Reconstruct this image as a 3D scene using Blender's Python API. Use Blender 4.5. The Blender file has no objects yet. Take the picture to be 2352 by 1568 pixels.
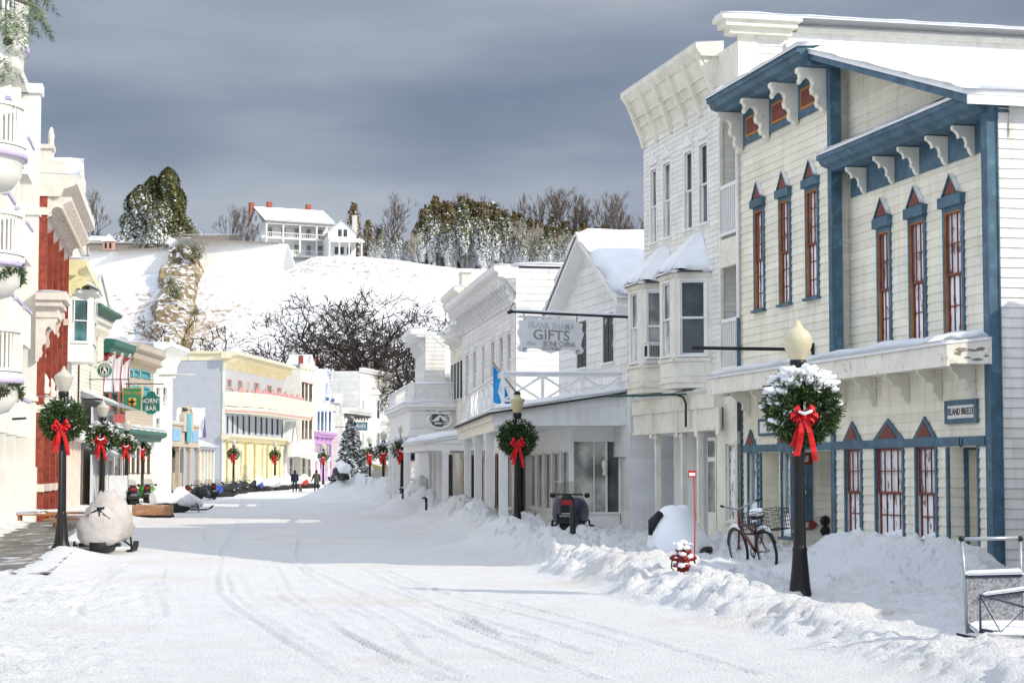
import bpy, math, random
import numpy as np
from mathutils import Vector, Matrix
random.seed(7)
sc = bpy.context.scene
COL = sc.collection
rad = math.radians
# ------------------------------------------------------------------ camera, sky, sun
CAMZ = 2.0; FPX = 4500.0; PITCH = math.atan(301 / FPX)
CAM = Vector((0, 0, CAMZ))
cd = bpy.data.cameras.new('camera'); cam = bpy.data.objects.new('camera', cd); COL.objects.link(cam)
cam.location = CAM; cam.rotation_euler = (math.pi / 2 + PITCH, 0, 0)
cd.sensor_width = 36; cd.lens = 36 * FPX / 2352; cd.clip_end = 5000; cd.clip_start = .1
sc.camera = cam
SUN_EL = rad(31); SUN_AZ = math.atan2(.88, -.47)          # azimuth from +Y towards +X
sund = Vector((math.sin(SUN_AZ) * math.cos(SUN_EL), math.cos(SUN_AZ) * math.cos(SUN_EL), math.sin(SUN_EL)))
sl = bpy.data.lights.new('sun', 'SUN'); sl.energy = 3.5; sl.angle = rad(.53); sl.color = (1, .91, .77)
so = bpy.data.objects.new('sun', sl); COL.objects.link(so)
so.rotation_euler = sund.to_track_quat('Z', 'Y').to_euler(); so.location = (0, 0, 60)
sc.view_settings.view_transform = 'Standard'; sc.view_settings.look = 'None'
sc.view_settings.exposure = 0.1; sc.view_settings.gamma = 1
sc.cycles.use_denoising = True
sc.cycles.max_bounces = 5; sc.cycles.diffuse_bounces = 4; sc.cycles.glossy_bounces = 2
sc.cycles.transmission_bounces = 3; sc.cycles.transparent_max_bounces = 6
sc.cycles.caustics_reflective = False; sc.cycles.caustics_refractive = False
world = bpy.data.worlds.new('World'); sc.world = world; world.use_nodes = True
nt = world.node_tree; nt.nodes.clear()
def N(t, ty, **kw):
    n = t.nodes.new(ty)
    for k, v in kw.items():
        if k.startswith('i_'): n.inputs[k[2:].replace('_', ' ')].default_value = v
        else: setattr(n, k, v)
    return n
def ramp(t, stops, fac=None):
    r = N(t, 'ShaderNodeValToRGB'); e = r.color_ramp.elements
    while len(e) < len(stops): e.new(.5)
    for el, (p, c) in zip(e, stops):
        el.position = p; el.color = (*c, 1) if len(c) == 3 else c
    if fac is not None: t.links.new(fac, r.inputs[0])
    return r
sky = N(nt, 'ShaderNodeTexSky', sky_type='NISHITA', sun_disc=False, sun_elevation=SUN_EL, sun_rotation=SUN_AZ)
bg1 = N(nt, 'ShaderNodeBackground'); bg1.inputs[1].default_value = .1
nt.links.new(sky.outputs[0], bg1.inputs[0])
tc = N(nt, 'ShaderNodeTexCoord')
mp = N(nt, 'ShaderNodeMapping'); mp.inputs['Scale'].default_value = (1.4, 1.4, 6.0); mp.inputs['Location'].default_value = (3.3, .2, .37)
mp.inputs['Rotation'].default_value = (0, rad(-4), 0)
nt.links.new(tc.outputs['Generated'], mp.inputs[0])
n1 = N(nt, 'ShaderNodeTexNoise'); n1.inputs['Scale'].default_value = 3.1; n1.inputs['Detail'].default_value = 5; n1.inputs['Roughness'].default_value = .45
nt.links.new(mp.outputs[0], n1.inputs[0])
r1 = ramp(nt, [(.35, (.185, .232, .32)), (.47, (.24, .285, .372)), (.56, (.30, .34, .42)), (.70, (.40, .435, .50))], n1.outputs[0])
sep = N(nt, 'ShaderNodeSeparateXYZ'); nt.links.new(tc.outputs['Generated'], sep.inputs[0])
# clouds: a pale band at the horizon, thinner and brighter overhead and behind
r2 = ramp(nt, [(.0, (1.30, 1.32, 1.30)), (.16, (1.0, 1.0, 1.0)), (.25, (1.0, 1.0, 1.0)), (.42, (2.95, 2.82, 2.62)), (1, (2.8, 2.68, 2.5))], sep.outputs[2])
mul = N(nt, 'ShaderNodeMix', data_type='RGBA', blend_type='MULTIPLY'); mul.inputs[0].default_value = 1
nt.links.new(r1.outputs[0], mul.inputs[6]); nt.links.new(r2.outputs[0], mul.inputs[7])
rb = N(nt, 'ShaderNodeMapRange'); rb.inputs[1].default_value = -1; rb.inputs[2].default_value = .5; rb.inputs[3].default_value = 1.7; rb.inputs[4].default_value = 1.0
nt.links.new(sep.outputs[1], rb.inputs[0])
bg2 = N(nt, 'ShaderNodeBackground'); nt.links.new(mul.outputs[2], bg2.inputs[0]); nt.links.new(rb.outputs[0], bg2.inputs[1])
mx = N(nt, 'ShaderNodeMixShader'); mx.inputs[0].default_value = .93
nt.links.new(bg1.outputs[0], mx.inputs[1]); nt.links.new(bg2.outputs[0], mx.inputs[2])
wo = N(nt, 'ShaderNodeOutputWorld'); nt.links.new(mx.outputs[0], wo.inputs[0])
# ------------------------------------------------------------------ helpers
cP, sP = math.cos(PITCH), math.sin(PITCH)
def ray(px, py):
    a = (px - 1176) / FPX; b = (784 - py) / FPX
    return Vector((a, cP - b * sP, sP + b * cP))
def at(px, py, D):
    r = ray(px, py); return CAM + r * (D / r.y)
def gnd(px, py, z=0.0):
    r = ray(px, py); return CAM + r * ((z - CAMZ) / r.z)
class MB:
    def __init__(s, M=None): s.v = []; s.f = []; s.k = []; s.sm = []; s.mi = 0; s.M = M or Matrix.Identity(4); s.smooth = False
    def add(s, vs, fs):
        b = len(s.v); M = s.M
        s.v += [tuple(M @ Vector(p)) for p in vs]
        for f in fs:
            s.f.append([b + i for i in f]); s.k.append(s.mi); s.sm.append(s.smooth)
        return s
    def box(s, x0, x1, y0, y1, z0, z1):
        return s.add([(x0, y0, z0), (x1, y0, z0), (x1, y1, z0), (x0, y1, z0), (x0, y0, z1), (x1, y0, z1), (x1, y1, z1), (x0, y1, z1)],
                     [(0, 3, 2, 1), (4, 5, 6, 7), (0, 1, 5, 4), (1, 2, 6, 5), (2, 3, 7, 6), (3, 0, 4, 7)])
    def quad(s, a, b, c, d): return s.add([a, b, c, d], [(0, 1, 2, 3)])
    def prism(s, poly, e0, e1, ax='y'):
        n = len(poly)
        def P(p, e):
            return {'y': (p[0], e, p[1]), 'x': (e, p[0], p[1]), 'z': (p[0], p[1], e)}[ax]
        vs = [P(p, e0) for p in poly] + [P(p, e1) for p in poly]
        fs = [tuple(range(n))[::-1], tuple(range(n, 2 * n))] + [(i, (i + 1) % n, n + (i + 1) % n, n + i) for i in range(n)]
        return s.add(vs, fs)
    def tube(s, pts, rs, n=8, cap=True):
        pts = [Vector(p) for p in pts]
        if not isinstance(rs, (list, tuple)): rs = [rs] * len(pts)
        vs = []; fs = []; ref = None
        for i, p in enumerate(pts):
            t = (pts[min(i + 1, len(pts) - 1)] - pts[max(i - 1, 0)])
            t = t.normalized() if t.length > 1e-9 else Vector((0, 0, 1))
            if ref is None: ref = Vector((0, 0, 1)) if abs(t.z) < .9 else Vector((1, 0, 0))
            a = t.cross(ref).normalized(); b = t.cross(a); ref = a.cross(t) if True else ref
            for j in range(n):
                q = 2 * math.pi * j / n
                vs.append(p + (a * math.cos(q) + b * math.sin(q)) * rs[i])
        for i in range(len(pts) - 1):
            for j in range(n):
                fs.append((i * n + j, i * n + (j + 1) % n, (i + 1) * n + (j + 1) % n, (i + 1) * n + j))
        if cap: fs.append(tuple(range(n))[::-1]); fs.append(tuple(range((len(pts) - 1) * n, len(pts) * n)))
        o = s.smooth; s.smooth = n > 4; s.add(vs, fs); s.smooth = o
        return s
    def lathe(s, prof, c=(0, 0, 0), n=16, a0=0, a1=2 * math.pi, flute=0):
        full = abs(a1 - a0 - 2 * math.pi) < 1e-6; m = n if full else n + 1
        vs = []; fs = []
        for r, z in prof:
            for j in range(m):
                q = a0 + (a1 - a0) * j / n; rr = r * (1 - (flute if j % 2 else 0))
                vs.append((c[0] + rr * math.cos(q), c[1] + rr * math.sin(q), c[2] + z))
        for i in range(len(prof) - 1):
            for j in range(n):
                k = (j + 1) % m
                fs.append((i * m + j, i * m + k, (i + 1) * m + k, (i + 1) * m + j))
        o = s.smooth; s.smooth = True; s.add(vs, fs); s.smooth = o
        return s
    def loft(s, rings, cap=True):
        n = len(rings[0]); vs = [p for r in rings for p in r]; fs = []
        for i in range(len(rings) - 1):
            for j in range(n): fs.append((i * n + j, i * n + (j + 1) % n, (i + 1) * n + (j + 1) % n, (i + 1) * n + j))
        if cap: fs.append(tuple(range(n))[::-1]); fs.append(tuple(range((len(rings) - 1) * n, len(rings) * n)))
        return s.add(vs, fs)
    # clapboard wall in local (a along, b outward, z), with openings
    def wall(s, a0, a1, z0, z1, holes=(), lap=.18, t=.02, rev=.12):
        As = sorted({a0, a1, *[h[0] for h in holes], *[h[1] for h in holes]})
        As = [a for a in As if a0 - 1e-6 <= a <= a1 + 1e-6]
        zs = {z0, z1, *[h[2] for h in holes], *[h[3] for h in holes]}
        lap = lap or 0
        if lap:
            k = math.floor(z0 / lap) + 1
            while k * lap < z1: zs.add(round(k * lap, 5)); k += 1
        zs = sorted(z for z in zs if z0 - 1e-6 <= z <= z1 + 1e-6)
        def pr(z, up):
            if not lap: return 0
            q = z / lap; fr = q - math.floor(q + 1e-4)
            if fr < 1e-3: fr = 0
            if not up and fr == 0: fr = 1
            return t * (1 - fr)
        vs = []; fs = []
        for i in range(len(As) - 1):
            x0, x1 = As[i], As[i + 1]; xm = (x0 + x1) / 2
            for j in range(len(zs) - 1):
                y0, y1 = zs[j], zs[j + 1]
                if y1 - y0 < 1e-5 or x1 - x0 < 1e-5: continue
                ym = (y0 + y1) / 2
                if any(h[0] < xm < h[1] and h[2] < ym < h[3] for h in holes): continue
                p0, p1 = pr(y0, True), pr(y1, False); b = len(vs)
                vs += [(x0, p0, y0), (x1, p0, y0), (x1, p1, y1), (x0, p1, y1), (x0, 0, y0), (x1, 0, y0)]
                fs += [(b, b + 1, b + 2, b + 3)]
                if p0 > t * .9: fs += [(b + 4, b + 5, b + 1, b)]
        s.add(vs, fs)
        for h in holes:
            x0, x1, y0, y1 = h[:4]; d = h[4] if len(h) > 4 else rev
            s.quad((x0, 0, y0), (x0, -d, y0), (x0, -d, y1), (x0, 0, y1)); s.quad((x1, 0, y0), (x1, -d, y0), (x1, -d, y1), (x1, 0, y1))
            s.quad((x0, 0, y0), (x1, 0, y0), (x1, -d, y0), (x0, -d, y0)); s.quad((x0, 0, y1), (x1, 0, y1), (x1, -d, y1), (x0, -d, y1))
        return s
    def sidepoly(s, poly, lap=.18, t=.02):     # clapboards over a convex outline
        def ext(z):
            xs = []
            n = len(poly)
            for i in range(n):
                (xa, za), (xb, zb) = poly[i], poly[(i + 1) % n]
                if abs(za - zb) < 1e-9:
                    if abs(z - za) < 1e-6: xs += [xa, xb]
                elif min(za, zb) - 1e-9 <= z <= max(za, zb) + 1e-9: xs.append(xa + (xb - xa) * (z - za) / (zb - za))
            return (min(xs), max(xs)) if xs else None
        z0 = min(p[1] for p in poly); z1 = max(p[1] for p in poly)
        zs = sorted({z0, z1, *[p[1] for p in poly], *[k * lap for k in range(math.floor(z0 / lap) + 1, math.ceil(z1 / lap))]})
        for y0, y1 in zip(zs[:-1], zs[1:]):
            if y1 - y0 < 1e-4: continue
            e0, e1 = ext(y0 + 1e-5), ext(y1 - 1e-5)
            if not e0 or not e1: continue
            s.add([(e0[0], t, y0), (e0[1], t, y0), (e1[1], 0, y1), (e1[0], 0, y1), (e0[0], 0, y0), (e0[1], 0, y0)], [(0, 1, 2, 3), (4, 5, 1, 0)])
        return s
    # soft snow lying on a four cornered surface (corners a b c d), thickness t along up
    def snow(s, a, b, c, d, t=.12, nu=14, nv=6, r=.18, seed=0, drop=.02, amp=.25):
        a, b, c, d = map(Vector, (a, b, c, d)); rng = random.Random(seed); big = t > .1
        lu = max((b - a).length, .01); lv = max((d - a).length, .01)
        ph = [rng.uniform(0, 6) for _ in range(6)]
        def P(i, j):
            u = i / nu; v = j / nv
            return (a * (1 - u) + b * u) * (1 - v) + (d * (1 - u) + c * u) * v
        vs = []; fs = []
        for j in range(nv + 1):
            for i in range(nu + 1):
                u, v = i / nu, j / nv; e = min(u * lu, (1 - u) * lu, v * lv, (1 - v) * lv) / r
                e = min(1, max(0, e)); hgt = t * (.35 + .65 * math.sqrt(1 - (1 - e) ** 2))
                w = 1 + amp * (math.sin(u * lu * 2.1 + ph[0]) * .5 + math.sin(u * lu * 5.3 + v * lv * 3 + ph[1]) * .3 + math.sin(v * lv * 4.7 + ph[2] + u * lu) * .3)
                p = P(i, j) + Vector((0, 0, hgt * w))
                if big and (j in (0, nv) or i in (0, nu)): p += (P(i, j) - (a + b + c + d) / 4).normalized() * (.05 * math.sin(u * lu * 3.1 + v * lv * 2.3 + ph[3]) + .03 * math.sin(u * lu * 8.7 + v * lv * 7 + ph[4]))
                vs.append(p)
        m = nu + 1
        for j in range(nv):
            for i in range(nu): fs.append((j * m + i, j * m + i + 1, (j + 1) * m + i + 1, (j + 1) * m + i))
        rim = [(i, 0) for i in range(nu)] + [(nu, j) for j in range(nv)] + [(i, nv) for i in range(nu, 0, -1)] + [(0, j) for j in range(nv, 0, -1)]
        k0 = len(vs)
        for (i, j) in rim: vs.append(P(i, j) - Vector((0, 0, drop)))
        R = len(rim)
        for q in range(R):
            i, j = rim[q]; i2, j2 = rim[(q + 1) % R]
            fs.append((j * m + i, j2 * m + i2, k0 + (q + 1) % R, k0 + q))
        o = s.smooth; s.smooth = True; s.add(vs, fs); s.smooth = o
        return s
    def obj(s, name, mats, parent=None, fix=False):
        me = bpy.data.meshes.new(name); me.from_pydata(s.v, [], s.f)
        if not isinstance(mats, (list, tuple)): mats = [mats]
        for m in mats: me.materials.append(m)
        if len(mats) > 1: me.polygons.foreach_set('material_index', s.k)
        me.polygons.foreach_set('use_smooth', s.sm)
        me.update()
        o = bpy.data.objects.new(name, me); COL.objects.link(o)
        if parent is not None: o.parent = parent
        return o
def tag(o, label=None, cat=None, group=None, kind=None):
    for k, v in (('label', label), ('category', cat), ('group', group), ('kind', kind)):
        if v: o[k] = v
    return o
def thing(name, label, cat, loc=(0, 0, 0), rotz=0, group=None):
    o = bpy.data.objects.new(name, None); COL.objects.link(o); o.empty_display_size = .3
    o.location = loc; o.rotation_euler = (0, 0, rotz)
    return tag(o, label, cat, group)
def dup(root, loc=None, rotz=None, label=None, group=None, scale=None):
    kids = {}
    r = root.copy(); COL.objects.link(r)
    for ch in root.children:
        c = ch.copy(); COL.objects.link(c); c.parent = r
        for g in ch.children:
            d = g.copy(); COL.objects.link(d); d.parent = c
    if loc is not None: r.location = loc
    if rotz is not None: r.rotation_euler = (0, 0, rotz)
    if label: r['label'] = label
    if group: r['group'] = group
    if scale is not None: r.scale = scale if isinstance(scale, (tuple, list)) else (scale,) * 3
    return r
class Fr:      # a building front: local x along d, local y outward, z up
    def __init__(s, x, y, dx, dy):
        s.o = Vector((x, y, 0)); s.d = Vector((dx, dy, 0)).normalized(); s.n = Vector((-s.d.y, s.d.x, 0)); s.rot = math.atan2(s.d.y, s.d.x)
    def uz(s, px, py, w=0.0):
        r = ray(px, py); k = (w - (CAM - s.o).dot(s.n)) / r.dot(s.n); p = CAM + r * k; return ((p - s.o).dot(s.d), p.z)
    def U(s, px, w=0.0, py=1000): return s.uz(px, py, w)[0]
    def Z(s, px, py, w=0.0): return s.uz(px, py, w)[1]
    def wz(s, px, py, u=0.0):
        r = ray(px, py); k = (u - (CAM - s.o).dot(s.d)) / r.dot(s.d); p = CAM + r * k; return ((p - s.o).dot(s.n), p.z)
    def P(s, u, w, z): return s.o + s.d * u + s.n * w + Vector((0, 0, z))
    def thing(s, name, label, cat, u=0, w=0, z=0, group=None):
        return thing(name, label, cat, s.P(u, w, z), s.rot, group)
FLAT = Matrix.Identity(4)
def fm(u=0, w=0, z=0):      # front plane sub-frame
    return Matrix.Translation((u, w, z))
def sm(u=0, w=0, z=0):      # side plane at u facing -x : (a,b,z) -> (u-b, w+a, z)
    return Matrix(((0, -1, 0, u), (1, 0, 0, w), (0, 0, 1, z), (0, 0, 0, 1)))
def sp(u=0, w=0, z=0):      # side plane at u facing +x
    return Matrix(((0, 1, 0, u), (-1, 0, 0, w), (0, 0, 1, z), (0, 0, 0, 1)))
# ------------------------------------------------------------------ materials
_mats = {}
def mat(name, rgb, rough=.6, var=.06, vscale=3, bump=0, bscale=40, metal=0, spec=.3, dirt=None, dscale=1.2, damt=.5, stretch=None, boards=0):
    if name in _mats: return _mats[name]
    m = bpy.data.materials.new(name); m.use_nodes = True; t = m.node_tree; p = t.nodes['Principled BSDF']
    p.inputs['Roughness'].default_value = rough; p.inputs['Metallic'].default_value = metal
    p.inputs['Specular IOR Level'].default_value = spec
    tcn = N(t, 'ShaderNodeTexCoord'); src = tcn.outputs['Object']
    if stretch:
        mpn = N(t, 'ShaderNodeMapping'); mpn.inputs['Scale'].default_value = stretch; t.links.new(src, mpn.inputs[0]); src = mpn.outputs[0]
    no = N(t, 'ShaderNodeTexNoise'); no.inputs['Scale'].default_value = vscale; no.inputs['Detail'].default_value = 6
    t.links.new(src, no.inputs[0])
    lo = tuple(max(0, c * (1 - var * 2.2)) for c in rgb); hi = tuple(min(1, c * (1 + var)) for c in rgb)
    r = ramp(t, [(.3, lo), (.65, hi)], no.outputs[0]); out = r.outputs[0]
    if dirt:
        n2 = N(t, 'ShaderNodeTexNoise'); n2.inputs['Scale'].default_value = dscale; n2.inputs['Detail'].default_value = 10; n2.inputs['Roughness'].default_value = .7
        t.links.new(src, n2.inputs[0]); r2 = ramp(t, [(.56, (0, 0, 0)), (.66, (damt,) * 3)], n2.outputs[0])
        mm = N(t, 'ShaderNodeMix', data_type='RGBA'); t.links.new(r2.outputs[0], mm.inputs[0]); t.links.new(out, mm.inputs[6]); mm.inputs[7].default_value = (*dirt, 1)
        out = mm.outputs[2]
    if boards:      # each board length took the paint a little differently
        sn = N(t, 'ShaderNodeVectorMath', operation='SNAP'); sn.inputs[1].default_value = (2.9, 2.9, boards); ao = N(t, 'ShaderNodeVectorMath', operation='ADD'); ao.inputs[1].default_value = (.7, .4, .0001); t.links.new(tcn.outputs['Object'], ao.inputs[0]); t.links.new(ao.outputs[0], sn.inputs[0])
        wn_ = N(t, 'ShaderNodeTexWhiteNoise'); t.links.new(sn.outputs[0], wn_.inputs[0]); rm = ramp(t, [(0, (.90, .90, .89)), (.8, (1, 1, 1)), (1, (1.03, 1.03, 1.03))], wn_.outputs[0])
        st_ = N(t, 'ShaderNodeTexNoise'); st_.inputs['Scale'].default_value = 1; st_.inputs['Detail'].default_value = 6; sm_ = N(t, 'ShaderNodeMapping'); sm_.inputs['Scale'].default_value = (5, 5, .5); t.links.new(tcn.outputs['Object'], sm_.inputs[0]); t.links.new(sm_.outputs[0], st_.inputs[0]); r8 = ramp(t, [(.5, (1, 1, 1)), (.72, (.88, .86, .81))], st_.outputs[0])
        m8 = N(t, 'ShaderNodeMix', data_type='RGBA', blend_type='MULTIPLY'); m8.inputs[0].default_value = 1; t.links.new(out, m8.inputs[6]); t.links.new(rm.outputs[0], m8.inputs[7])
        m9 = N(t, 'ShaderNodeMix', data_type='RGBA', blend_type='MULTIPLY'); m9.inputs[0].default_value = 1; t.links.new(m8.outputs[2], m9.inputs[6]); t.links.new(r8.outputs[0], m9.inputs[7]); out = m9.outputs[2]
    t.links.new(out, p.inputs['Base Color'])
    if bump:
        n3 = N(t, 'ShaderNodeTexNoise'); n3.inputs['Scale'].default_value = bscale; n3.inputs['Detail'].default_value = 5; t.links.new(src, n3.inputs[0])
        b = N(t, 'ShaderNodeBump'); b.inputs['Strength'].default_value = bump; b.inputs['Distance'].default_value = .05
        t.links.new(n3.outputs[0], b.inputs['Height']); t.links.new(b.outputs[0], p.inputs['Normal'])
    _mats[name] = m; return m
def mat_snow(name, rgb=(.88, .89, .91), s1=2.2, s2=26, st=.5, dist=.06, tan=False):
    if name in _mats: return _mats[name]
    m = bpy.data.materials.new(name); m.use_nodes = True; t = m.node_tree; p = t.nodes['Principled BSDF']
    p.inputs['Roughness'].default_value = .75; p.inputs['Specular IOR Level'].default_value = .25
    tcn = N(t, 'ShaderNodeTexCoord'); a = N(t, 'ShaderNodeTexNoise'); a.inputs['Scale'].default_value = s2; a.inputs['Detail'].default_value = 8; a.inputs['Roughness'].default_value = .65
    b = N(t, 'ShaderNodeTexNoise'); b.inputs['Scale'].default_value = s1; b.inputs['Detail'].default_value = 4
    t.links.new(tcn.outputs['Object'], a.inputs[0]); t.links.new(tcn.outputs['Object'], b.inputs[0])
    r = ramp(t, [(.3, tuple(c * .93 for c in rgb)), (.7, rgb)], b.outputs[0]); oc = r.outputs[0]
    if tan:      # trodden snow picks up sand and horse traffic here and there
        e = N(t, 'ShaderNodeTexNoise'); e.inputs['Scale'].default_value = .22; e.inputs['Detail'].default_value = 7; e.inputs['Roughness'].default_value = .6; t.links.new(tcn.outputs['Object'], e.inputs[0])
        r5 = ramp(t, [(.54, (1, 1, 1)), (.68, (.95, .91, .85)), (.8, (.86, .80, .71))], e.outputs[0]); m5 = N(t, 'ShaderNodeMix', data_type='RGBA', blend_type='MULTIPLY'); m5.inputs[0].default_value = 1
        t.links.new(oc, m5.inputs[6]); t.links.new(r5.outputs[0], m5.inputs[7]); oc = m5.outputs[2]
    t.links.new(oc, p.inputs['Base Color'])
    b1 = N(t, 'ShaderNodeBump'); b1.inputs['Strength'].default_value = st; b1.inputs['Distance'].default_value = dist; t.links.new(a.outputs[0], b1.inputs['Height'])
    t.links.new(b1.outputs[0], p.inputs['Normal'])
    _mats[name] = m; return m
def mat_pane(name, rgb=(.05, .06, .065), rough=.04, frost=0, wav=.15):
    if name in _mats: return _mats[name]
    m = bpy.data.materials.new(name); m.use_nodes = True; t = m.node_tree; p = t.nodes['Principled BSDF']
    p.inputs['Roughness'].default_value = rough; p.inputs['Specular IOR Level'].default_value = .8
    tcn = N(t, 'ShaderNodeTexCoord'); a = N(t, 'ShaderNodeTexNoise'); a.inputs['Scale'].default_value = 1.3; a.inputs['Detail'].default_value = 3
    t.links.new(tcn.outputs['Object'], a.inputs[0])
    r = ramp(t, [(.35, tuple(c * .45 for c in rgb)), (.65, tuple(min(1, c * 1.6) for c in rgb))], a.outputs[0]); out = r.outputs[0]
    b1 = N(t, 'ShaderNodeBump'); b1.inputs['Strength'].default_value = wav; b1.inputs['Distance'].default_value = .02
    b = N(t, 'ShaderNodeTexNoise'); b.inputs['Scale'].default_value = 2.5; t.links.new(tcn.outputs['Object'], b.inputs[0])
    t.links.new(b.outputs[0], b1.inputs['Height']); t.links.new(b1.outputs[0], p.inputs['Normal'])
    if frost:      # wind-blown snow stuck to the glass
        c = N(t, 'ShaderNodeTexNoise'); c.inputs['Scale'].default_value = 5; c.inputs['Detail'].default_value = 8; c.inputs['Roughness'].default_value = .6
        mpn = N(t, 'ShaderNodeMapping'); mpn.inputs['Scale'].default_value = (1.6, 1, .7); t.links.new(tcn.outputs['Object'], mpn.inputs[0]); t.links.new(mpn.outputs[0], c.inputs[0])
        r3 = ramp(t, [(.5 - frost * .12 - .02, (0, 0, 0)), (.5 - frost * .12 + .02, (1, 1, 1))], c.outputs[0])
        mm = N(t, 'ShaderNodeMix', data_type='RGBA'); t.links.new(r3.outputs[0], mm.inputs[0]); t.links.new(out, mm.inputs[6]); mm.inputs[7].default_value = (.85, .86, .88, 1); out = mm.outputs[2]
        m2 = N(t, 'ShaderNodeMapRange'); t.links.new(r3.outputs[0], m2.inputs[0]); m2.inputs[3].default_value = rough; m2.inputs[4].default_value = .8; t.links.new(m2.outputs[0], p.inputs['Roughness'])
    t.links.new(out, p.inputs['Base Color'])
    _mats[name] = m; return m
SNOW = mat_snow('snow_soft', s2=9, st=.25, dist=.03)
SNOWG = mat_snow('snow_ground', (.87, .87, .87), 1.4, 24, 1.0, .075, True)
CREAM = mat('cream_siding', (.86, .82, .69), .55, .05, 1.1, .15, 60, dirt=(.84, .84, .82), dscale=.45, damt=.55, boards=.19)
CREAM2 = mat('cream_trim', (.80, .77, .67), .5, .05, 2, dirt=(.5, .42, .3), dscale=3, damt=.45)
WSID = mat('white_siding', (.85, .84, .79), .55, .03, 1.1, .15, 60, boards=.15)
WSID2 = mat('cold_white_siding', (.82, .825, .82), .55, .03, 1.1, .15, 60, boards=.27)
WHITE = mat('white_paint', (.83, .83, .81), .5, .03, 2)
BLUE = mat('slate_blue_paint', (.07, .14, .195), .55, .16, 2, .2, 40, dirt=(.15, .235, .29), dscale=4, damt=.7)
BRICKRED = mat('barn_red_paint', (.19, .045, .03), .5, .12, 4)
ORANGE = mat('ochre_trim', (.50, .20, .04), .5, .1, 4)
GREYW = mat('weathered_wood', (.30, .26, .21), .8, .2, 6, .4, 30)
PANE = mat_pane('dark_glass'); PANEF = mat_pane('snow_stuck_glass', (.16, .17, .16), frost=.55); PANEG = mat_pane('curtained_glass', (.27, .28, .25))
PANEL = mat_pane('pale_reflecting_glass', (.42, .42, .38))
BLACK = mat('black_iron', (.010, .011, .012), .42, .1, 8, spec=.35)
DARK = mat('dark_interior', (.02, .02, .022), .8)
def win(par, M, a0, a1, z0, z1, cas=WHITE, sash=None, pane=PANE, nx=1, ny=1, cw=.1, cp=.03, dep=.07, hung=True, sill=True, head=.0, name='window', ft=.045, pedi=None, snow=False, arch=False):
    sash = sash or cas
    mb = MB(M); mb.mi = 0
    mb.box(a0 - cw, a0, -.02, cp, z0 - (.0 if sill else cw), z1 + cw); mb.box(a1, a1 + cw, -.02, cp, z0 - (.0 if sill else cw), z1 + cw)
    mb.box(a0 + .001, a1 - .001, -.02, cp + .002, z1, z1 + cw)
    if sill: mb.box(a0 - cw - .04, a1 + cw + .04, -.05, cp + .07, z0 - .06, z0 - .001)
    else: mb.box(a0 + .001, a1 - .001, -.02, cp + .002, z0 - cw, z0)
    if head: mb.box(a0 - cw - .05, a1 + cw + .05, -.015, cp + .08, z1 + cw + .001, z1 + cw + head)
    mb.mi = 1; f = ft
    def sashf(y0, y1, d):
        mb.box(a0, a0 + f, -d, -d + .035, y0, y1); mb.box(a1 - f, a1, -d, -d + .035, y0, y1)
        mb.box(a0 + f, a1 - f, -d + .001, -d + .034, y1 - f, y1); mb.box(a0 + f, a1 - f, -d + .001, -d + .034, y0, y0 + f)
        for i in range(1, nx):
            x = a0 + (a1 - a0) * i / nx; mb.box(x - .012, x + .012, -d + .002, -d + .03, y0 + f, y1 - f)
        for j in range(1, ny):
            z = y0 + (y1 - y0) * j / ny; mb.box(a0 + f, a1 - f, -d + .003, -d + .028, z - .012, z + .012)
    if hung:
        zm = (z0 + z1) / 2; sashf(zm - .02, z1, dep); sashf(z0, zm + .02, dep + .04)
    else: sashf(z0, z1, dep)
    o = mb.obj(name, [cas, sash], par)
    g = MB(M).box(a0, a1, -dep - .06, -dep - .035, z0, z1).obj('pane', pane, o)
    if pedi:      # small triangular hood: (half width, height, colour)
        hw, ph = pedi[0], pedi[1]; xm = (a0 + a1) / 2; zz = z1 + cw + head + .001
        q = MB(M); q.prism([(xm - hw, zz), (xm + hw, zz), (xm, zz + ph)], -.01, cp + .03)
        q.mi = 1; q.prism([(xm - hw * .72, zz + ph * .08), (xm + hw * .72, zz + ph * .08), (xm, zz + ph * .82)], cp + .03, cp + .045)
        q.mi = 0
        for sx in (-1, 1): q.tube([(xm + sx * (hw + .01), cp + .05, zz), (xm, cp + .05, zz + ph + .015)], .025, 5)
        q.obj('pediment', [cas, BRICKRED], o)
        if snow: MB(M).snow((xm - hw, .0, zz + .03), (xm - .02, .0, zz + ph), (xm - .02, cp + .07, zz + ph), (xm - hw, cp + .07, zz + .03), .06, 5, 3, .03, drop=0).obj('snow_cap', SNOW, o)
    elif snow: MB(M).snow((a0 - cw, .0, z1 + cw + head), (a1 + cw, .0, z1 + cw + head), (a1 + cw, cp + .09, z1 + cw + head), (a0 - cw, cp + .09, z1 + cw + head), .07, 6, 3, .05, drop=0).obj('snow_cap', SNOW, o)
    return o
def text(par, s, size, m, pos, rot=None, ext=.01, align='CENTER', name='lettering', sx=1, shear=0):
    cu = bpy.data.curves.new(name, 'FONT'); cu.body = s; cu.size = size; cu.extrude = ext; cu.align_x = align; cu.align_y = 'CENTER'; cu.shear = shear; cu.resolution_u = 3; cu.offset = size * .004
    to = bpy.data.objects.new(name, cu); COL.objects.link(to)
    dg = bpy.context.evaluated_depsgraph_get(); me = bpy.data.meshes.new_from_object(to.evaluated_get(dg))
    bpy.data.objects.remove(to); R = Matrix(((-1, 0, 0), (0, 0, 1), (0, 1, 0))).to_4x4() if rot is None else rot
    me.transform(Matrix.Translation(pos) @ R @ Matrix.Diagonal((sx, 1, 1, 1))); me.materials.clear(); me.materials.append(m)
    o = bpy.data.objects.new(name, me); COL.objects.link(o); o.parent = par
    return o
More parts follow.
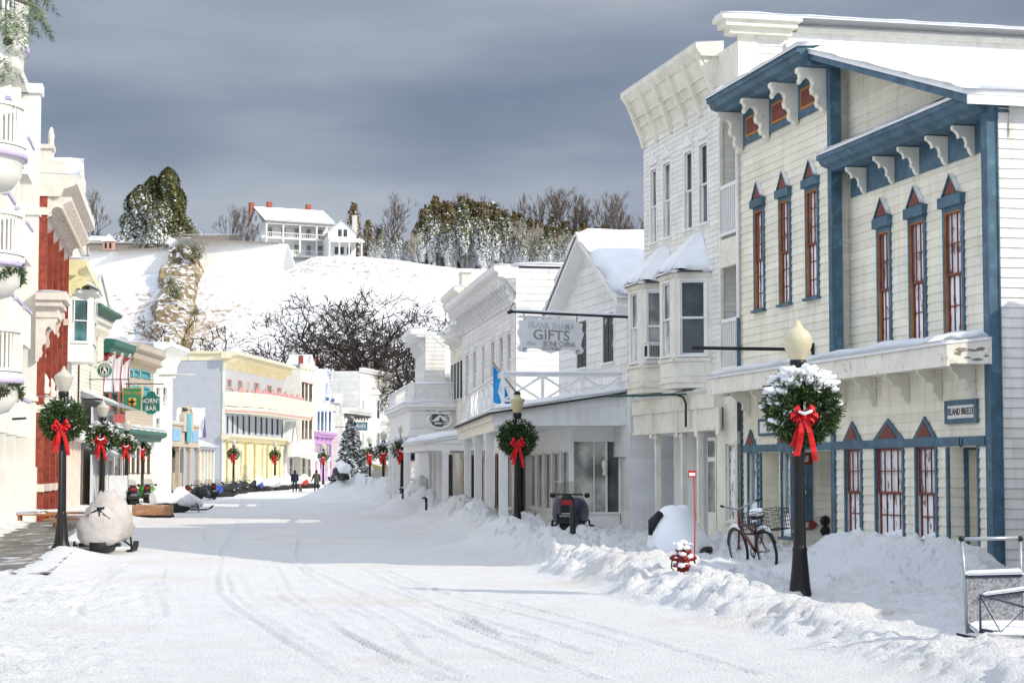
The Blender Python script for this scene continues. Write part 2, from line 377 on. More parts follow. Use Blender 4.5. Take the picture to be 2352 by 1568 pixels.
# scroll bracket cut from thick board: outline in (w,z), w outward from wall, top at z=0
def bracket_poly(w, h, fancy=True):
    if fancy:
        P = [(0, 0), (1, 0), (1, -.1), (.93, -.14), (.9, -.22), (.96, -.30), (.9, -.38), (.84, -.31), (.76, -.26), (.62, -.2), (.5, -.25), (.44, -.36), (.5, -.48), (.46, -.6), (.34, -.62), (.28, -.7), (.33, -.8), (.27, -.9), (.16, -.93), (.12, -1), (0, -1)]
    else:
        P = [(0, 0), (1, 0), (1, -.14), (.86, -.2), (.74, -.3), (.72, -.44), (.55, -.36), (.42, -.42), (.36, -.56), (.38, -.7), (.26, -.76), (.2, -.9), (.1, -1), (0, -1)]
    return [(a * w, b * h) for a, b in P]
# ------------------------------------------------------------------ noise for terrain
def _h(ix, iy, s): 
    n = (ix * 374761393 + iy * 668265263 + s * 1442695041) & 0x7fffffff
    n = ((n ^ (n >> 13)) * 1274126177) & 0x7fffffff
    return ((n ^ (n >> 16)) & 0xffff) / 65535.0
def vn(x, y, s=0):
    x = np.asarray(x, float); y = np.asarray(y, float)
    ix = np.floor(x).astype(np.int64); iy = np.floor(y).astype(np.int64); fx = x - ix; fy = y - iy
    fx = fx * fx * (3 - 2 * fx); fy = fy * fy * (3 - 2 * fy)
    return (_h(ix, iy, s) * (1 - fx) + _h(ix + 1, iy, s) * fx) * (1 - fy) + (_h(ix, iy + 1, s) * (1 - fx) + _h(ix + 1, iy + 1, s) * fx) * fy
def fbm(x, y, s=0, o=4):
    a = 0; w = .5
    for k in range(o): a = a + w * (vn(x * 2 ** k + k * 7.3, y * 2 ** k - k * 3.1, s + k) * 2 - 1); w *= .5
    return a
def chunk(x, y, s=0):      # rounded lumps
    x = np.asarray(x, float); y = np.asarray(y, float); ix = np.floor(x).astype(np.int64); iy = np.floor(y).astype(np.int64); best = np.zeros_like(x)
    for dx in (-1, 0, 1):
        for dy in (-1, 0, 1):
            cx = ix + dx; cy = iy + dy; jx = cx + _h(cx, cy, s); jy = cy + _h(cx, cy, s + 9); r = .35 + .5 * _h(cx, cy, s + 5)
            d = ((x - jx) ** 2 + (y - jy) ** 2) / r ** 2
            best = np.maximum(best, np.sqrt(np.clip(1 - d, 0, 1)) * r)
    return best
def sstep(a, b, x):
    t = np.clip((np.asarray(x, float) - a) / (b - a), 0, 1); return t * t * (3 - 2 * t)

def block(x, y, s=0):      # broken clods: a height per cell with creases between cells
    x = np.asarray(x, float); y = np.asarray(y, float); ix = np.floor(x).astype(np.int64); iy = np.floor(y).astype(np.int64)
    d1 = np.full(x.shape, 9.); d2 = d1.copy(); h1 = np.zeros_like(x)
    for dx in (-1, 0, 1):
        for dy in (-1, 0, 1):
            cx = ix + dx; cy = iy + dy; jx = cx + _h(cx, cy, s); jy = cy + _h(cx, cy, s + 9); h = _h(cx, cy, s + 5)
            tx = _h(cx, cy, s + 12) - .5; ty = _h(cx, cy, s + 14) - .5
            d = np.hypot(x - jx, y - jy); hh = h + (x - jx) * tx + (y - jy) * ty; n = d < d1
            d2 = np.where(n, d1, np.minimum(d2, d)); h1 = np.where(n, hh, h1); d1 = np.where(n, d, d1)
    return h1 * np.clip((d2 - d1) * 5, 0, 1)
# ------------------------------------------------------------------ ground
def grid_obj(name, X, Y, Z, m):
    ny, nx = X.shape; me = bpy.data.meshes.new(name)
    co = np.stack([X, Y, Z], -1).reshape(-1, 3).astype(np.float32)
    idx = np.arange(nx * ny).reshape(ny, nx)
    q = np.stack([idx[:-1, :-1], idx[:-1, 1:], idx[1:, 1:], idx[1:, :-1]], -1).reshape(-1).astype(np.int32)
    nf = len(q) // 4
    me.vertices.add(len(co)); me.vertices.foreach_set('co', co.ravel())
    me.loops.add(len(q)); me.loops.foreach_set('vertex_index', q)
    me.polygons.add(nf); me.polygons.foreach_set('loop_start', np.arange(0, nf * 4, 4, dtype=np.int32))
    me.polygons.foreach_set('use_smooth', np.ones(nf, bool)); me.update(calc_edges=True); me.validate()
    me.materials.append(m); o = bpy.data.objects.new(name, me); COL.objects.link(o); return o
EY = [-60, 0, 12, 20.5, 31, 38, 46, 56, 65, 85, 100, 112, 127, 150, 165, 215]
EX = [6.5, 5.6, 4.7, 3.6, 1.75, .7, -.35, -1.45, -2.1, -3.9, -6.2, -8.0, -10.6, -11.5, -9.5, -8]
LY = [-60, 20, 30, 44, 64, 86, 101, 123, 175, 215]; LX = [-1, -5.9, -7.4, -10.1, -13.4, -17, -19, -21.6, -24.5, -26]
def gz0(y): return np.interp(y, [-60, 60, 130, 150, 165, 180, 215], [0, 0, .28, .36, .5, .80, 1.1])
def pth(pts): return [(gnd(a / 2, 995 + b / 2).x, gnd(a / 2, 995 + b / 2).y) for a, b in pts]
TR = [pth(p) for p in [
    [(1050, 400), (1100, 432), (1030, 520), (990, 650), (1000, 740), (1070, 800), (1220, 900), (1560, 1120)],
    [(1240, 560), (1280, 640), (1330, 730), (1420, 800), (1600, 930), (1850, 1060), (2000, 1140)],
    [(1030, 650), (1050, 740), (1120, 800)], [(1040, 655), (1066, 740), (1190, 840), (1420, 980), (1680, 1145)],
    [(1300, 560), (1450, 680), (1650, 800), (1780, 870), (1900, 1010), (2150, 1130)],
    [(340, 850), (350, 780), (420, 700), (560, 610), (700, 560)], [(360, 850), (372, 780), (442, 702), (570, 620)],
    [(700, 690), (740, 790), (752, 850)], [(750, 620), (735, 690), (755, 740)], [(960, 810), (1130, 852)], [(1870, 920), (1970, 945)], [(1580, 810), (1720, 860)],
    [(1650, 620), (2000, 790), (2352, 900), (2700, 1010)], [(1750, 625), (2100, 760), (2500, 860), (3000, 1000)],
    [(1350, 590), (1700, 760), (2100, 950), (2500, 1100)], [(1260, 740), (1500, 880), (1800, 1030), (2100, 1140)],
    [(1900, 700), (2350, 780), (2900, 930), (3500, 1110)], [(2050, 850), (2400, 990), (2750, 1130)], [(1690, 690), (2050, 810), (2300, 930)],
    [(950, 440), (940, 500)], [(1380, 480), (1365, 560), (1430, 640)], [(610, 760), (640, 745), (700, 740)], [(2150, 860), (2260, 915), (2500, 960)]]]
PILES = [(6.2, 35.4, 1.05, .74), (7.5, 33.3, .8, .58), (6.9, 34.2, .6, .2), (4.6, 35.2, 1.0, .2), (8.3, 31.5, .8, .2), (3.0, 36.0, 1.2, .18), (1.6, 43.5, 1.5, .12), (-.3, 53, 1.2, .35),
         (-1.6, 63, 1.3, .55), (-2.6, 73, 1.5, .6), (-4.6, 90, 1.6, .7), (-4.6, 96, 1.5, 1.0), (-7.6, 118, 2.2, .8), (-9.3, 124, 2.0, .9), (-11.6, 128, 1.8, .75), (-10.3, 129, 1.6, .8), (.6, 59.8, .8, .35)]
def height(X, Y, fine=True):
    X = np.asarray(X, float); Y = np.asarray(Y, float)
    s = X - np.interp(Y, EY, EX); s = s + .35 * fbm(X * .9, Y * .5, 3, 3)
    hb = np.interp(Y, [0, 20, 27, 34, 45, 60, 80, 100, 125, 150], [.22, .23, .27, .42, .48, .55, .6, .6, .6, .3])
    pl = np.interp(Y, [0, 20, 30, 45, 60, 100], [.2, .2, .18, .2, .24, .24])
    ridge = np.exp(-((s - 1.0) / .75) ** 2) * (hb - pl)
    Z = sstep(-.15, 1.2, s) * pl + ridge * sstep(-.3, .5, s)
    for (px, py, r, h) in PILES:
        d2 = ((X - px) / r) ** 2 + ((Y - py) / (r * 1.25)) ** 2; Z = Z + h * np.exp(-d2 ** 1.3)
    # keep the base of the nearest lamp and the spot by the bicycle clear
    for (px, py, r, k) in [(4.65, 29.9, .75, 1.0), (5.6, 38.8, 1.0, .8), (3.35, 33.4, .5, .6), (1.7, 56.5, 1.6, .8), (3.9, 45.5, 1.3, .6)]:
        q = np.exp(-(((X - px) / r) ** 2 + ((Y - py) / r) ** 2)); Z = Z * (1 - k * q) + .02 * q
    bankm = sstep(-.1, .7, s) * sstep(175, 140, Y)
    l = np.interp(Y, LY, LX) - X
    Z = Z + .2 * sstep(-1.2, .3, l) * sstep(26, 42, Y) * sstep(140, 110, Y) + .12 * sstep(2.6, 4.5, l) * sstep(30, 60, Y)
    leftm = np.maximum(sstep(-3.0, -.2, l) * sstep(52, 30, Y) * (.35 + .65 * sstep(.3, .6, vn(X * .35, Y * .3, 44))), .5 * sstep(-.6, .4, l))
    if fine:
        c1 = chunk(X / .55, Y / .7, 1); c2 = chunk(X / .24 + 3, Y / .3, 2); c3 = chunk(X / 1.2, Y / 1.5, 6); f = fbm(X * 2.2, Y * 1.6, 8, 4)
        Z = Z + bankm * (.10 * c1 + .07 * c2 + .15 * c3 * sstep(28, 38, Y) + .10 * f - .10) * np.interp(Y, [0, 24, 34, 60], [.5, .6, 1, 1.1])
        b1 = block(X / .34 + .3 * f, Y / .42, 71); b2 = block(X / .15, Y / .19, 72); rough = .25 + .75 * sstep(.35, .6, vn(X * .55, Y * .45, 77)); b3 = block(X / .75 + .4 * f, Y / .9, 79) * sstep(.45, .7, vn(X * .4 + 9, Y * .4, 78))
        Z = Z + bankm * ((.12 * b1 + .06 * b2) * rough + .16 * b3 - .085) * np.interp(Y, [0, 24, 34, 60], [.55, .7, 1, 1.2])
        Z = Z + leftm * (.06 * b1 + .045 * b2 - .03) + .010 * b2 * sstep(60, 20, Y)
        Z = Z + leftm * (.07 * c1 + .05 * c2 + .05 * f)
        Z = Z + .016 * fbm(X * 1.3, Y * .45, 12, 4) + .010 * fbm(X * 6, Y * 3.4, 15, 3)
        # windblown ruts along the street
        Z = Z + .010 * (vn(X * 5 + Y * .9, Y * .12, 21) - .5) * sstep(.4, -.6, s)
    # pavement strip swept bare on the left
    pc = -10.5 - .18 * (Y - 38.5); d = np.abs(X - pc + .3 * fbm(X * .8, Y * .8, 31, 3)); pm = sstep(1.25, .85, d) * sstep(36, 39, Y) * sstep(84, 78, Y)
    Z = Z * (1 - pm) + .13 * pm
    if fine:
        for tr in TR:
            xs0 = min(p[0] for p in tr) - .3; xs1 = max(p[0] for p in tr) + .3; ys0 = min(p[1] for p in tr) - .3; ys1 = max(p[1] for p in tr) + .3
            mk = (X > xs0) & (X < xs1) & (Y > ys0) & (Y < ys1)
            if not mk.any(): continue
            x = X[mk]; y = Y[mk]; best = np.full(x.shape, 9.)
            for (ax, ay), (bx, by) in zip(tr[:-1], tr[1:]):
                vx, vy = bx - ax, by - ay; t = np.clip(((x - ax) * vx + (y - ay) * vy) / (vx * vx + vy * vy + 1e-9), 0, 1)
                best = np.minimum(best, np.hypot(x - ax - t * vx, y - ay - t * vy))
            best = best + .03 * (vn(x * 4, y * 1.5, 5) - .5)
            Z[mk] += -(.022 + .028 * vn(x * .5, y * .25, 55)) * np.exp(-(best / .038) ** 2) + .016 * np.exp(-((best - .08) / .03) ** 2) - .008 * np.exp(-((best - .26) / .03) ** 2)
    return Z + gz0(Y)
def G(x, y): return float(height(np.array([x]), np.array([y]))[0])
def _spread(core0, core1, st, lo, hi, g=1.07):
    xs = list(np.arange(core0, core1 + 1e-6, st)); s = st
    while xs[0] > lo: s *= g; xs.insert(0, xs[0] - s)
    s = st
    while xs[-1] < hi: s *= g; xs.append(xs[-1] + s)
    return np.array(xs)
gx = _spread(-9.5, 8.8, .06, -420, 420, 1.045)
ys = [13.0]
while ys[-1] < 262: ys.append(ys[-1] + max(.055, ys[-1] * .0027))
gy = np.array(list(np.linspace(-80, 12.2, 40)) + ys)
GX, GY = np.meshgrid(gx, gy)
GZ = height(GX, GY)
ground = tag(grid_obj('ground', GX, GY, GZ, SNOWG), kind='structure')
PAVE = mat('swept_pavement', (.17, .155, .135), .75, .25, 2.2, .4, 30, dirt=(.75, .76, .78), dscale=1.6, damt=.85, stretch=(1, .35, 1))
pv = MB()
for i in range(22):
    y0 = 36 + i * 2.2; y1 = y0 + 2.2
    for k in (0,):
        c0 = -10.5 - .18 * (y0 - 38.5); c1 = -10.5 - .18 * (y1 - 38.5)
        pv.quad((c0 - 1.6, y0, gz0(y0) + .165), (c0 + 1.6, y0, gz0(y0) + .165), (c1 + 1.6, y1, gz0(y1) + .165), (c1 - 1.6, y1, gz0(y1) + .165))
tag(pv.obj('pavement', PAVE), kind='structure')
# ------------------------------------------------------------------ bluff behind the town
def hillz(X, Y):
    X = np.asarray(X, float); Y = np.asarray(Y, float)
    # foot at Y~240, crest near Y~318
    px = 1176 + 4500 * X / np.maximum(Y, 1)
    yt = np.interp(px, [-400, 150, 300, 420, 660, 720, 840, 950, 1050, 1300, 1700, 2800], [650, 632, 628, 618, 612, 586, 589, 600, 615, 618, 620, 650])
    zt = CAMZ + (1085 - yt) / 4500 * 318
    t = np.clip((Y - 240) / 78, 0, 1)
    prof = .42 * t + .58 * sstep(0, 1, t)
    Z = 1.3 + (zt - 1.3) * prof + np.clip(Y - 318, 0, 60) * .045
    w = np.clip(np.sin(np.pi * t), 0, 1)
    Z = Z + w * (1.8 * fbm(X * .045, Y * .05, 61, 4) + .5 * fbm(X * .3, Y * .3, 66, 4)) + .25 * fbm(X * .5, Y * .5, 70, 3)
    return Z
hx = np.linspace(-330, 330, 500); hy = np.concatenate([np.linspace(232, 322, 190), np.linspace(323, 480, 60)])
HX, HY = np.meshgrid(hx, hy)
def hill_mat():
    m = bpy.data.materials.new('snowy_hillside'); m.use_nodes = True; t = m.node_tree; p = t.nodes['Principled BSDF']; p.inputs['Roughness'].default_value = .8
    tcn = N(t, 'ShaderNodeTexCoord')
    a = N(t, 'ShaderNodeTexNoise'); a.inputs['Scale'].default_value = .9; a.inputs['Detail'].default_value = 10; a.inputs['Roughness'].default_value = .72
    b = N(t, 'ShaderNodeTexNoise'); b.inputs['Scale'].default_value = .05; b.inputs['Detail'].default_value = 4
    t.links.new(tcn.outputs['Object'], a.inputs[0]); t.links.new(tcn.outputs['Object'], b.inputs[0])
    ad = N(t, 'ShaderNodeMath', operation='MULTIPLY_ADD'); ad.inputs[1].default_value = .55; t.links.new(b.outputs[0], ad.inputs[0]); t.links.new(a.outputs[0], ad.inputs[2])
    r = ramp(t, [(.82, (.86, .86, .87)), (.88, (.68, .63, .57)), (.95, (.36, .29, .22))], ad.outputs[0])
    t.links.new(r.outputs[0], p.inputs['Base Color'])
    bp = N(t, 'ShaderNodeBump'); bp.inputs['Strength'].default_value = .8; bp.inputs['Distance'].default_value = .5; t.links.new(a.outputs[0], bp.inputs['Height']); t.links.new(bp.outputs[0], p.inputs['Normal'])
    return m
HILL = hill_mat()
tag(grid_obj('hillside', HX, HY, hillz(HX, HY), HILL), kind='structure')
def HZ(x, y): return float(hillz(np.array([x]), np.array([y]))[0])
# rock face breaking out of the slope
def rock_mat():
    m = bpy.data.materials.new('limestone_rock'); m.use_nodes = True; t = m.node_tree; p = t.nodes['Principled BSDF']; p.inputs['Roughness'].default_value = .85
    tcn = N(t, 'ShaderNodeTexCoord'); a = N(t, 'ShaderNodeTexNoise'); a.inputs['Scale'].default_value = .35; a.inputs['Detail'].default_value = 8; t.links.new(tcn.outputs['Object'], a.inputs[0])
    r = ramp(t, [(.3, (.06, .045, .025)), (.45, (.20, .145, .075)), (.62, (.36, .27, .15))], a.outputs[0])
    c = N(t, 'ShaderNodeTexNoise'); c.inputs['Scale'].default_value = .8; c.inputs['Detail'].default_value = 8; c.inputs['Roughness'].default_value = .7; t.links.new(tcn.outputs['Object'], c.inputs[0])
    g = N(t, 'ShaderNodeNewGeometry'); s = N(t, 'ShaderNodeSeparateXYZ'); t.links.new(g.outputs['Normal'], s.inputs[0])
    ad = N(t, 'ShaderNodeMath', operation='MULTIPLY_ADD'); ad.inputs[1].default_value = .10; t.links.new(s.outputs[2], ad.inputs[0]); t.links.new(c.outputs[0], ad.inputs[2])
    r2 = ramp(t, [(.60, (0, 0, 0)), (.63, (1, 1, 1))], ad.outputs[0])
    mm = N(t, 'ShaderNodeMix', data_type='RGBA'); t.links.new(r2.outputs[0], mm.inputs[0]); t.links.new(r.outputs[0], mm.inputs[6]); mm.inputs[7].default_value = (.87, .87, .88, 1)
    t.links.new(mm.outputs[2], p.inputs['Base Color'])
    bp = N(t, 'ShaderNodeBump'); bp.inputs['Strength'].default_value = 1; bp.inputs['Distance'].default_value = .6; t.links.new(c.outputs[0], bp.inputs['Height']); t.links.new(bp.outputs[0], p.inputs['Normal'])
    return m
ROCK = rock_mat()
# stack silhouettes: (image row, left, right, distance)
rows = [(570, 392, 456, 315), (600, 380, 457, 311), (640, 364, 452, 305), (680, 358, 450, 297), (715, 356, 456, 290), (745, 350, 448, 283), (775, 352, 434, 276), (800, 360, 420, 271)]
NR, NC = 44, 34; RX = np.zeros((NR, NC)); RY = RX.copy(); RZ = RX.copy()
for i in range(NR):
    f = i / (NR - 1) * (len(rows) - 1); k = min(int(f), len(rows) - 2); f -= k
    y_, l_, r_, d_ = [rows[k][q] * (1 - f) + rows[k + 1][q] * f for q in range(4)]
    for j in range(NC):
        u = j / (NC - 1); ang = math.pi * u; p = at(l_ + (r_ - l_) * (.5 - .5 * math.cos(ang)), y_, d_ + 2)
        RX[i, j] = p.x; RZ[i, j] = p.z; RY[i, j] = p.y - 4.5 * math.sin(ang) * (.7 + .5 * i / NR) + (6 if j in (0, NC - 1) else 0)
RY += 2.6 * fbm(RX * .35, RZ * .3, 90, 4) + 1.2 * block(RX * .45, RZ * .5, 91); RX += 1.1 * fbm(RZ * .5, RX * .4, 95, 4); RZ += .5 * fbm(RX * .6, RZ * .6, 97, 3)
tag(grid_obj('cliff', RX, RY, RZ, ROCK), kind='structure')
# ================================================================== right side of the street
RF = Fr(9.06, 37, -.2258, 1)
U = RF.U; Z = RF.Z
def rect(F, x0, x1, y0, y1, w=0.0):        # image rectangle on a facade -> (a0,a1,z0,z1)
    xm, ym = (x0 + x1) / 2, (y0 + y1) / 2
    ua, ub = F.U(x0, w, ym), F.U(x1, w, ym); return (min(ua, ub), max(ua, ub), F.Z(xm, y1, w), F.Z(xm, y0, w))
GZB = -.4
# ------------------------------------------------------------------ A: cream clapboard shop with blue trim
A = RF.thing('clapboard_shop', 'nearest shop on the right, cream clapboard with slate blue trim and red framed windows', 'shop')
uM = U(1916, 0, 600); uL = U(1702, 0, 700); w1 = -.45
zc = 4.47
# lower front
lw = [rect(RF, 1946, 1980, 1022, 1243), rect(RF, 2016, 2076, 1020, 1250), rect(RF, 2109, 2152, 1018, 1254)]
zb, zt = 2.50, 2.70
lw = [(a, b, .62, 2.52) for a, b, c, d in lw]
dr = rect(RF, 2183, 2249, 1018, 1300); dr = (dr[0], dr[1], GZB, 2.5, 1.0)
l1 = rect(RF, 1721, 1742, 1034, 1180); l1 = (l1[0], l1[1], .7, 2.5)
l2 = rect(RF, 1798, 1819, 1030, 1226); l2 = (l2[0], l2[1], .45, 2.5)
r1 = (U(1790), U(1750), GZB, 2.5, 1.1); r2 = (U(1912), U(1834), GZB, 2.5, 1.1)
MB().wall(0, uL, GZB, 4.3, lw + [dr, l1, l2, r1, r2], lap=.19, t=.022, rev=.14).obj('front_wall', CREAM, A)
# upper fronts
uw = [rect(RF, 2022, 2046, 532, 778, w1), rect(RF, 2095, 2126, 503, 768, w1), rect(RF, 2175, 2213, 474, 755, w1)]
uw = [(a, b, 4.72, 7.28) for a, b, c, d in uw]
MB(fm(0, w1)).wall(0, uM + .22, 4.3, 8.4, uw, lap=.19, t=.022).obj('upper_wall', CREAM, A)
MB(fm(0, w1)).sidepoly([(-.05, 8.4), (uM + .22, 8.4), (uM + .22, 11.4), (uM, 11.35), (-.05, 8.9)], .19, .022).obj('gable_wall', CREAM, A)
MB(sm(uM + .21)).wall(w1, -.15, 4.3, 11.4, (), lap=.13, t=.02).obj('return_wall', CREAM, A)
vw = [rect(RF, 1737, 1756, 500, 700), rect(RF, 1795, 1816, 440, 690), rect(RF, 1856, 1880, 408, 675)]
vw = [(a, b, 6.1, 8.62) for a, b, c, d in vw]
MB().wall(uM + .2, uL, 4.3, 10.45, vw, lap=.19, t=.022).obj('bay_wall', CREAM, A)
MB(sp(uL)).wall(0, 6, 4.3, 11.3, (), lap=.19).obj('far_side_wall', CREAM, A)
MB(sm(0)).wall(-26, -.16, GZB, 9.15, (), lap=.19, t=.022).obj('side_wall', mat('bright_white_siding', (.84, .83, .79), .55, .03, 1.1, .15, 60, dirt=(.7, .69, .66), dscale=.9, damt=.3, boards=.19), A)
# corner boards and posts
cb = MB(); cb.box(-.035, 0, -.17, .03, GZB, 9.1); cb.box(-.034, .22, .0, .032, GZB, 9.1)
cb.box(-.06, -.036, -.2, -.17, GZB, 9.0)
cb.obj('corner_board', BLUE, A)
MB().box(uM - .02, uM + .2, -.2, .06, 4.55, 11.4).box(uM - .02, uM + .2, -.01, .06, GZB, 3.9).obj('corner_post', BLUE, A)
MB().box(uL - .12, uL + .02, -.005, .04, GZB, 3.6).obj('corner_post', BLUE, A)
bm_ = MB()
bm_.box(.22, dr[0] - .0, .0, .05, 2.5, 2.68)
for a, b in ((.221, uM - .02), (uM + .2, uL - .12)): bm_.box(a, b, .024, .055, 2.52, 2.70)
bm_.obj('door_beam', BLUE, A)
FR = dict(cas=BLUE, sash=BRICKRED, pane=mat_pane('frosted_window_glass', (.22, .22, .21), frost=.7))
for i, h in enumerate(lw):
    o = win(A, FLAT, *h[:4], nx=4 if i == 1 else 3, ny=2, cw=.085, cp=.045, dep=.045, ft=.05, **FR)
    hw = (h[1] - h[0]) / 2 + .1; xm = (h[0] + h[1]) / 2
    q = MB(); q.prism([(xm - hw, 2.701), (xm + hw, 2.701), (xm, 2.701 + .44)], .02, .06); q.mi = 1; q.prism([(xm - hw * .62, 2.73), (xm + hw * .62, 2.73), (xm, 2.73 + .31)], .06, .075)
    q.obj('pediment', [BLUE, BRICKRED], o)
    MB().snow((h[0] + .02, .0, h[2]), (h[1] - .02, .0, h[2]), (h[1] - .02, -.07, h[2] + .05), (h[0] + .02, -.07, h[2] + .22), .05, 10, 4, .12, seed=i).obj('snow_drift', SNOW, o)
for i, h in enumerate(uw): win(A, fm(0, w1), *h, nx=3, ny=2, cw=.1, cp=.05, dep=.02, head=.22, pedi=(.36, .42), ft=.05, snow=True, **FR)
for i, h in enumerate(vw): win(A, FLAT, *h, nx=3, ny=3, cw=.09, cp=.05, dep=.02, head=.2, pedi=(.34, .42), ft=.05, snow=True, **FR)
for M_, hs in ((fm(0, w1), uw), (FLAT, vw)):      # ochre liners round the sashes
    q = MB(M_)
    for h in hs: q.box(h[1] - .018, h[1], -.0, .04, h[2], h[3]); q.box(h[0] + .0, h[1] - .018, -.0, .035, h[3] - .03, h[3])
    q.obj('liner', ORANGE, A)
for h, n in ((l1, 1), (l2, 1)):
    o = win(A, FLAT, *h[:4], cas=BLUE, sash=mat('blue_grey_trim', (.30, .36, .40), .5), pane=PANEF, nx=2, ny=1, hung=False, cw=.07, cp=.04, dep=.1)
    MB().snow((h[0] + .02, .0, h[2]), (h[1] - .02, .0, h[2]), (h[1] - .02, -.07, h[2] + .5), (h[0] + .02, -.11, h[2] + .7), .06, 6, 4, .05).obj('snow_drift', SNOW, o)
for i, px in enumerate((1727, 1802)):
    u_ = U(px); q = MB(); q.prism([(u_ - .4, 2.701), (u_ + .4, 2.701), (u_, 3.1)], .02, .06); q.mi = 1; q.prism([(u_ - .25, 2.73), (u_ + .25, 2.73), (u_, 3.0)], .06, .075)
    q.obj('pediment', [BLUE, BRICKRED], A)
# recesses
def recess(par, h, siding=CREAM, door=None, post=None, lap=.19):
    a0, a1, z0, z1, d = h; q = MB(sm(a1 - .001)); q.wall(-d, -.001, z0, z1, (), lap, .02); q.M = fm(0, -d); q.wall(a0, a1, z0, z1, (), lap, .02)
    q.M = Matrix.Identity(4); q.quad((a0, 0, z1 - .002), (a1, 0, z1 - .002), (a1, -d, z1 - .002), (a0, -d, z1 - .002))
    q.M = sp(a0 + .001); q.wall(.001, d, z0, z1, (), lap, .02)
    return q.obj('entry_wall', siding, par)
recess(A, dr); recess(A, r1); recess(A, r2)
cs = MB()
cs.box(dr[1], dr[1] + .1, -.25, .045, GZB, 2.5); cs.box(dr[0] - .06, dr[0], -.05, .045, GZB, 2.5); cs.obj('door_casing', BLUE, A)
cs = MB(); cs.box(r1[1], r1[1] + .1, -.2, .045, GZB, 2.5); cs.obj('door_casing', BLUE, A)
win(A, sm(dr[1] - .02), -.98, -.38, .45, 2.45, cas=BLUE, sash=BRICKRED, nx=2, ny=3, cw=.09, name='side_window')
dM = sm(r2[1] - .02)
dq = MB(fm(0, -1.05)); dq.box(r2[0] + .02, r2[0] + .95, 0, .05, GZB, 2.25); dq.mi = 1; dq.box(r2[0] + .2, r2[0] + .75, .05, .06, 1.0, 2.0)
dq.obj('door', [BLUE, PANE], A)
# right cornice, frieze, brackets
cr = MB(); prof = [(w1, 8.86), (.10, 8.86), (.16, 8.93), (.30, 8.98), (.38, 9.1), (.42, 9.1), (.42, 9.22), (w1, 9.34)]
cr.prism(prof, -.02, uM - .02, 'x'); cr.obj('cornice', BLUE, A)
MB().box(.0, uM - .02, w1 - .02, w1 + .04, 8.28, 8.86).obj('frieze', BLUE, A)
MB().snow((-.02, .44, 9.22), (uM - .1, .44, 9.22), (uM - .1, w1 + .03, 9.36), (-.02, w1 + .03, 9.36), .13, 30, 4, .12).obj('snow_cap', SNOW, A)
for k, px in enumerate((2240, 2178, 2112, 2055, 1990)):
    u_ = U(px, w1, 320); q = MB(fm(u_, w1 + .04, 8.84)); q.prism(bracket_poly(.46, .58, False), -.06, .06, 'x'); q.obj('bracket', CREAM2, A)
# roof
ro = MB(); ez, rz = 9.12, 11.62; ue = -.28
ro.prism([(ue, ez), (uM + .1, rz), (uM + .1, rz - .14), (ue, ez - .16)], .5, .56)
ro.prism([(ue, ez), (uM + .1, rz), (uM + .1, rz - .1), (ue, ez - .1)], -24, .499); ro.prism([(uM + .1, rz), (uM + 7, 9.2), (uM + 7, 9.0), (uM + .1, rz - .1)], -24, -.3)
ro.obj('roof', BLUE, A)
MB().box(ue - .04, ue, -24, .55, ez - .18, ez + .01).obj('gutter', WHITE, A)
MB().snow((ue - .05, .6, ez + .02), (uM + .1, .6, rz + .02), (uM + .1, -23, rz + .02), (ue - .05, -23, ez + .02), .3, 20, 60, .5, amp=.12).snow((uM + 7, -.3, 9.22), (uM + .0, -.3, rz + .02), (uM + .0, -23, rz + .02), (uM + 7, -23, 9.22), .3, 10, 30, .5, amp=.12).obj('roof_snow', SNOW, A)
# left bay cornice
uLc = uL + .15
q = MB(); q.prism([(0, 11.32), (.52, 11.32), (.58, 11.4), (.74, 11.46), (.8, 11.6), (.86, 11.6), (.86, 11.74), (0, 11.8)], uM - .05, uLc, 'x'); q.obj('cornice', BLUE, A)
MB().box(uM + .2, uL, -.02, .05, 10.45, 11.32).obj('frieze', BLUE, A)
MB().snow((uM - .1, .9, 11.74), (uLc + .05, .9, 11.74), (uLc + .05, 0, 11.82), (uM - .1, 0, 11.82), .16, 30, 4, .15, seed=4).obj('snow_cap', SNOW, A)
for px in (1900, 1835, 1768, 1708):
    u_ = U(px, 0, 260) + .03; q = MB(fm(u_, .05, 11.31)); q.prism(bracket_poly(.68, .98), -.11, .11, 'x'); q.lathe([(0, -.1), (.05, -.16), (.06, -.2), (.03, -.24), (.045, -.28), (.02, -.34), (0, -.38)], (0, .6, 0), 8)
    q.obj('bracket', CREAM2, A)
for a, b in ((1897, 1838), (1832, 1771), (1765, 1712)):
    u0, u1 = U(a, 0, 260) + .22, U(b, 0, 260) - .22
    q = MB(); q.box(u0, u1, .05, .075, 10.62, 11.12); q.mi = 1; q.box(u0 + .06, u1 - .06, .075, .085, 10.68, 11.06); q.obj('frieze_panel', [ORANGE, BRICKRED], A)
pp = MB(); pp.tube([(uL - .06, .1, 10.3), (uL - .06, .1, 4.6)], .045, 8); pp.mi = 1; pp.tube([(uL - .06, .101, 6.0), (uL - .06, .101, 4.55)], .05, 8); pp.obj('drainpipe', [WHITE, BLUE], A)
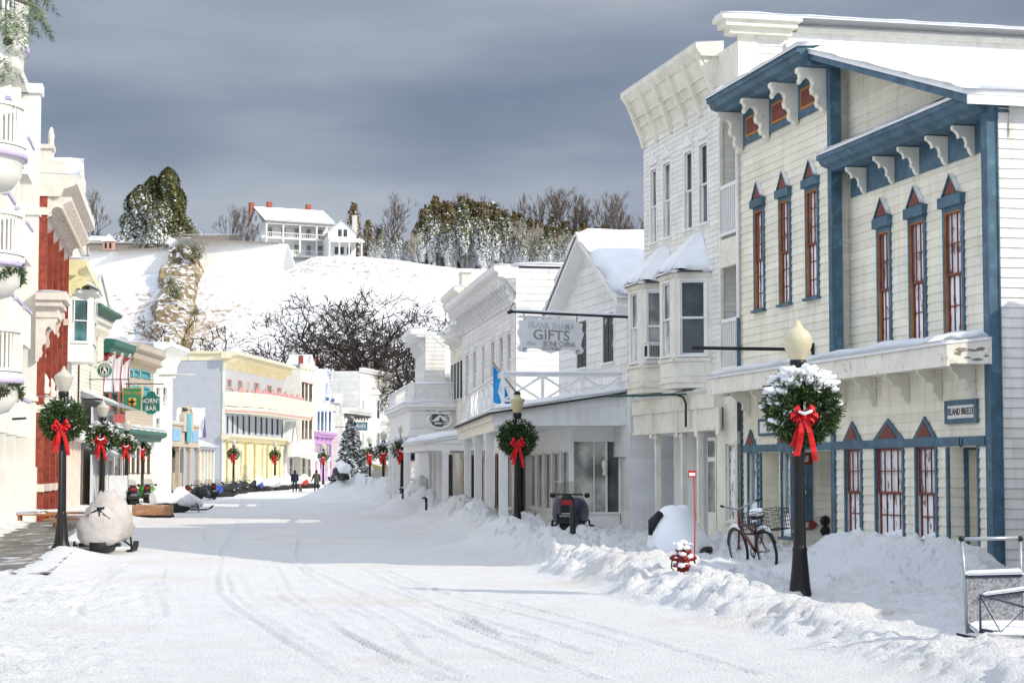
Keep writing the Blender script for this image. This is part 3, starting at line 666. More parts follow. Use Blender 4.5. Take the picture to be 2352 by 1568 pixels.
# canopy
uE = U(1626, .9, 880); q = MB()
q.prism([(.0, 4.05), (.86, 4.05), (.86, 4.0), (.92, 4.0), (.92, 4.42), (0, 4.52)], -.04, uE, 'x')
for u_ in [U(x, .92, 850) for x in (1770, 1905)]: q.box(u_ - .012, u_ + .012, .92, .93, 4.02, 4.42)
q.obj('canopy', mat('peeling_cream_paint', (.80, .77, .67), .6, .05, 2, dirt=(.33, .24, .15), dscale=3.2, damt=.8), A)
q = MB(sm(-.041)); rg = random.Random(12)
for (a, z, w_, h_) in ((.22, 4.33, .22, .035), (.40, 4.30, .30, .03), (.62, 4.31, .26, .05), (.70, 4.24, .2, .04), (.30, 4.13, .3, .025), (.12, 4.2, .12, .02), (.5, 4.16, .16, .02)): q.prism([(a + w_ / 2 * math.cos(t) * rg.uniform(.6, 1.15), z + h_ * math.sin(t) * rg.uniform(.5, 1.3)) for t in [k * .5236 for k in range(12)]], 0, .004)
q.obj('bare_wood_patches', GREYW, A)
MB().snow((-.06, .96, 4.43), (uE + .04, .96, 4.43), (uE + .04, -.0, 4.54), (-.06, -.0, 4.54), .17, 90, 6, .22, seed=3).snow((.02, .03, 4.5), (uM, .03, 4.5), (uM, w1 + .03, 4.66), (.02, w1 + .03, 4.66), .2, 50, 5, .15, seed=9).obj('canopy_snow', SNOW, A)
for px in (2240, 2163, 2087, 2012, 1942, 1880, 1822, 1768, 1722):
    u_ = U(px, 0, 840); MB(fm(u_, .02, 4.04)).prism(bracket_poly(.5, .62, False), -.05, .05, 'x').obj('bracket', CREAM2, A)
# gas meter discs, horseshoe, house signs
for z_ in (.86, .62):
    q = MB(fm(r2[1] - .03, RF.wz(1893, 1205, r2[1])[0], z_)); q.M = q.M @ Matrix.Rotation(-math.pi / 2, 4, 'Y'); q.lathe([(0, .0), (.12, .0), (.13, .05), (.1, .09), (.05, .1), (0, .1)], n=8); q.obj('vent_cap', BLACK, A)
t_ = MB(fm(U(2213), .06, 2.6)); t_.tube([(.07 * math.sin(a), 0, .1 * math.cos(a)) for a in [x * .35 - 2.4 + math.pi for x in range(14)]], .012, 5); t_.obj('horseshoe', BLACK, A)
def board(F, par_name, label, x0, x1, y0, y1, w, mats, lines, cat='sign', th=.05, frame=.05):
    a0, a1, z0, z1 = rect(F, x0, x1, y0, y1, w)
    t = F.thing(par_name, label, cat, (a0 + a1) / 2, w, z0); W_ = a1 - a0; H_ = z1 - z0
    MB().box(-W_ / 2 + frame, W_ / 2 - frame, 0, th * .6, frame, H_ - frame).obj('sign_board', mats[0], t)
    q = MB(); q.box(-W_ / 2, -W_ / 2 + frame, 0, th, 0, H_); q.box(W_ / 2 - frame, W_ / 2, 0, th, 0, H_); q.box(-W_ / 2 + frame, W_ / 2 - frame, 0.001, th - .001, 0, frame); q.box(-W_ / 2 + frame, W_ / 2 - frame, .001, th - .001, H_ - frame, H_); q.obj('sign_frame', mats[1], t)
    for s_, sz, fx, fz, m_, sx in lines: text(t, s_, sz * H_, m_, (fx * W_, th * .6 + .006, fz * H_), ext=.004, sx=sx)
    return t
INK = mat('dark_ink', (.05, .06, .08), .6); PAPER = mat('sign_white', (.8, .78, .72), .5, .04)
board(RF, 'shop_sign', 'white house sign reading ISLAND BREEZE in a blue frame above the right doorway', 2174, 2247, 918, 972, .03, (PAPER, BLUE), [('ISLAND BREEZE', .42, 0, .5, INK, .86)], frame=.1)
board(RF, 'shop_sign', 'small blue framed sign on the cream wall half hidden behind the big wreath', 1745, 1800, 960, 1000, .03, (PAPER, BLUE), [('SWEET SHOP', .3, 0, .68, INK, .8), ('GIFTS TOYS', .3, 0, .36, INK, .8)], frame=.07)
sg = RF.thing('hanging_shop_sign', 'tall dark blue signboard lettered SHOPS in the recessed doorway behind the lamp', 'sign', r2[1] - .06, RF.wz(1866, 1100, r2[1] - .06)[0] + .30 * 1.1, .65)
sg.scale = (1, 1.1, 1.26)
MB().box(-.02, .02, -.3, .16, .18, 1.22).obj('sign_board', BLUE, sg)
MB().box(-.025, .025, -.3, .16, 1.223, 1.44).obj('sign_tab', BRICKRED, sg); q = MB(); q.prism([(.16, 0), (-.3, 0), (-.42, .09), (-.3, .177), (.16, .177)], -.025, .025, 'x'); q.obj('sign_tab', BRICKRED, sg)
RS = Matrix(((0, 0, -1), (-1, 0, 0), (0, 1, 0))).to_4x4()
for i, c in enumerate('SHOPS'): text(sg, c, .2, PAPER, (-.024, -.07, 1.10 - i * .2), rot=RS, ext=.003)
text(sg, 'mall', .17, PAPER, (-.029, -.07, 1.33), rot=RS, ext=.003); text(sg, 'mall', .15, PAPER, (-.029, -.07, .085), rot=RS, ext=.003)
# ------------------------------------------------------------------ B: tall white house with bays
B = RF.thing('tall_white_house', 'tall three storey off white clapboard house with flared cornice, stacked porches and two bay windows', 'house')
uB0 = uL + .03; uP0 = U(1694, 0, 600); uP1 = U(1655, 0, 600); uB1 = U(1480, 0, 600)
tw = [rect(RF, *r_) for r_ in ((1608, 1626, 315, 505), (1574, 1591, 337, 523), (1525, 1541, 371, 542), (1496, 1509, 388, 557))]
tw = [(a, b, 8.85, 11.05) for a, b, c, d in tw]
MB().wall(uP1, uB1, 4.0, 12.3, tw, lap=.15, t=.02).obj('front_wall', WSID, B)
for i, h in enumerate(tw):
    o = win(B, FLAT, *h, cas=WHITE, pane=PANEG if i > 1 else PANE, cw=.08, cp=.03, dep=.06, head=.0)
    xm = (h[0] + h[1]) / 2; q = MB(); q.prism([(xm - .42, 11.2), (xm + .42, 11.2), (xm + .42, 11.26), (xm, 11.56), (xm - .42, 11.26)], -.01, .07); q.obj('pediment', WHITE, o)
MB(sm(uP1)).wall(-1.3, 0, 4.0, 13.3, (), lap=.15, t=.02).obj('porch_wall', WSID, B)
MB(fm(0, -1.3)).wall(uP0 - .3, uP1, 4.0, 13.3, (), lap=.15).obj('porch_back_wall', WSID, B)
MB(sm(uB0)).wall(-30, -.0, 8.0, 13.6, (), lap=.2, t=.022).obj('side_wall', WSID, B)
q = MB(); q.box(uB0 - .05, uB0 + .02, -.5, .03, 8.0, 13.45); q.box(uB0 - .01, uP0, -.5, .04, 3.9, 13.3); q.obj('corner_pilaster', CREAM2, B)
q = MB(); q.box(uB0 - .25, uP0 + .05, -1.4, .32, 13.45, 13.62); q.box(uB0 - .4, uP0 + .1, -1.5, .48, 13.62, 13.78); q.box(uB0 - .5, uP0 + .15, -1.6, .6, 13.78, 13.9); q.box(uB0 - .12, uB0 + .4, -30, -1.6, 13.6, 13.72); q.obj('parapet_cornice', CREAM2, B)
MB().snow((uB0 - .5, .6, 13.9), (uB0 + .5, .6, 13.9), (uB0 + .5, -30, 13.9), (uB0 - .5, -30, 13.9), .12, 6, 60, .2).obj('roof_snow', SNOW, B)
for z_ in (4.62, 8.2):        # porch decks, rails
    q = MB(); q.box(uP0, uP1, -1.3, .02, z_ - .28, z_); q.obj('porch_deck', CREAM2, B)
    q = MB(); q.box(uP0, uP1, -.04, .04, z_ + 1.35, z_ + 1.45); q.box(uP0, uP1, -.03, .03, z_ + .1, z_ + .17)
    n = 9
    for k in range(n): u_ = uP0 + (uP1 - uP0) * (k + .5) / n; q.box(u_ - .025, u_ + .025, -.02, .02, z_ + .17, z_ + 1.35)
    q.obj('railing', WHITE, B)
MB().box(uP0, uP1, -.1, .03, 11.5, 13.3).obj('porch_header', CREAM2, B); MB().box(uP0, uP1, -.1, .03, 7.45, 7.92).obj('porch_header', CREAM2, B)
q = MB(); q.box(uP1 - .1, uP1 + .02, -.05, .04, 3.9, 12.3); q.obj('porch_post', CREAM2, B)
MB().box(uP0 + .2, uP0 + .75, -1.25, -1.15, 4.7, 6.9).obj('porch_door', WHITE, B)
# flared cornice
zf0, zf1 = 12.15, 13.25
q = MB(); q.add([(uP1, .0, zf0), (uB1, .0, zf0), (uB1, .50, zf1), (uP1, .50, zf1)], [(0, 1, 2, 3)]); q.add([(uP1, 0, zf0), (uP1, .50, zf1), (uP1, 0, zf1), (uB1, 0, zf0), (uB1, .50, zf1), (uB1, 0, zf1)], [(0, 1, 2), (3, 4, 5)])
q.box(uP1 - .05, uB1 + .03, -.03, .04, zf0 - .12, zf0)
for f in (.3, .55): q.box(uP1 + .1, uB1 - .1, .50 * f, .50 * f + .06, zf0 + (zf1 - zf0) * f - .03, zf0 + (zf1 - zf0) * f + .02)
q.obj('cove', CREAM2, B)
q = MB(); q.prism([(-.1, 13.2), (.52, 13.2), (.60, 13.3), (.68, 13.42), (.68, 13.55), (-.1, 13.6)], uP1 - .1, uB1 + .2, 'x'); q.obj('cornice', CREAM2, B)
MB().snow((uP1 - .1, .68, 13.56), (uB1 + .2, .68, 13.56), (uB1 + .2, -.1, 13.62), (uP1 - .1, -.1, 13.62), .05, 24, 4, .12).obj('snow_cap', SNOW, B)
for k in range(6):
    u_ = uP1 + .12 + (uB1 - uP1 - .24) * k / 5; q = MB(fm(u_)); q.prism([(0, zf0 - .3), (.09, zf0 - .3), (.16, zf0 - .02), (.60, zf1 - .05), (.60, zf1 + .01), (0, zf1 + .01)], -.09, .09, 'x'); q.obj('bracket', CREAM2, B)
# bay windows
def bay(un, pane1, ac=False, drop=0):
    p = [(un, .0), (un + .38, .93), (un + 1.75, .93), (un + 2.13, 0)]; z0, z1 = 4.3, 7.45
    body = MB(); wn = []
    segs = [(p[0], p[1]), (p[1], p[2]), (p[2], p[3])]
    bw = None
    for si, (a, b) in enumerate(segs):
        d = Vector((b[0] - a[0], b[1] - a[1], 0)); L = d.length; d.normalize(); n = Vector((-d.y, d.x, 0)) 
        if si == 0 and n.x > 0: n = -n
        M = Matrix(((d.x, n.x, 0, a[0]), (d.y, n.y, 0, a[1]), (0, 0, 1, 0), (0, 0, 0, 1)))
        h = (.16, L - .16, 5.2, 7.22) if si != 1 else (.32, L - .32, 5.2, 7.22)
        body.M = M; body.wall(0, L, z0, z1, [h], lap=0, rev=.08)
        body.box(.2, L - .2, .0, .025, 4.62, 5.0); body.box(.0, L, 0, .05, 5.02, 5.12) ; body.box(0, L, 0, .04, 4.45, 4.5); body.box(0, L, 0, .05, z1 - .12, z1)
        wn.append((M, h, pane1 if si == 0 else PANEL))
    body.M = Matrix.Identity(4); body.add([(x, y, z0) for x, y in p], [(0, 1, 2, 3)])
    bw = body.obj('bay_window', CREAM2, B)
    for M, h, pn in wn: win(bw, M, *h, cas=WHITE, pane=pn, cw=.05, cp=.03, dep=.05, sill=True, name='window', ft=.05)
    ap = [(un + .75, .0, 8.55), (un + 1.4, .0, 8.55)]; e = .14
    ev = [(un - e, -.0, z1), (un + .38 - e * .5, .93 + e, z1), (un + 1.75 + e * .5, .93 + e, z1), (un + 2.13 + e, 0, z1)]
    rf = MB(); rf.box(ev[0][0] + .1, ev[3][0] - .1, 0, .9, z1 + .001, z1 + .02); rf.add(ev + ap, [(0, 1, 4), (1, 2, 5, 4), (2, 3, 5), (0, 1, 2, 3)]); rf.obj('bay_roof', BLACK, bw)
    sn = MB(); t = .17; up = lambda q, k=1: (q[0], q[1], q[2] + t * k)
    ct = (un + 1.06, .2, 8.75)
    def tri(a, b, c, d, n=10, sd=0):      # a b eave, c d ridge
        sn.snow(a, b, d, c, t, n, 8, .1, seed=sd, drop=.0, amp=.15)
    tri(ev[0], ev[1], (un + .75, -.02, 8.55), (un + .78, .02, 8.55)); tri(ev[1], ev[2], (un + .75, .0, 8.56), (un + 1.4, .0, 8.56), 12, 1); tri(ev[2], ev[3], (un + 1.37, .02, 8.55), (un + 1.4, -.02, 8.55), 10, 2)
    sn.obj('roof_snow', SNOW, bw)
    return p
unb = U(1634, 0, 750)
bay(unb, PANE)
# second bay: its near corner shows beside the first
un2 = None
for k in range(200):
    c = unb + 2.3 + k * .02
    P_ = RF.P(c + .38, .93, 6); r_ = (P_.x / P_.y)
    if 1176 + 4500 * r_ * 1.0 < 1474: un2 = c; break
bay(un2 or unb + 3, PANEG)
ac = RF.thing('air_conditioner', 'small boxy air conditioner sticking out of the left bay window', 'air conditioner', (un2 or unb + 3) + .12, .72, 5.25)
q = MB(); q.box(-.42, -.05, -.2, .22, 0, .42); q.mi = 1
for k in range(7): q.box(-.43, -.42, -.16 + .05 * k, -.13 + .05 * k, .05, .37)
q.box(-.38, -.1, .22, .226, .06, .36); q.obj('case', [WHITE, DARK], ac)
MB().snow((-.42, -.2, .42), (-.05, -.2, .42), (-.05, .22, .42), (-.42, .22, .42), .06, 6, 6, .05).obj('snow_cap', SNOW, ac)
# storefront below
q = MB(); q.prism([(0, 3.72), (.42, 3.72), (.42, 4.1), (.5, 4.2), (0, 4.24)], uP1 - .6, uB1 + .0, 'x'); q.obj('storefront_beam', CREAM2, B)
MB().snow((uP1 - .5, .5, 4.2), (uB1, .5, 4.2), (uB1, 0, 4.26), (uP1 - .5, 0, 4.26), .06, 24, 4, .1).obj('snow_cap', SNOW, B)
q = MB(); q.box(uP1 - .6, uB1, .2, .36, 3.12, 3.72)
for px in (1497, 1555, 1600, 1650): u_ = U(px, .36, 960); q.box(u_ - .14, u_ + .14, .36, .4, 3.0, 3.72)
q.box(uP1 - .6, uB1, .36, .41, 3.12, 3.2); q.obj('storefront_frieze', CREAM2, B)
for px0, px1 in ((1490, 1509), (1548, 1569), (1585, 1606)):
    u0, u1 = sorted((U(px0, .36, 1080), U(px1, .36, 1080))); MB().box(u0, u0 + .16, .24, .38, GZB, 3.12).box(u0 - .03, u0 + .19, .21, .41, 2.95, 3.05).box(u0 - .03, u0 + .19, .21, .41, GZB, .45).obj('column', CREAM2, B)
q = MB(fm(0, -.9)); sw = rect(RF, 1610, 1628, 1020, 1180, -.9); q.wall(uP1 - .2, uB1, GZB, 3.12, (), lap=0); q.M = Matrix.Identity(4); q.quad((uP1 - .2, .36, 3.118), (uB1, .36, 3.118), (uB1, -.9, 3.118), (uP1 - .2, -.9, 3.118)); q.obj('entry_wall', WHITE, B)
MB(sm(U(1600, 0, 1080))).wall(-.9, .1, GZB, 3.12, (), lap=0).obj('entry_wall', WHITE, B)
dq = rect(RF, 1629, 1649, 1020, 1250, .1); q = MB(fm(0, .1)); q.box(dq[0], dq[1], 0, .05, GZB, 2.95); q.mi = 1; q.box(dq[0] + .08, dq[1] - .08, .05, .058, .95, 2.3); q.box(dq[0] + .08, dq[1] - .08, .05, .058, 2.42, 2.85); q.obj('door', [CREAM2, mat_pane('green_glass', (.2, .24, .2))], B)
hw_ = rect(RF, 1668, 1690, 1025, 1200, .15); hw_ = (hw_[0], hw_[1], .75, 2.75)
MB(fm(0, .15)).wall(uL - .05, uP1, GZB, 4.0, [hw_], lap=0, rev=.1).obj('storefront_wall', CREAM2, B)
win(B, fm(0, .15), *hw_, cas=CREAM2, pane=PANEF, hung=False, cw=.07)
# green pipe of a missing awning
gp = RF.thing('awning_pipe', 'dark green metal awning pipe bent down over the cream storefront', 'pipe', 0, 0, 0)
GREEN = mat('dark_green_metal', (.02, .07, .055), .4)
uG = U(1575, .5, 905); a_ = (uG, .5, RF.Z(1575, 905, .5)); zz = a_[2]
q = MB(); q.tube([(uG + .0, .5, zz - .9), (uG, .5, zz - .25), (uG + .05, .55, zz - .08), (uG + .25, .7, zz), (uG + 1.2, 1.55, zz + .0), (uG + 2.2, 2.1, zz + .02)], .035, 8); q.tube([(uG, .5, zz), (uG + 2.2, 2.1, zz + .02)], .02, 5); q.obj('pipe', GREEN, gp)
# ------------------------------------------------------------------ G: white gabled house
Gb = RF.thing('gabled_house', 'white gabled clapboard house with thick roof snow and dark shuttered windows behind the porch deck', 'house')
ug0, ug1 = U(1443, 0, 780), U(1284, 0, 780); ugm = U(1352, 0, 560) ; ze, zp = 7.45, 9.72
ugm = (ug0 + ug1) / 2
gw = [rect(RF, 1386, 1411, 727, 820), rect(RF, 1326, 1349, 752, 835)]; gw = [(a, b, 5.55, 7.15) for a, b, c, d in gw]
MB().wall(ug0, ug1, 2.5, ze, gw, lap=.27, t=.025).sidepoly([(ug0, ze), (ug1, ze), (ugm, zp)], .27, .025).obj('front_wall', WSID2, Gb)
MB(sm(ug0)).wall(-14, 0, 2.5, ze, (), lap=.27).obj('side_wall', WSID2, Gb)
for i, h in enumerate(gw):
    o = win(Gb, FLAT, *h, cas=WHITE, pane=PANE, cw=.08, sill=True, nx=1, dep=.04, hung=False)
    q = MB(); q.box(h[0] + .03, (h[0] + h[1]) / 2 - .03, -.03, .01, h[2] + .03, h[3] - .03); q.box((h[0] + h[1]) / 2 + .03, h[1] - .03, -.03, .01, h[2] + .03, h[3] - .03); q.obj('shutter', mat('dark_shutter', (.02, .024, .026), .5, dirt=(.8, .8, .82), dscale=1.5, damt=.9), o)
for sx, nm in ((-1, 'near'), (1, 'far')):
    ux = ug0 if sx < 0 else ug1; sl_ = (zp - ze) / (ugm - ug0); ov = .45
    a = (ux + sx * ov, ze - sl_ * ov); q = MB(); q.prism([(a[0], a[1]), (ugm, zp), (ugm, zp + .2), (a[0], a[1] + .2)], -14, .5); q.obj('roof', WHITE, Gb)
    MB().snow((a[0] + sx * .06, .56, a[1] + .2), (ugm, .56, zp + .2), (ugm, -14, zp + .2), (a[0] + sx * .06, -14, a[1] + .2), .34, 20, 40, .4, seed=5, amp=.1).obj('roof_snow', SNOW, Gb)
q = MB(); q.prism([(ug0 - .5, ze - .55), (ug0 - .3, ze - .55), (ug0 - .3, ze - .3), (ug0 - .5, ze - .3)], -6, .55); q.obj('gutter', WHITE, Gb)
q = MB(fm(ugm - .6, .02, 9.2)); q.box(-.16, .16, 0, .05, 0, .42)
for k in range(5): q.box(-.14, .14, .05, .07, .04 + k * .075, .07 + k * .075)
q.obj('gable_vent', GREYW, Gb)
q = MB()
for k in range(14): u_ = ug0 + .3 + k * .28; q.box(u_, u_ + .05, .02, .04, 7.5, 7.62)
q.obj('trim_studs', WHITE, Gb)
# ------------------------------------------------------------------ H: gift shop with porch roof
HF = Fr(-.56, 61, -.085, 1)
Hh = HF.thing('gift_shop', 'low white gift shop with snowy sloping porch roof, white columns and large shop windows', 'shop')
wR = HF.wz(1437, 1000, 0)[0]; wI = HF.wz(1311, 1100, 1.3)[0]; HL = 19.0
q = MB(); q.M = sm(0); q.prism([(wR, 3.47), (-.02, 3.47), (-.02, 3.84), (wR, 4.5)], -.0, -.12); q.obj('gable_panel', WSID2, Hh)
q = MB(); q.box(.12, HL, -.12, .0, 3.3, 3.9); q.box(-.02, HL, -.02, .08, 3.62, 3.86); q.obj('fascia', CREAM2, Hh)
q = MB(); q.quad((.12, -.12, 3.47), (HL, -.12, 3.47), (HL, wR, 3.47), (.12, wR, 3.47)); q.obj('porch_ceiling', WHITE, Hh)
q = MB(); q.add([(-.2, .2, 3.86), (HL, .2, 3.86), (HL, wR, 4.52), (-.2, wR, 4.52), (-.2, .2, 3.80), (HL, .2, 3.80), (HL, wR, 4.46), (-.2, wR, 4.46)], [(0, 1, 2, 3), (4, 5, 6, 7), (0, 1, 5, 4), (0, 3, 7, 4)]); q.obj('roof', mat('dark_shingle', (.05, .05, .05), .9), Hh)
MB().snow((-.18, .18, 3.87), (HL, .18, 3.87), (HL, wR, 4.53), (-.18, wR, 4.53), .17, 60, 14, .25, seed=8, amp=.3).obj('roof_snow', SNOW, Hh)
for px in (1156, 1124, 1098, 1074):
    u_ = HF.U(px, -.14, 1100); q = MB(); q.box(u_ - .13, u_ + .13, -.27, -.01, -.2, 3.3); q.box(u_ - .17, u_ + .17, -.31, .03, 3.05, 3.3); q.box(u_ - .16, u_ + .16, -.30, .02, -.2, .5); q.obj('column', WHITE, Hh)
# shop front facing us
a0, z0 = HF.wz(1421, 1176, 1.3); a1, z1 = HF.wz(1318, 1014, 1.3)
hs = (min(a0, a1), max(a0, a1), .75, HF.wz(1370, 1014, 1.3)[1])
MB(sm(1.3)).wall(wR, wI, -.2, 3.47, [hs], lap=0, rev=.1).obj('shop_wall', WHITE, Hh)
hm = hs[0] + (hs[1] - hs[0]) * .27
o = MB(sm(1.3)).box(hs[0] - .08, hs[0], -.0, .04, hs[2], hs[3]).box(hs[1], hs[1] + .08, 0, .04, hs[2], hs[3]).box(hs[0] - .08, hs[1] + .08, 0, .05, hs[3], hs[3] + .09).box(hs[0] - .08, hs[1] + .08, 0, .06, hs[2] - .06, hs[2]).box(hm - .03, hm + .03, -.06, -.01, hs[2], hs[3]).box(hm + .38, hm + .41, -.06, -.01, hs[2], hs[3]).obj('shop_window', WHITE, Hh)
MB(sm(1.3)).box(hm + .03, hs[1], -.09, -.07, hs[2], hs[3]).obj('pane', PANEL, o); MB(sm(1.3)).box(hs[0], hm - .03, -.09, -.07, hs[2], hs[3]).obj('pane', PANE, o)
q = MB(sm(1.25)); q.smooth = True; q.lathe([(0, 0), (.08, .02), (.07, .1), (.05, .16), (.08, .24), (.1, .34), (.09, .44), (.05, .5), (0, .52)], (hs[0] + .45, -.02, 1.9), 12); q.obj('display_bust', PAPER, Hh)
# shop front under the porch
fw = []; x_ = 1.7
while x_ < HL - 2: fw.append((x_, x_ + 2.2, .7, 2.7)); x_ += 2.75
MB(fm(0, wI)).wall(1.3, HL, -.2, 3.47, fw, lap=0).obj('porch_wall', WHITE, Hh)
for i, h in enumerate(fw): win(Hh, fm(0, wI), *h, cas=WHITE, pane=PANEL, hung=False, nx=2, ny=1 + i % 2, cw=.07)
q = MB(); q.box(-.6, -.45, wR - .1, -wR * 0 + wR + 1e-3, -.2, 4.5)
MB().box(-.9, 1.35, wR - 2.6, wR - .02, -.3, 4.5).obj('side_block', WSID2, Hh)
MB().box(3, HL, wR - 6, wR - .05, 2.4, 4.3).obj('rear_block', WSID2, Hh)
# roof railing
wr = HF.wz(1155, 900, .5)[0]; zd = 4.02
def xrail(par, M, a0, a1, z0, z1, n, post=True, snow=True):
    q = MB(M); q.box(a0, a1, -.04, .04, z1 - .09, z1); q.box(a0, a1, -.03, .03, z0 + .1, z0 + .17)
    for k in range(n + 1): a = a0 + (a1 - a0) * k / n; q.box(a - .05, a + .05, -.05, .05, z0 - .2, z1 + (.12 if k in (0,) else -.001))
    for k in range(n):
        xa = a0 + (a1 - a0) * k / n + .05; xb = a0 + (a1 - a0) * (k + 1) / n - .05
        q.tube([(xa, 0, z0 + .17), (xb, 0, z1 - .09)], .035, 4); q.tube([(xa, .01, z1 - .09), (xb, .01, z0 + .17)], .035, 4)
    o = q.obj('railing', WHITE, par)
    if snow: MB(M).snow((a0, -.06, z1), (a1, -.06, z1), (a1, .06, z1), (a0, .06, z1), .09, 30, 3, .05, drop=.01).obj('snow_cap', SNOW, o)
    return o
xrail(Hh, sm(.5), wR + .05, wr, zd + .1, 5.1, 3)
xrail(Hh, fm(0, wr), .55, HL - 1, zd, 5.1, 7)

# solid bodies behind the fronts
MB().box(.02, uL - .02, -26, -1.35, GZB, 8.9).obj('body', CREAM, A)
MB().box(uB0 + .03, uB1 - .02, -30, -1.4, GZB, 13.4).obj('body', WSID, B)
MB().box(ug0 + .03, ug1 - .02, -14, -.35, 0, 7.3).obj('body', WSID2, Gb)
# ------------------------------------------------------------------ helpers for plainer fronts
def front(T, F, u0, u1, z0, z1, rects, m, lap=.2, w=0, name='front_wall', **kw):
    hs = [rect(F, *r, w) for r in rects]; hs = [(max(u0 + .05, a), min(u1 - .05, b), c, d) for a, b, c, d in hs if min(u1 - .05, b) - max(u0 + .05, a) > .15]
    MB(fm(0, w)).wall(u0, u1, z0, z1, hs, lap=lap, t=.02, rev=.1).obj(name, m, T)
    for h in hs: win(T, fm(0, w), *h, **kw)
    return hs
def corn(T, F, u0, u1, z0, z1, d, m, w=0, n=0, bm=None, snow=.08, bh=.5, name='cornice', bt=.06, fancy=False):
    h = z1 - z0; q = MB(fm(0, w)); q.prism([(-.1, z0), (d * .55, z0), (d * .65, z0 + h * .35), (d * .9, z0 + h * .5), (d, z0 + h * .6), (d, z1), (-.1, z1 + .02)], u0, u1, 'x'); o = q.obj(name, m, T)
    for k in range(n):
        u_ = u0 + (u1 - u0) * (k + .5) / n; MB(fm(u_, w, z0)).prism(bracket_poly(d * .85, bh, fancy), -bt, bt, 'x').obj('bracket', bm or m, T)
    if snow: MB(fm(0, w)).snow((u0, d, z1), (u1, d, z1), (u1, -.1, z1 + .02), (u0, -.1, z1 + .02), snow, 24, 3, .1).obj('snow_cap', SNOW, T)
    return o
def flatroof(T, u0, u1, w0, w1_, z): MB().snow((u0, w1_, z), (u1, w1_, z), (u1, w0, z), (u0, w0, z), .2, 12, 12, .3).obj('roof_snow', SNOW, T)
# ------------------------------------------------------------------ K: white shop with scroll cornice
KF = Fr(.152, 76, -.138, 1)
K = KF.thing('scroll_cornice_building', 'white clapboard building with a deep cornice of dense scroll brackets behind the gift shop deck', 'building')
uk = KF.U(1062, 0, 800)
kr = [rect(KF, x0, x1, 770, 834) for x0, x1 in ((1168, 1174), (1150, 1156), (1131, 1136), (1110, 1114), (1089, 1094), (1072, 1077))]
kr = [(a, b + .25, 5.5, 7.5) for a, b, c, d in kr]
q = MB(); q.wall(0, uk, 3.0, 8.9, kr, lap=.22); q.obj('front_wall', WSID2, K)
for i, h in enumerate(kr): win(K, FLAT, *h, cas=WHITE, pane=PANE if i < 3 else PANEG, cw=.1, head=.12)
gk = [(1.0 + 3 * k, 3.0 + 3 * k, .6, 2.7) for k in range(7)]
MB().wall(0, uk, -.2, 3.0, gk, lap=0).obj('shop_wall', CREAM2, K)
for i, h in enumerate(gk): win(K, FLAT, *h, cas=(WHITE, BRICKRED, CREAM2)[i % 3], pane=(PANEG, PANE)[i % 2], hung=False, nx=2 + i % 2, cw=.1)
MB(sm(0)).wall(-16, 0, 3.0, 9.95, (), lap=.28).obj('side_wall', WSID2, K)
MB(sm(0)).prism([(-.25, 9.0), (0, 9.0), (.0, 9.9), (.7, 9.9), (.7, 9.6), (-.25, 9.6)], 0, .04).obj('corner_trim', WHITE, K)
corn(K, KF, -.05, uk, 9.55, 10.05, .85, WHITE, n=22, bh=.95, snow=.14, bt=.1, fancy=True)
MB().box(-.04, uk, 0, .06, 8.6, 8.72).obj('trim_band', WHITE, K)
MB().snow((-.1, .1, 10.05), (uk, .1, 10.05), (uk, -16, 10.0), (-.1, -16, 9.95), .22, 20, 30, .3).obj('roof_snow', SNOW, K)
v = MB(sm(-.01)); a0, z0 = KF.wz(1272, 702, 0); a1, z1 = KF.wz(1292, 678, 0); v.box(a0, a1, 0, .05, 8.4, 9.2)
for k in range(6): v.box(a0 + .05, a1 - .05, .05, .08, 8.45 + k * .12, 8.50 + k * .12)
v.obj('side_vent', WHITE, K)
# L: green shuttered neighbour on the same line
Lb = KF.thing('green_shuttered_house', 'narrow beige clapboard house with dark green shutters next to the scroll cornice building', 'house', uk)
L0 = uk; u_l = KF.U(1038, 0, 800) - uk
q = MB(); hl = [(u_l * f, u_l * f + .75, 5.6, 7.4) for f in (.08, .38, .70)]; q.wall(0, u_l, 0, 8.6, hl, lap=.2); q.obj('front_wall', CREAM, Lb)
SHUT = mat('dark_green_shutter', (.02, .045, .04), .5)
for h in hl:
    o = win(Lb, FLAT, *h, cas=WHITE, cw=.06, pane=PANEG); MB().box(h[0] - .42, h[0] - .08, .02, .07, h[2], h[3]).obj('shutter', SHUT, o); MB().box(h[1] + .08, h[1] + .42, .02, .07, h[2], h[3]).obj('shutter', SHUT, o)
corn(Lb, KF, -.02, u_l, 8.6, 9.0, .6, WHITE, n=5, snow=.3)
MB().box(0, u_l, -8, -.02, 0, 8.6).obj('body', CREAM, Lb)
# M: tall yellow trimmed building behind
MF = Fr(*[at(1068, 680, 106).x, 106], -.13, 1)
Mb = MF.thing('yellow_sided_building', 'tall pale yellow clapboard building showing above the roofs behind the scroll cornice', 'building')
YELS = mat('pale_yellow_siding', (.80, .66, .42), .6, .04, 2); YEL = mat('butter_yellow_paint', (.80, .73, .50), .55, .05, 2)
MB(sm(0)).wall(-14, -.3, 0, 11.6, (), lap=.2).obj('side_wall', YELS, Mb)
q = MB(); q.box(-.05, .1, -.35, .02, 0, 11.7); q.box(-.06, .1, -14, -.35, 11.6, 11.85); q.obj('trim', CREAM2, Mb)
front(Mb, MF, .1, 8, 0, 11.8, [], CREAM)
corn(Mb, MF, -.05, 8, 11.6, 12.1, .6, CREAM2, n=5, bh=1.0); MB().box(.6, 2.2, -.4, .1, 12.1, 12.9).box(.5, 2.3, -.45, .15, 12.9, 13.0).obj('parapet', CREAM2, Mb)
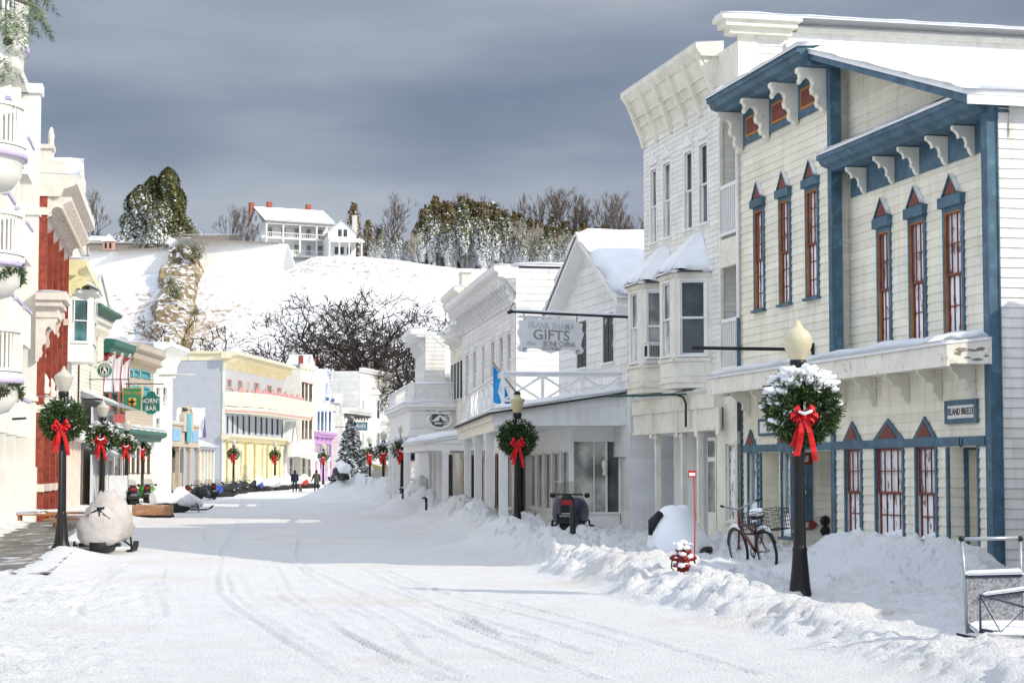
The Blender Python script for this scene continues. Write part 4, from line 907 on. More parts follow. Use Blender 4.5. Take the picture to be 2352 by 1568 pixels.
# N: small white building with curled cornice
NF = Fr(at(977, 800, 117).x, 117, -.13, 1)
Nb = NF.thing('curled_cornice_house', 'narrow white clapboard house with curled cornice and snowy lean-to roof beside the balustraded porch', 'house')
front(Nb, NF, 0, 7.5, 0, 10.2, [(950, 956, 800, 850)], WSID2, cw=.1); corn(Nb, NF, -.05, 7.5, 10.1, 10.6, .9, WHITE, n=7, bh=.9, snow=.12, fancy=True)
MB(sm(0)).wall(-1.2, 0, 0, 10.4, (), lap=.25).wall(-8, -1.2, 0, 7.6, (), lap=.25).obj('side_wall', WSID2, Nb)
MB().snow((-.3, -1.2, 7.6), (-.3, -8, 7.6), (6, -8, 10.0), (6, -1.2, 10.0), .3, 12, 12, .4).obj('roof_snow', SNOW, Nb)
MB().box(-.5, .3, -2.6, -1.9, 10.2, 11.1).obj('chimney', WHITE, Nb)
# P: porch with balustrade and oval emblem
PF = Fr(at(941, 950, 97).x, 97, -.13, 1)
Pb = PF.thing('balustraded_porch_building', 'white porch building with snowy roof balustrade and oval carved emblem over columns', 'building')
wP = PF.wz(1066, 950, 0)[0]; PL = 15
q = MB(); q.box(.0, PL, wP, 0, 4.05, 5.1); q.box(-.15, PL, wP, .15, 5.1, 5.25); q.box(-.3, PL, wP, .3, 5.25, 5.42); q.box(-.05, PL, wP, .05, 3.8, 4.05); q.obj('entablature', WHITE, Pb)
MB().snow((-.32, .32, 5.42), (PL, .32, 5.42), (PL, wP, 5.42), (-.32, wP, 5.42), .16, 40, 16, .2).obj('ledge_snow', SNOW, Pb)
def balust(T, M, a0, a1, z0, z1, n, ends=True):
    q = MB(M); q.box(a0, a1, -.07, .07, z1 - .12, z1); q.box(a0, a1, -.05, .05, z0 + .05, z0 + .15)
    for k in range(n): a = a0 + (a1 - a0) * (k + .5) / n; q.lathe([(.03, z0 + .15), (.055, z0 + .3), (.04, z0 + .55), (.03, z1 - .12)], (a, 0, 0), 6)
    if ends:
        for a in (a0, a1): q.box(a - .14, a + .14, -.14, .14, z0, z1 + .08)
    o = q.obj('balustrade', WHITE, T); MB(M).snow((a0, -.1, z1), (a1, -.1, z1), (a1, .1, z1), (a0, .1, z1), .13, 24, 3, .08).obj('snow_cap', SNOW, o); return o
balust(Pb, sm(.1), wP + .15, -.1, 5.5, 6.35, 24); balust(Pb, fm(0, -.1), .3, PL, 5.5, 6.35, 20)
for a in (wP * .8, wP * .22):
    q = MB(sm(-.005))
    q.box(a - .62, a + .62, 0, .04, 4.2, 5.0)
    for k in range(6): q.box(a - .5, a + .5, .04, .08, 4.3 + k * .11, 4.35 + k * .11)
    q.obj('louvre_panel', WHITE, Pb)
em = MB(sm(0)); em.M = sm(0) @ Matrix.Translation((wP * .42 - .35, .0, 4.62)) @ Matrix.Rotation(-math.pi / 2, 4, 'X') @ Matrix.Diagonal((1, .72, 1, 1)); em.lathe([(.50, .05), (.52, .14), (.66, .14), (.68, .05), (.68, 0)], n=28); em.mi = 1; em.lathe([(0, .06), (.5, .06)], n=24); em.mi = 0
em.smooth = True; em.tube([(-.4, .18, .1), (-.2, -.05, .12), (.0, -.28, .12), (.12, .0, .12), (.38, .12, .1)], [.04, .12, .07, .14, .03], 8); em.tube([(-.1, .25, .1), (.25, .25, .1)], .07, 6)
eo = em.obj('emblem', [WHITE, mat('dark_recess_grey', (.12, .12, .12), .8)], Pb)
MB(sm(0)).snow((wP * .42 - 1.0, -.0, 4.95), (wP * .42 + .3, 0, 4.95), (wP * .42 + .3, .2, 4.95), (wP * .42 - 1.0, .2, 4.95), .2, 10, 3, .3, drop=.05).obj('snow_cap', SNOW, eo)
for k, px in enumerate((932, 917, 905, 896)):
    u_ = PF.U(px, -.1, 1080); q = MB(); q.box(u_ - .17, u_ + .17, -.34, 0, -.1, 3.8); q.box(u_ - .22, u_ + .22, -.4, .05, 3.6, 3.8); q.box(u_ - .22, u_ + .22, -.4, .05, 3.0, 3.08); q.obj('column', WHITE, Pb)
q = MB(sm(.6)); q.wall(wP, -1.6, 0, 3.8, [(wP + .5, wP + 1.6, .6, 2.9), (wP + 2.0, -2.0, .2, 2.9)], lap=0); q.obj('shop_wall', WHITE, Pb); MB(sm(.75)).box(wP + .3, -1.8, -.02, 0, .2, 3.0).obj('pane', PANE, Pb)
MB(sm(-.3)).prism([(wP, 3.0), (-1.6, 3.0), (-1.6, 3.55), (wP, 3.55)], 0, .05).obj('awning_valance', WHITE, Pb)
MB().box(1, PL, wP - 3, -1.7, 0, 3.8).obj('body', WHITE, Pb)
# Q: low snowy porch between
QF = Fr(-2.95, 84.5, -.13, 1)
Qb = QF.thing('low_porch', 'low white porch with thick snow curling off its roof and close set columns', 'porch')
wq0 = QF.wz(972, 1015, 0)[0]; 
q = MB(); q.box(-.05, 11, -4, wq0, 2.95, 3.25); q.obj('fascia', WHITE, Qb)
q = MB(); q.prism([(wq0 + .1, 3.25), (-4, 3.25), (-4, 4.0)], -.1, 11, 'x'); q.obj('roof', WHITE, Qb)
MB().snow((-.15, wq0 + .15, 3.27), (11, wq0 + .15, 3.27), (11, -4, 4.02), (-.15, -4, 4.02), .3, 20, 16, .35).obj('roof_snow', SNOW, Qb)
for k, px in enumerate((1023, 1010, 1000, 991)):
    u_ = k * 2.2 + .1; w_ = QF.wz(px, 1080, u_)[0]; MB().box(u_ - .12, u_ + .12, w_ - .12, w_ + .12, -.1, 2.95).box(u_ - .17, u_ + .17, w_ - .17, w_ + .17, 2.8, 2.95).obj('column', WHITE, Qb)
# ------------------------------------------------------------------ far end of the street
# big white house with bays
EF = Fr(at(827, 1000, 190).x, 190, .186, 1); 
def mirror_frame(x, y, dx, dy): return Fr(x, y, -dx, -dy)
def left_frame(px, D, slope, py=1000):      # facade on the left: local x runs towards the camera
    p = at(px, py, D); return Fr(p.x, p.y, -slope, -1)
EF = left_frame(827, 222, .186)
def Ztop(py, D): return CAMZ + (1085 - py) / 4500 * D
E = EF.thing('far_white_house', 'large white flat roofed house with stacked bay windows closing the far end of the street', 'house')
ue = EF.U(900, 0, 1000)
zE = Ztop(852, 222)
MB(fm(0, 0)).wall(ue, 0, .6, zE, [], lap=.25).obj('front_wall', WSID, E)
MB(sp(0)).wall(0, 5.0, .6, zE, (), lap=.25).obj('side_wall', WSID, E)
corn(E, EF, ue, .1, zE - .1, zE + .35, .5, WHITE, n=0)
for f in (.30, .72):
    uc = ue * f; q = MB()
    for sgn in (0,): q.prism([(uc - 1.4, 0), (uc - .8, .9), (uc + .8, .9), (uc + 1.4, 0)], 3.4, 11.0, 'z')
    q.prism([(uc - 1.6, 0), (uc - .9, 1.1), (uc + .9, 1.1), (uc + 1.6, 0)], 11.0, 11.15, 'z'); q.prism([(uc - 1.0, 11.15), (uc + 1.0, 11.15), (uc, 11.6)], .0, 1.0)
    q.obj('bay_window', WHITE, E)
    for z0_, z1_ in ((4.2, 6.6), (8.2, 10.4)): win(E, fm(0, .9), uc - .6, uc + .6, z0_, z1_, cas=WHITE, pane=PANE, cw=.1, dep=-.08)
for z0_, z1_ in ((4.2, 6.5), (8.1, 10.2)): win(E, fm(0, .02), -1.3, -.6, z0_, z1_, cas=WHITE, pane=PANEG, cw=.1, dep=-.08); win(E, fm(0, .02), ue * .51 - .35, ue * .51 + .35, z0_, z1_, cas=WHITE, pane=PANE, cw=.1, dep=-.08)
q = MB(); q.prism([(0, 2.9), (2.2, 2.5), (2.2, 2.8), (0, 3.3)], ue, -.2, 'x'); q.obj('awning', mat('olive_awning', (.22, .21, .06), .7), E)
MB().snow((ue, 2.2, 2.8), (-.2, 2.2, 2.8), (-.2, 0, 3.3), (ue, 0, 3.3), .2, 16, 4, .2).obj('awning_snow', SNOW, E)
# cream two storey with bracket cornice in front of it
E2F = left_frame(788, 214, .15)
E2 = E2F.thing('bracketed_shop', 'white two storey shop with dark bracketed cornice behind the snowy spruce', 'shop')
u2 = E2F.U(842, 0, 1000); z2 = Ztop(947, 214)
front(E2, E2F, u2, 0, .5, z2, [(797, 802, 990, 1040), (806, 811, 990, 1040), (822, 827, 990, 1040)], WSID, .25, cw=.1); corn(E2, E2F, u2, .1, z2 - .1, z2 + .5, .9, WHITE, n=9, bh=.6, bm=mat('dark_brown_bracket', (.12, .11, .1), .6))
MB(sp(0)).wall(0, 3, .5, z2, (), lap=.25).obj('side_wall', WSID, E2); 
# purple and blue gothic front
GFm = left_frame(724, 206, .12)
Gp = GFm.thing('purple_shop', 'tall narrow shop with purple ground floor and white and blue gothic upper front', 'shop')
ug = GFm.U(781, 0, 1000); PUR = mat('lilac_paint', (.50, .30, .55), .5, .06, 2); SKYB = mat('powder_blue_paint', (.30, .42, .60), .5, .06, 2); DBL = mat('deep_blue_paint', (.05, .13, .32), .5)
z3 = Ztop(925, 206); zp_ = Ztop(1003, 206)
front(Gp, GFm, ug, 0, zp_ + .3, z3 + .8, [(729, 734, 945, 990), (737, 743, 945, 990), (746, 750, 945, 990), (755, 760, 945, 990), (766, 770, 945, 990)], WHITE, 0, cas=SKYB, sash=DBL, cw=.08)
front(Gp, GFm, ug, 0, .6, zp_, [(728, 738, 1020, 1075), (745, 760, 1020, 1075), (768, 774, 1020, 1075)], PUR, 0, cas=PUR, hung=False, cw=.12, pane=PANEG)
corn(Gp, GFm, ug - .1, .2, zp_, zp_ + .55, .6, PUR, n=6, bh=.4)
MB(sp(0)).wall(0, 2, .6, z3 + .8, (), lap=.25).obj('side_wall', CREAM2, Gp)
xm = GFm.U(752, 0, 880); zt_ = Ztop(842, 206)
q = MB(); q.prism([(xm - 1.3, z3 + .8), (xm + 1.3, z3 + .8), (xm, zt_)], -.3, .25); q.prism([(ug * .98, z3 + .3), (ug * .6, z3 + .3), (ug * .6, z3 + 1.3), (ug * .98, z3 + 1.3)], -.3, .3); q.obj('gable', WHITE, Gp)
q = MB(); 
for k in range(6): q.box(xm - .12 - .0, xm + .12, .25, .31, z3 + 1.2 + k * .38, z3 + 1.42 + k * .38)
for s_ in (-1, 1): q.box(xm + s_ * 1.5 - .25, xm + s_ * 1.5 + .25, .2, .45, z3 + .35, z3 + .7)
q.obj('gable_ornament', DBL, Gp)
MB().snow((xm - 1.5, .3, z3 + .8), (xm - .02, .3, zt_), (xm - .02, -3, zt_), (xm - 1.5, -3, z3 + .8), .15, 8, 6, .15).snow((xm + 1.5, .3, z3 + .8), (xm + .02, .3, zt_), (xm + .02, -3, zt_), (xm + 1.5, -3, z3 + .8), .15, 8, 6, .15).obj('roof_snow', SNOW, Gp)
# cream building with brown windows and turret posts
CF = left_frame(690, 200, .14)
Cb = CF.thing('brown_windowed_house', 'cream three storey house with dark brown window groups and small roof gable', 'house')
uc_ = CF.U(721, 0, 1000); zc_ = Ztop(845, 200); BRN = mat('maroon_brown_sash', (.10, .035, .03), .5)
front(Cb, CF, uc_, 0, 3.8, zc_, [(693, 698, 882, 940), (701, 706, 884, 940), (710, 716, 886, 940), (693, 698, 962, 1006), (701, 706, 962, 1006), (710, 716, 962, 1006)], CREAM, .22, cas=BRN, sash=BRN, cw=.08, head=.15)
front(Cb, CF, uc_, 0, .6, 3.8, [(694, 701, 1050, 1095), (707, 714, 1050, 1095)], CREAM2, 0, cas=CREAM2, cw=.1)
MB(sp(0)).wall(0, 1.8, .5, zc_, (), lap=.25).obj('side_wall', CREAM2, Cb)
corn(Cb, CF, uc_ - .05, .1, zc_, zc_ + .4, .4, CREAM2, n=4, bh=.4)
q = MB(); q.prism([(uc_ * .75, zc_ + .4), (uc_ * .35, zc_ + .4), (uc_ * .55, zc_ + 1.5)], -.6, .4); q.obj('roof_gable', CREAM2, Cb)
MB().snow((uc_ * .8, .4, zc_ + .4), (uc_ * .55, .4, zc_ + 1.5), (uc_ * .55, -2, zc_ + 1.5), (uc_ * .8, -2, zc_ + .4), .15, 6, 4, .1).snow((uc_ * .3, .4, zc_ + .4), (uc_ * .55, .4, zc_ + 1.5), (uc_ * .55, -2, zc_ + 1.5), (uc_ * .3, -2, zc_ + .4), .15, 6, 4, .1).obj('roof_snow', SNOW, Cb)
for f in (.05, .95): MB().box(uc_ * f - .22, uc_ * f + .22, -.3, .15, zc_ + .3, zc_ + 1.3).obj('chimney', mat('red_brick_small', (.3, .09, .06), .8), Cb)
# yellow and grey blue hotel
YF = left_frame(513, 172, .10)
Y = YF.thing('yellow_blue_hotel', 'wide pale blue clapboard hotel with butter yellow cornice, balcony and storefront', 'hotel')
GBL = mat('pale_blue_siding', (.47, .49, .52), .6, .03, 2)
uy = YF.U(650, 0, 1000); zy = Ztop(827, 172)
front(Y, YF, uy, 0, 7.4, zy, [(521 + 0, 532, 871, 890), (546, 556, 874, 893), (568, 572, 878, 896), (583, 595, 879, 899), (613, 624, 885, 905), (636, 646, 890, 908)], GBL, .2, cas=mat('salmon_trim', (.72, .42, .36), .6), sash=WHITE, nx=4, hung=False, cw=.12)
front(Y, YF, uy, 0, 4.9, 7.4, [(x, x + 4, 955, 998) for x in (520, 532, 543, 557, 570, 585, 598, 610, 623, 635)], GBL, .2, cas=mat('blue_grey_paint', (.36, .42, .50), .5), sash=DARK, hung=False, cw=.12)
front(Y, YF, uy, 0, .6, 4.9, [(548, 556, 1035, 1095), (572, 578, 1040, 1095)], YEL, 0, cas=YEL, pane=PANEL, hung=False)
for px in (520, 527, 534, 541, 562, 568, 583, 590, 600, 612, 620, 630, 640): u_ = YF.U(px, 0, 1060); MB().lathe([(.26, .6), (.26, .9), (.2, 1.0), (.18, 4.2), (.25, 4.4), (.25, 4.6)], (u_, .25, 0), 8).obj('column', YEL, Y)
corn(Y, YF, uy, .3, 4.9, 5.35, .9, YEL, n=22, bh=.35, snow=.1)
corn(Y, YF, uy, .6, zy + .15, zy + .75, 1.3, YEL, n=26, bh=.9, snow=.05)
MB().box(uy, 0, -.02, .05, zy - .5, zy + .15).obj('frieze', YEL, Y)
MB(sp(0)).wall(0, 24, .4, zy, (), lap=.2).obj('side_wall', GBL, Y)
q = MB(sp(0)); q.box(-.05, 24, 0, .06, zy, zy + .75); q.box(-.3, 24, .06, .25, zy + .6, zy + .8); q.obj('side_fascia', YEL, Y)
q = MB(sp(0))
for k in range(9): q.box(.1 + k * 2.9, .25 + k * 2.9, .06, .1, zy, zy + .6)
q.box(-.1, .12, 0, .07, .4, zy); q.obj('corner_trim', CREAM2, Y)
# balcony bowing out
bl = uy - 2.0; pts = []
for k in range(25):
    f = k / 24; u_ = bl * f; w_ = .1 + 2.3 * math.sin(min(1, f * 3.2) * math.pi / 2) * (1 if f < .9 else 1); pts.append((u_, w_))
zd_ = Ztop(934, 172)
q = MB(); n = len(pts); q.prism([(u_, w_) for u_, w_ in pts] + [(bl, -.2), (0, -.2)], zd_ - .5, zd_, 'z'); q.obj('balcony_deck', CREAM2, Y)
q = MB()
for (a, b), (c, d) in zip(pts[:-1], pts[1:]): q.add([(a, b, zd_ + .1), (c, d, zd_ + .1), (c, d, zd_ + 1.2), (a, b, zd_ + 1.2)], [(0, 1, 2, 3)])
q.obj('balcony_panel', YEL, Y)
q = MB()
for k in range(0, 25, 2): q.box(pts[k][0] - .12, pts[k][0] + .12, pts[k][1] - .12, pts[k][1] + .12, zd_, zd_ + 1.35)
for (a, b), (c, d) in zip(pts[:-1], pts[1:]): q.tube([(a, b, zd_ + 1.25), (c, d, zd_ + 1.25)], .09, 4)
q.obj('balcony_rail', CREAM2, Y)
q = MB()
for (a, b), (c, d) in zip(pts[:-1], pts[1:]): q.tube([(a, b + .05, zd_ - .3), (c, d + .05, zd_ - .3)], .12, 4)
q.obj('balcony_band', mat('salmon_trim', (.72, .42, .36), .6), Y)
q = MB(); 
for k in range(34):
    f = (k + .5) / 34; u_ = bl * f; i = min(23, int(f * 24)); w_ = pts[i][1] - .8; q.tube([(u_ - .3, w_ - .2, zd_ + .9), (u_, w_, zd_ + 1.75 + .2 * math.sin(k * 1.7)), (u_ + .3, w_ - .2, zd_ + .9)], .11, 5)
q.obj('pink_chairs', mat('pink_chair_paint', (.70, .33, .33), .6), Y)
# white small gabled porch shop between
VF = left_frame(657, 196.5, .12)
V = VF.thing('small_white_porch_shop', 'small white shop with steep porch gable and wide snowy porch roof beside the yellow hotel', 'shop')
uv = VF.U(700, 0, 1000)
front(V, VF, uv, 0, .6, 5.0, [(665, 672, 1050, 1095), (676, 682, 1050, 1095), (688, 694, 1050, 1095)], WHITE, 0, cas=WHITE, pane=PANE, cw=.1)
xg = VF.U(677, 1, 1000); zg = Ztop(968, 196.5)
q = MB(); q.prism([(xg - 1.0, 3.6), (xg + 1.0, 3.6), (xg + 1.0, 5.2), (xg, zg), (xg - 1.0, 5.2)], .5, 1.0); q.obj('porch_gable', WHITE, V)
MB().snow((xg - 1.2, 1.1, 5.0), (xg - .02, 1.1, zg), (xg - .02, 0, zg), (xg - 1.2, 0, 5.0), .15, 6, 4, .1).snow((xg + 1.2, 1.1, 5.0), (xg + .02, 1.1, zg), (xg + .02, 0, zg), (xg + 1.2, 0, 5.0), .15, 6, 4, .1).obj('roof_snow', SNOW, V)
q = MB(); ur = VF.U(738, 2, 1000); q.prism([(0, 3.9), (3, 3.2), (3, 3.5), (0, 4.3)], ur, .2, 'x'); q.obj('porch_roof', WHITE, V)
MB().snow((ur, 3.05, 3.5), (.2, 3.05, 3.5), (.2, 0, 4.3), (ur, 0, 4.3), .18, 16, 5, .2).obj('porch_roof_snow', SNOW, V)
for f in (.0, .33, .66, 1): MB().box(ur * f - .1, ur * f + .1, 2.7, 2.9, .5, 3.25).obj('porch_post', WHITE, V)
MB(sp(0)).wall(0, 1, .5, 5, (), lap=.2).obj('side_wall', CREAM2, V)

MB().box(.05, uk, -16, -.4, 0, 9.4).obj('body', WSID2, K)
MB().box(.1, 7.5, -8, -.4, 0, 7.4).obj('body', WSID2, Nb)
MB().box(.15, 8, -14, -.4, 0, 11.5).obj('body', YELS, Mb)
# ================================================================== left side of the street
LF = left_frame(81, 72, -.165, 1085)
LU = LF.U
REDB = mat('red_brick', (.29, .065, .04), .8, .16, 5, .5, 25, dirt=(.40, .22, .18), dscale=2.0, damt=.35)
STONE = mat('pale_stone_trim', (.76, .70, .62), .7, .06, 3)
LIL = mat('lilac_trim', (.55, .48, .68), .6, .05, 3)
HOTW = mat('hotel_white', (.83, .82, .77), .55, .03, 1.5)
# L1 hotel with bowed balconies
H1 = LF.thing('balcony_hotel', 'tall white hotel with bowed balconies and lilac dentil bands at the left edge', 'hotel')
hz = 15.9
opn = []
for lv in range(4):
    z0_ = .9 + 3.4 * lv
    for u_ in (2.2, 5.2, 8.2, 13, 18, 23): opn.append((u_, u_ + 1.5, z0_, z0_ + 2.2))
MB(fm(0, -1)).wall(0, 27, -.1, hz, opn, lap=0, rev=.3).obj('front_wall', HOTW, H1)
for h in opn: win(H1, fm(0, -1.12), *h, cas=HOTW, pane=PANEL if h[2] < 3 else PANE, cw=.04, sill=False)
q = MB(); q.box(0, .75, -1, .0, -.1, hz + .25); q.box(-.05, .85, -1, .1, hz + .0, hz + .35); q.box(-.04, .82, -1, .07, -.1, 2.2); q.box(-.04, .82, -1, .07, 11.4, 11.6); q.box(-.04, .82, -1, .07, 4.6, 4.75)
q.obj('corner_pilaster', HOTW, H1)
q = MB()
for u_ in (3.9, 7.6, 11.6, 15.4): q.box(u_, u_ + .5, -1, -.4, -.1, hz - .5); q.box(u_ - .06, u_ + .56, -1, -.34, -.1, 2.2)
q.obj('pilaster', HOTW, H1)
q = MB(); q.box(0, 27, -1.2, -.4, hz, hz + .3); q.obj('parapet', HOTW, H1)
MB().snow((0, -.4, hz + .3), (27, -.4, hz + .3), (27, -12, hz + .3), (0, -12, hz + .3), .15, 20, 10, .2).obj('roof_snow', SNOW, H1)
for lv, (y0_, hh) in enumerate(((12.75, 0), (9.75, 0), (6.75, 0), (3.55, 0))):
    uc_, z0_ = 18.4, y0_
    q = MB(); q.lathe([(0, .02), (.9, .0), (1.25, .12), (1.5, .45), (1.52, .8), (1.58, .85), (1.62, 1.15), (1.5, 1.2), (0, 1.2)], (uc_, -.62, z0_), 28, 0, math.pi)
    b = q.obj('balcony', HOTW, H1)
    q = MB(); q.lathe([(1.56, .86), (1.66, .88), (1.66, 1.02), (1.56, 1.04)], (uc_, -.62, z0_), 28, 0, math.pi); q.obj('dentil_band', LIL, b)
    q = MB()
    for k in range(27): a = math.pi * (k + .5) / 27; x, y = uc_ + 1.5 * math.cos(a), -.62 + 1.5 * math.sin(a); q.box(x - .03, x + .03, y - .03, y + .03, z0_ + 1.2, z0_ + 2.3)
    q.lathe([(1.43, 2.28), (1.43, 2.38), (1.57, 2.38), (1.57, 2.28)], (uc_, -.62, z0_), 28, 0, math.pi); q.box(uc_ - .1, uc_ + .1, .78, .98, z0_ + 1.2, z0_ + 2.5); q.obj('railing', HOTW, b)
    MB().lathe([(1.4, 1.2), (1.62, 1.2), (1.58, 1.27), (1.4, 1.3)], (uc_, -.62, z0_), 28, 0, math.pi).obj('snow_cap', SNOW, b)
    # square balconies nearer the corner
    for ub in (1.2, 4.9, 8.6):
        q = MB(); q.box(ub, ub + 2.6, -1, -.15, z0_ - .3, z0_ - .1); q.box(ub, ub + 2.6, -.22, -.15, z0_ - .1, z0_ + .95); q.box(ub, ub + .07, -1, -.22, z0_ - .1, z0_ + .95); q.box(ub + 2.53, ub + 2.6, -1, -.22, z0_ - .1, z0_ + .95); q.mi = 1; q.box(ub - .04, ub + 2.64, -.28, -.1, z0_ + .95, z0_ + 1.05); q.obj('balcony', [HOTW, LIL], H1)
# garlands on the bowed balconies
FIR = mat('fir_green', (.075, .125, .04), .7, .35, 14); FIRL = mat('garland_green', (.09, .12, .04), .7, .35, 14); SN2 = mat('clinging_snow', (.88, .89, .90), .8, .02, 4)
def needles(mb, c, r, n, rng, L=.16, wd=.028, tor=None, snowf=.3, mats=(0, 1)):
    for _ in range(n):
        if tor:
            a = rng.uniform(0, 2 * math.pi); b = rng.uniform(0, 2 * math.pi); rr = tor[1] * math.sqrt(rng.uniform(.15, 1))
            p = Vector((c[0] + (tor[0] + rr * math.cos(b)) * math.cos(a), c[1] + rr * math.sin(b) * .85, c[2] + (tor[0] + rr * math.cos(b)) * math.sin(a)))
            out = Vector((math.cos(b) * math.cos(a), math.sin(b), math.cos(b) * math.sin(a)))
            tang = Vector((-math.sin(a), 0, math.cos(a)))
        else:
            out = Vector((rng.gauss(0, 1), rng.gauss(0, 1), rng.gauss(0, 1))).normalized(); p = Vector(c) + out * r * rng.uniform(.2, 1); tang = Vector((rng.gauss(0, 1), rng.gauss(0, 1), rng.gauss(0, 1))).normalized()
        d = (out * rng.uniform(.5, 1) + tang * rng.uniform(-.2, .9) + Vector((rng.gauss(0, .25), rng.gauss(0, .25), rng.gauss(0, .25)))).normalized()
        s_ = d.cross(Vector((rng.gauss(0, 1), rng.gauss(0, 1), rng.gauss(0, 1)))).normalized() * wd; l = L * rng.uniform(.6, 1.2)
        top = out.z > rng.uniform(-.1, 1.6) and rng.random() < snowf * 2.4
        mb.mi = mats[1] if top else mats[0]
        k = 1.7 if top else 1
        mb.add([p - s_ * k, p + s_ * k, p + s_ * .5 * k + d * l * (.8 if top else 1), p - s_ * .5 * k + d * l * (.8 if top else 1)], [(0, 1, 2, 3)])
rng = random.Random(3)
for i, zz in enumerate((7.7, 4.5)):
    g = LF.thing('balcony_garland', ('snowy evergreen garland looped along the second lowest bowed balcony', 'yellowing evergreen garland with wreath hung on the lowest bowed balcony')[i], 'garland', 18.4, 0, zz, group='garlands on the hotel balconies')
    q = MB()
    for k in range(60):
        a = math.pi * k / 59; sag = .38 * abs(math.sin(a * 2.5)); needles(q, (1.56 * math.cos(a), -.6 + 1.50 * math.sin(a), -sag), .12, 20, rng, .13, .022, snowf=.12)
    q.obj('greenery', [FIR if i == 0 else FIRL, SN2], g)
# L2 brick building
B2 = LF.thing('red_brick_building', 'red brick building with pale stone trim and heavy white cornice beside the white hotel', 'building')
ub = LU(140, 0, 900) ; zt2 = 12.4
opn = []
for zz_, hh_ in ((1.2, 2.6), (5.4, 2.4), (9.2, 1.9)):
    for f in (.12, .36, .60, .84): opn.append((ub * f - .5, ub * f + .5, zz_, zz_ + hh_))
MB().wall(ub, 0, -.1, zt2, opn, lap=0, rev=.3).obj('front_wall', REDB, B2)
for h in opn:
    o = win(B2, fm(0, -.1), *h, cas=STONE, pane=PANE, cw=.05); MB().box(h[0] - .2, h[1] + .2, 0, .12, h[3], h[3] + .35).box(h[0] - .2, h[1] + .2, 0, .14, h[2] - .2, h[2]).obj('stone_lintel', STONE, o)
q = MB()
for f in (.0, .24, .48, .72, .96): q.box(ub * f - .35, ub * f + .05, 0, .28, -.1, zt2)
q.obj('brick_pilaster', REDB, B2)
for f in (.0, .24, .48, .72, .96):
    for z_ in (1.3, 4.2, 8.4, 11.5): MB().box(ub * f - .40, ub * f + .10, 0, .33, z_, z_ + .28).obj('stone_capital', STONE, B2)
    MB().lathe([(.16, 0), (.2, .2), (.11, .3), (.14, .5), (.04, .7), (0, .75)], (ub * f - .15, .30, 4.9), 8).obj('stone_urn', STONE, B2)
corn(B2, LF, ub, 0, 4.3, 4.75, .55, STONE, n=6, bh=.3, snow=.12)
corn(B2, LF, ub, .1, 12.2, 13.0, 1.35, STONE, n=24, bh=1.0, snow=.15, bt=.14)
q = MB(); q.box(ub, 0, -.1, .4, 11.6, 12.2); q.obj('frieze', STONE, B2)
q = MB(); q.box(-1.3, .0, -.2, .9, 13.0, 13.55); q.box(-2.2, -1.3, -.4, .3, 13.0, 14.2); q.box(-2.3, -1.2, -.45, .4, 14.2, 14.35); q.obj('parapet', STONE, B2)
q = MB(); q.prism([(ub * .55, 13.0), (ub + .3, 13.0), (ub * .78, 15.2)], .5, 1.0); q.obj('pediment', STONE, B2)
MB().snow((ub * .45, 1.0, 13.0), (ub * .78, 1.0, 15.3), (ub * .78, -6, 15.3), (ub * .45, -6, 13.0), .15, 10, 10, .2).snow((ub + .3, 1.0, 13.0), (ub * .78, 1.0, 15.3), (ub * .78, -6, 15.3), (ub + .3, -6, 13.0), .15, 10, 10, .2).obj('roof_snow', SNOW, B2)
q = MB(); q.lathe([(.14, 0), (.1, .2), (.16, .4), (.1, .8), (.13, 1.0), (.06, 1.3), (0, 1.35)], (-2.6, .2, 13.9), 8); q.obj('finial', STONE, B2)
# oriel balcony on the brick front
uo = LU(124, .6, 740); zo = Ztop(740, 80)
q = MB(); q.box(uo - 1.6, uo + 1.0, 0, .95, zo - .1, zo + .12); q.box(uo - 1.7, uo + 1.1, 0, 1.1, zo + .12, zo + .4); q.box(uo - 1.4, uo + .8, 0, .8, zo - .5, zo - .1); q.obj('oriel_shelf', STONE, B2)
for du in (-1.2, .6): MB(fm(uo + du, 0, zo - .5)).prism(bracket_poly(.75, 1.6), -.15, .15, 'x').obj('bracket', STONE, B2)
MB().snow((uo - 1.7, 1.1, zo + .4), (uo + 1.1, 1.1, zo + .4), (uo + 1.1, 0, zo + .4), (uo - 1.7, 0, zo + .4), .1, 8, 4, .1).obj('snow_cap', SNOW, B2)
# L3 white house with yellow cornice
C3 = LF.thing('yellow_cornice_house', 'white clapboard house with yellow bracketed cornice and bay window next to the brick building', 'house')
a0, a1 = LU(181, 0, 900), LU(141, 0, 900); YC = mat('lemon_cornice', (.82, .76, .45), .6, .05, 2)
z3_ = 10.8
front(C3, LF, a0, a1, -.1, z3_, [(166, 176, 690, 780)], WSID, .2, cas=WHITE, cw=.1); corn(C3, LF, a0, a1, z3_ - .1, z3_ + .6, 1.0, YC, n=14, bh=.7, snow=.15, bt=.1)
q = MB(); q.box(a0, a1, -.3, .3, z3_ + .6, z3_ + 1.8); q.obj('parapet', CREAM2, C3)
q = MB(); um = (a0 + a1) / 2; q.prism([(um - 2.6, z3_ + 1.8), (um + 2.6, z3_ + 1.8), (um, z3_ + 3.6)], -.2, .5); q.obj('gable', CREAM2, C3)
MB().snow((um - 2.8, .6, z3_ + 1.8), (um, .6, z3_ + 3.7), (um, -8, z3_ + 3.7), (um - 2.8, -8, z3_ + 1.8), .2, 10, 10, .2).snow((um + 2.8, .6, z3_ + 1.8), (um, .6, z3_ + 3.7), (um, -8, z3_ + 3.7), (um + 2.8, -8, z3_ + 1.8), .2, 10, 10, .2).obj('roof_snow', SNOW, C3)
ub3 = LU(160, 0, 760); zb3 = Ztop(830, 90); zt3 = Ztop(672, 90)
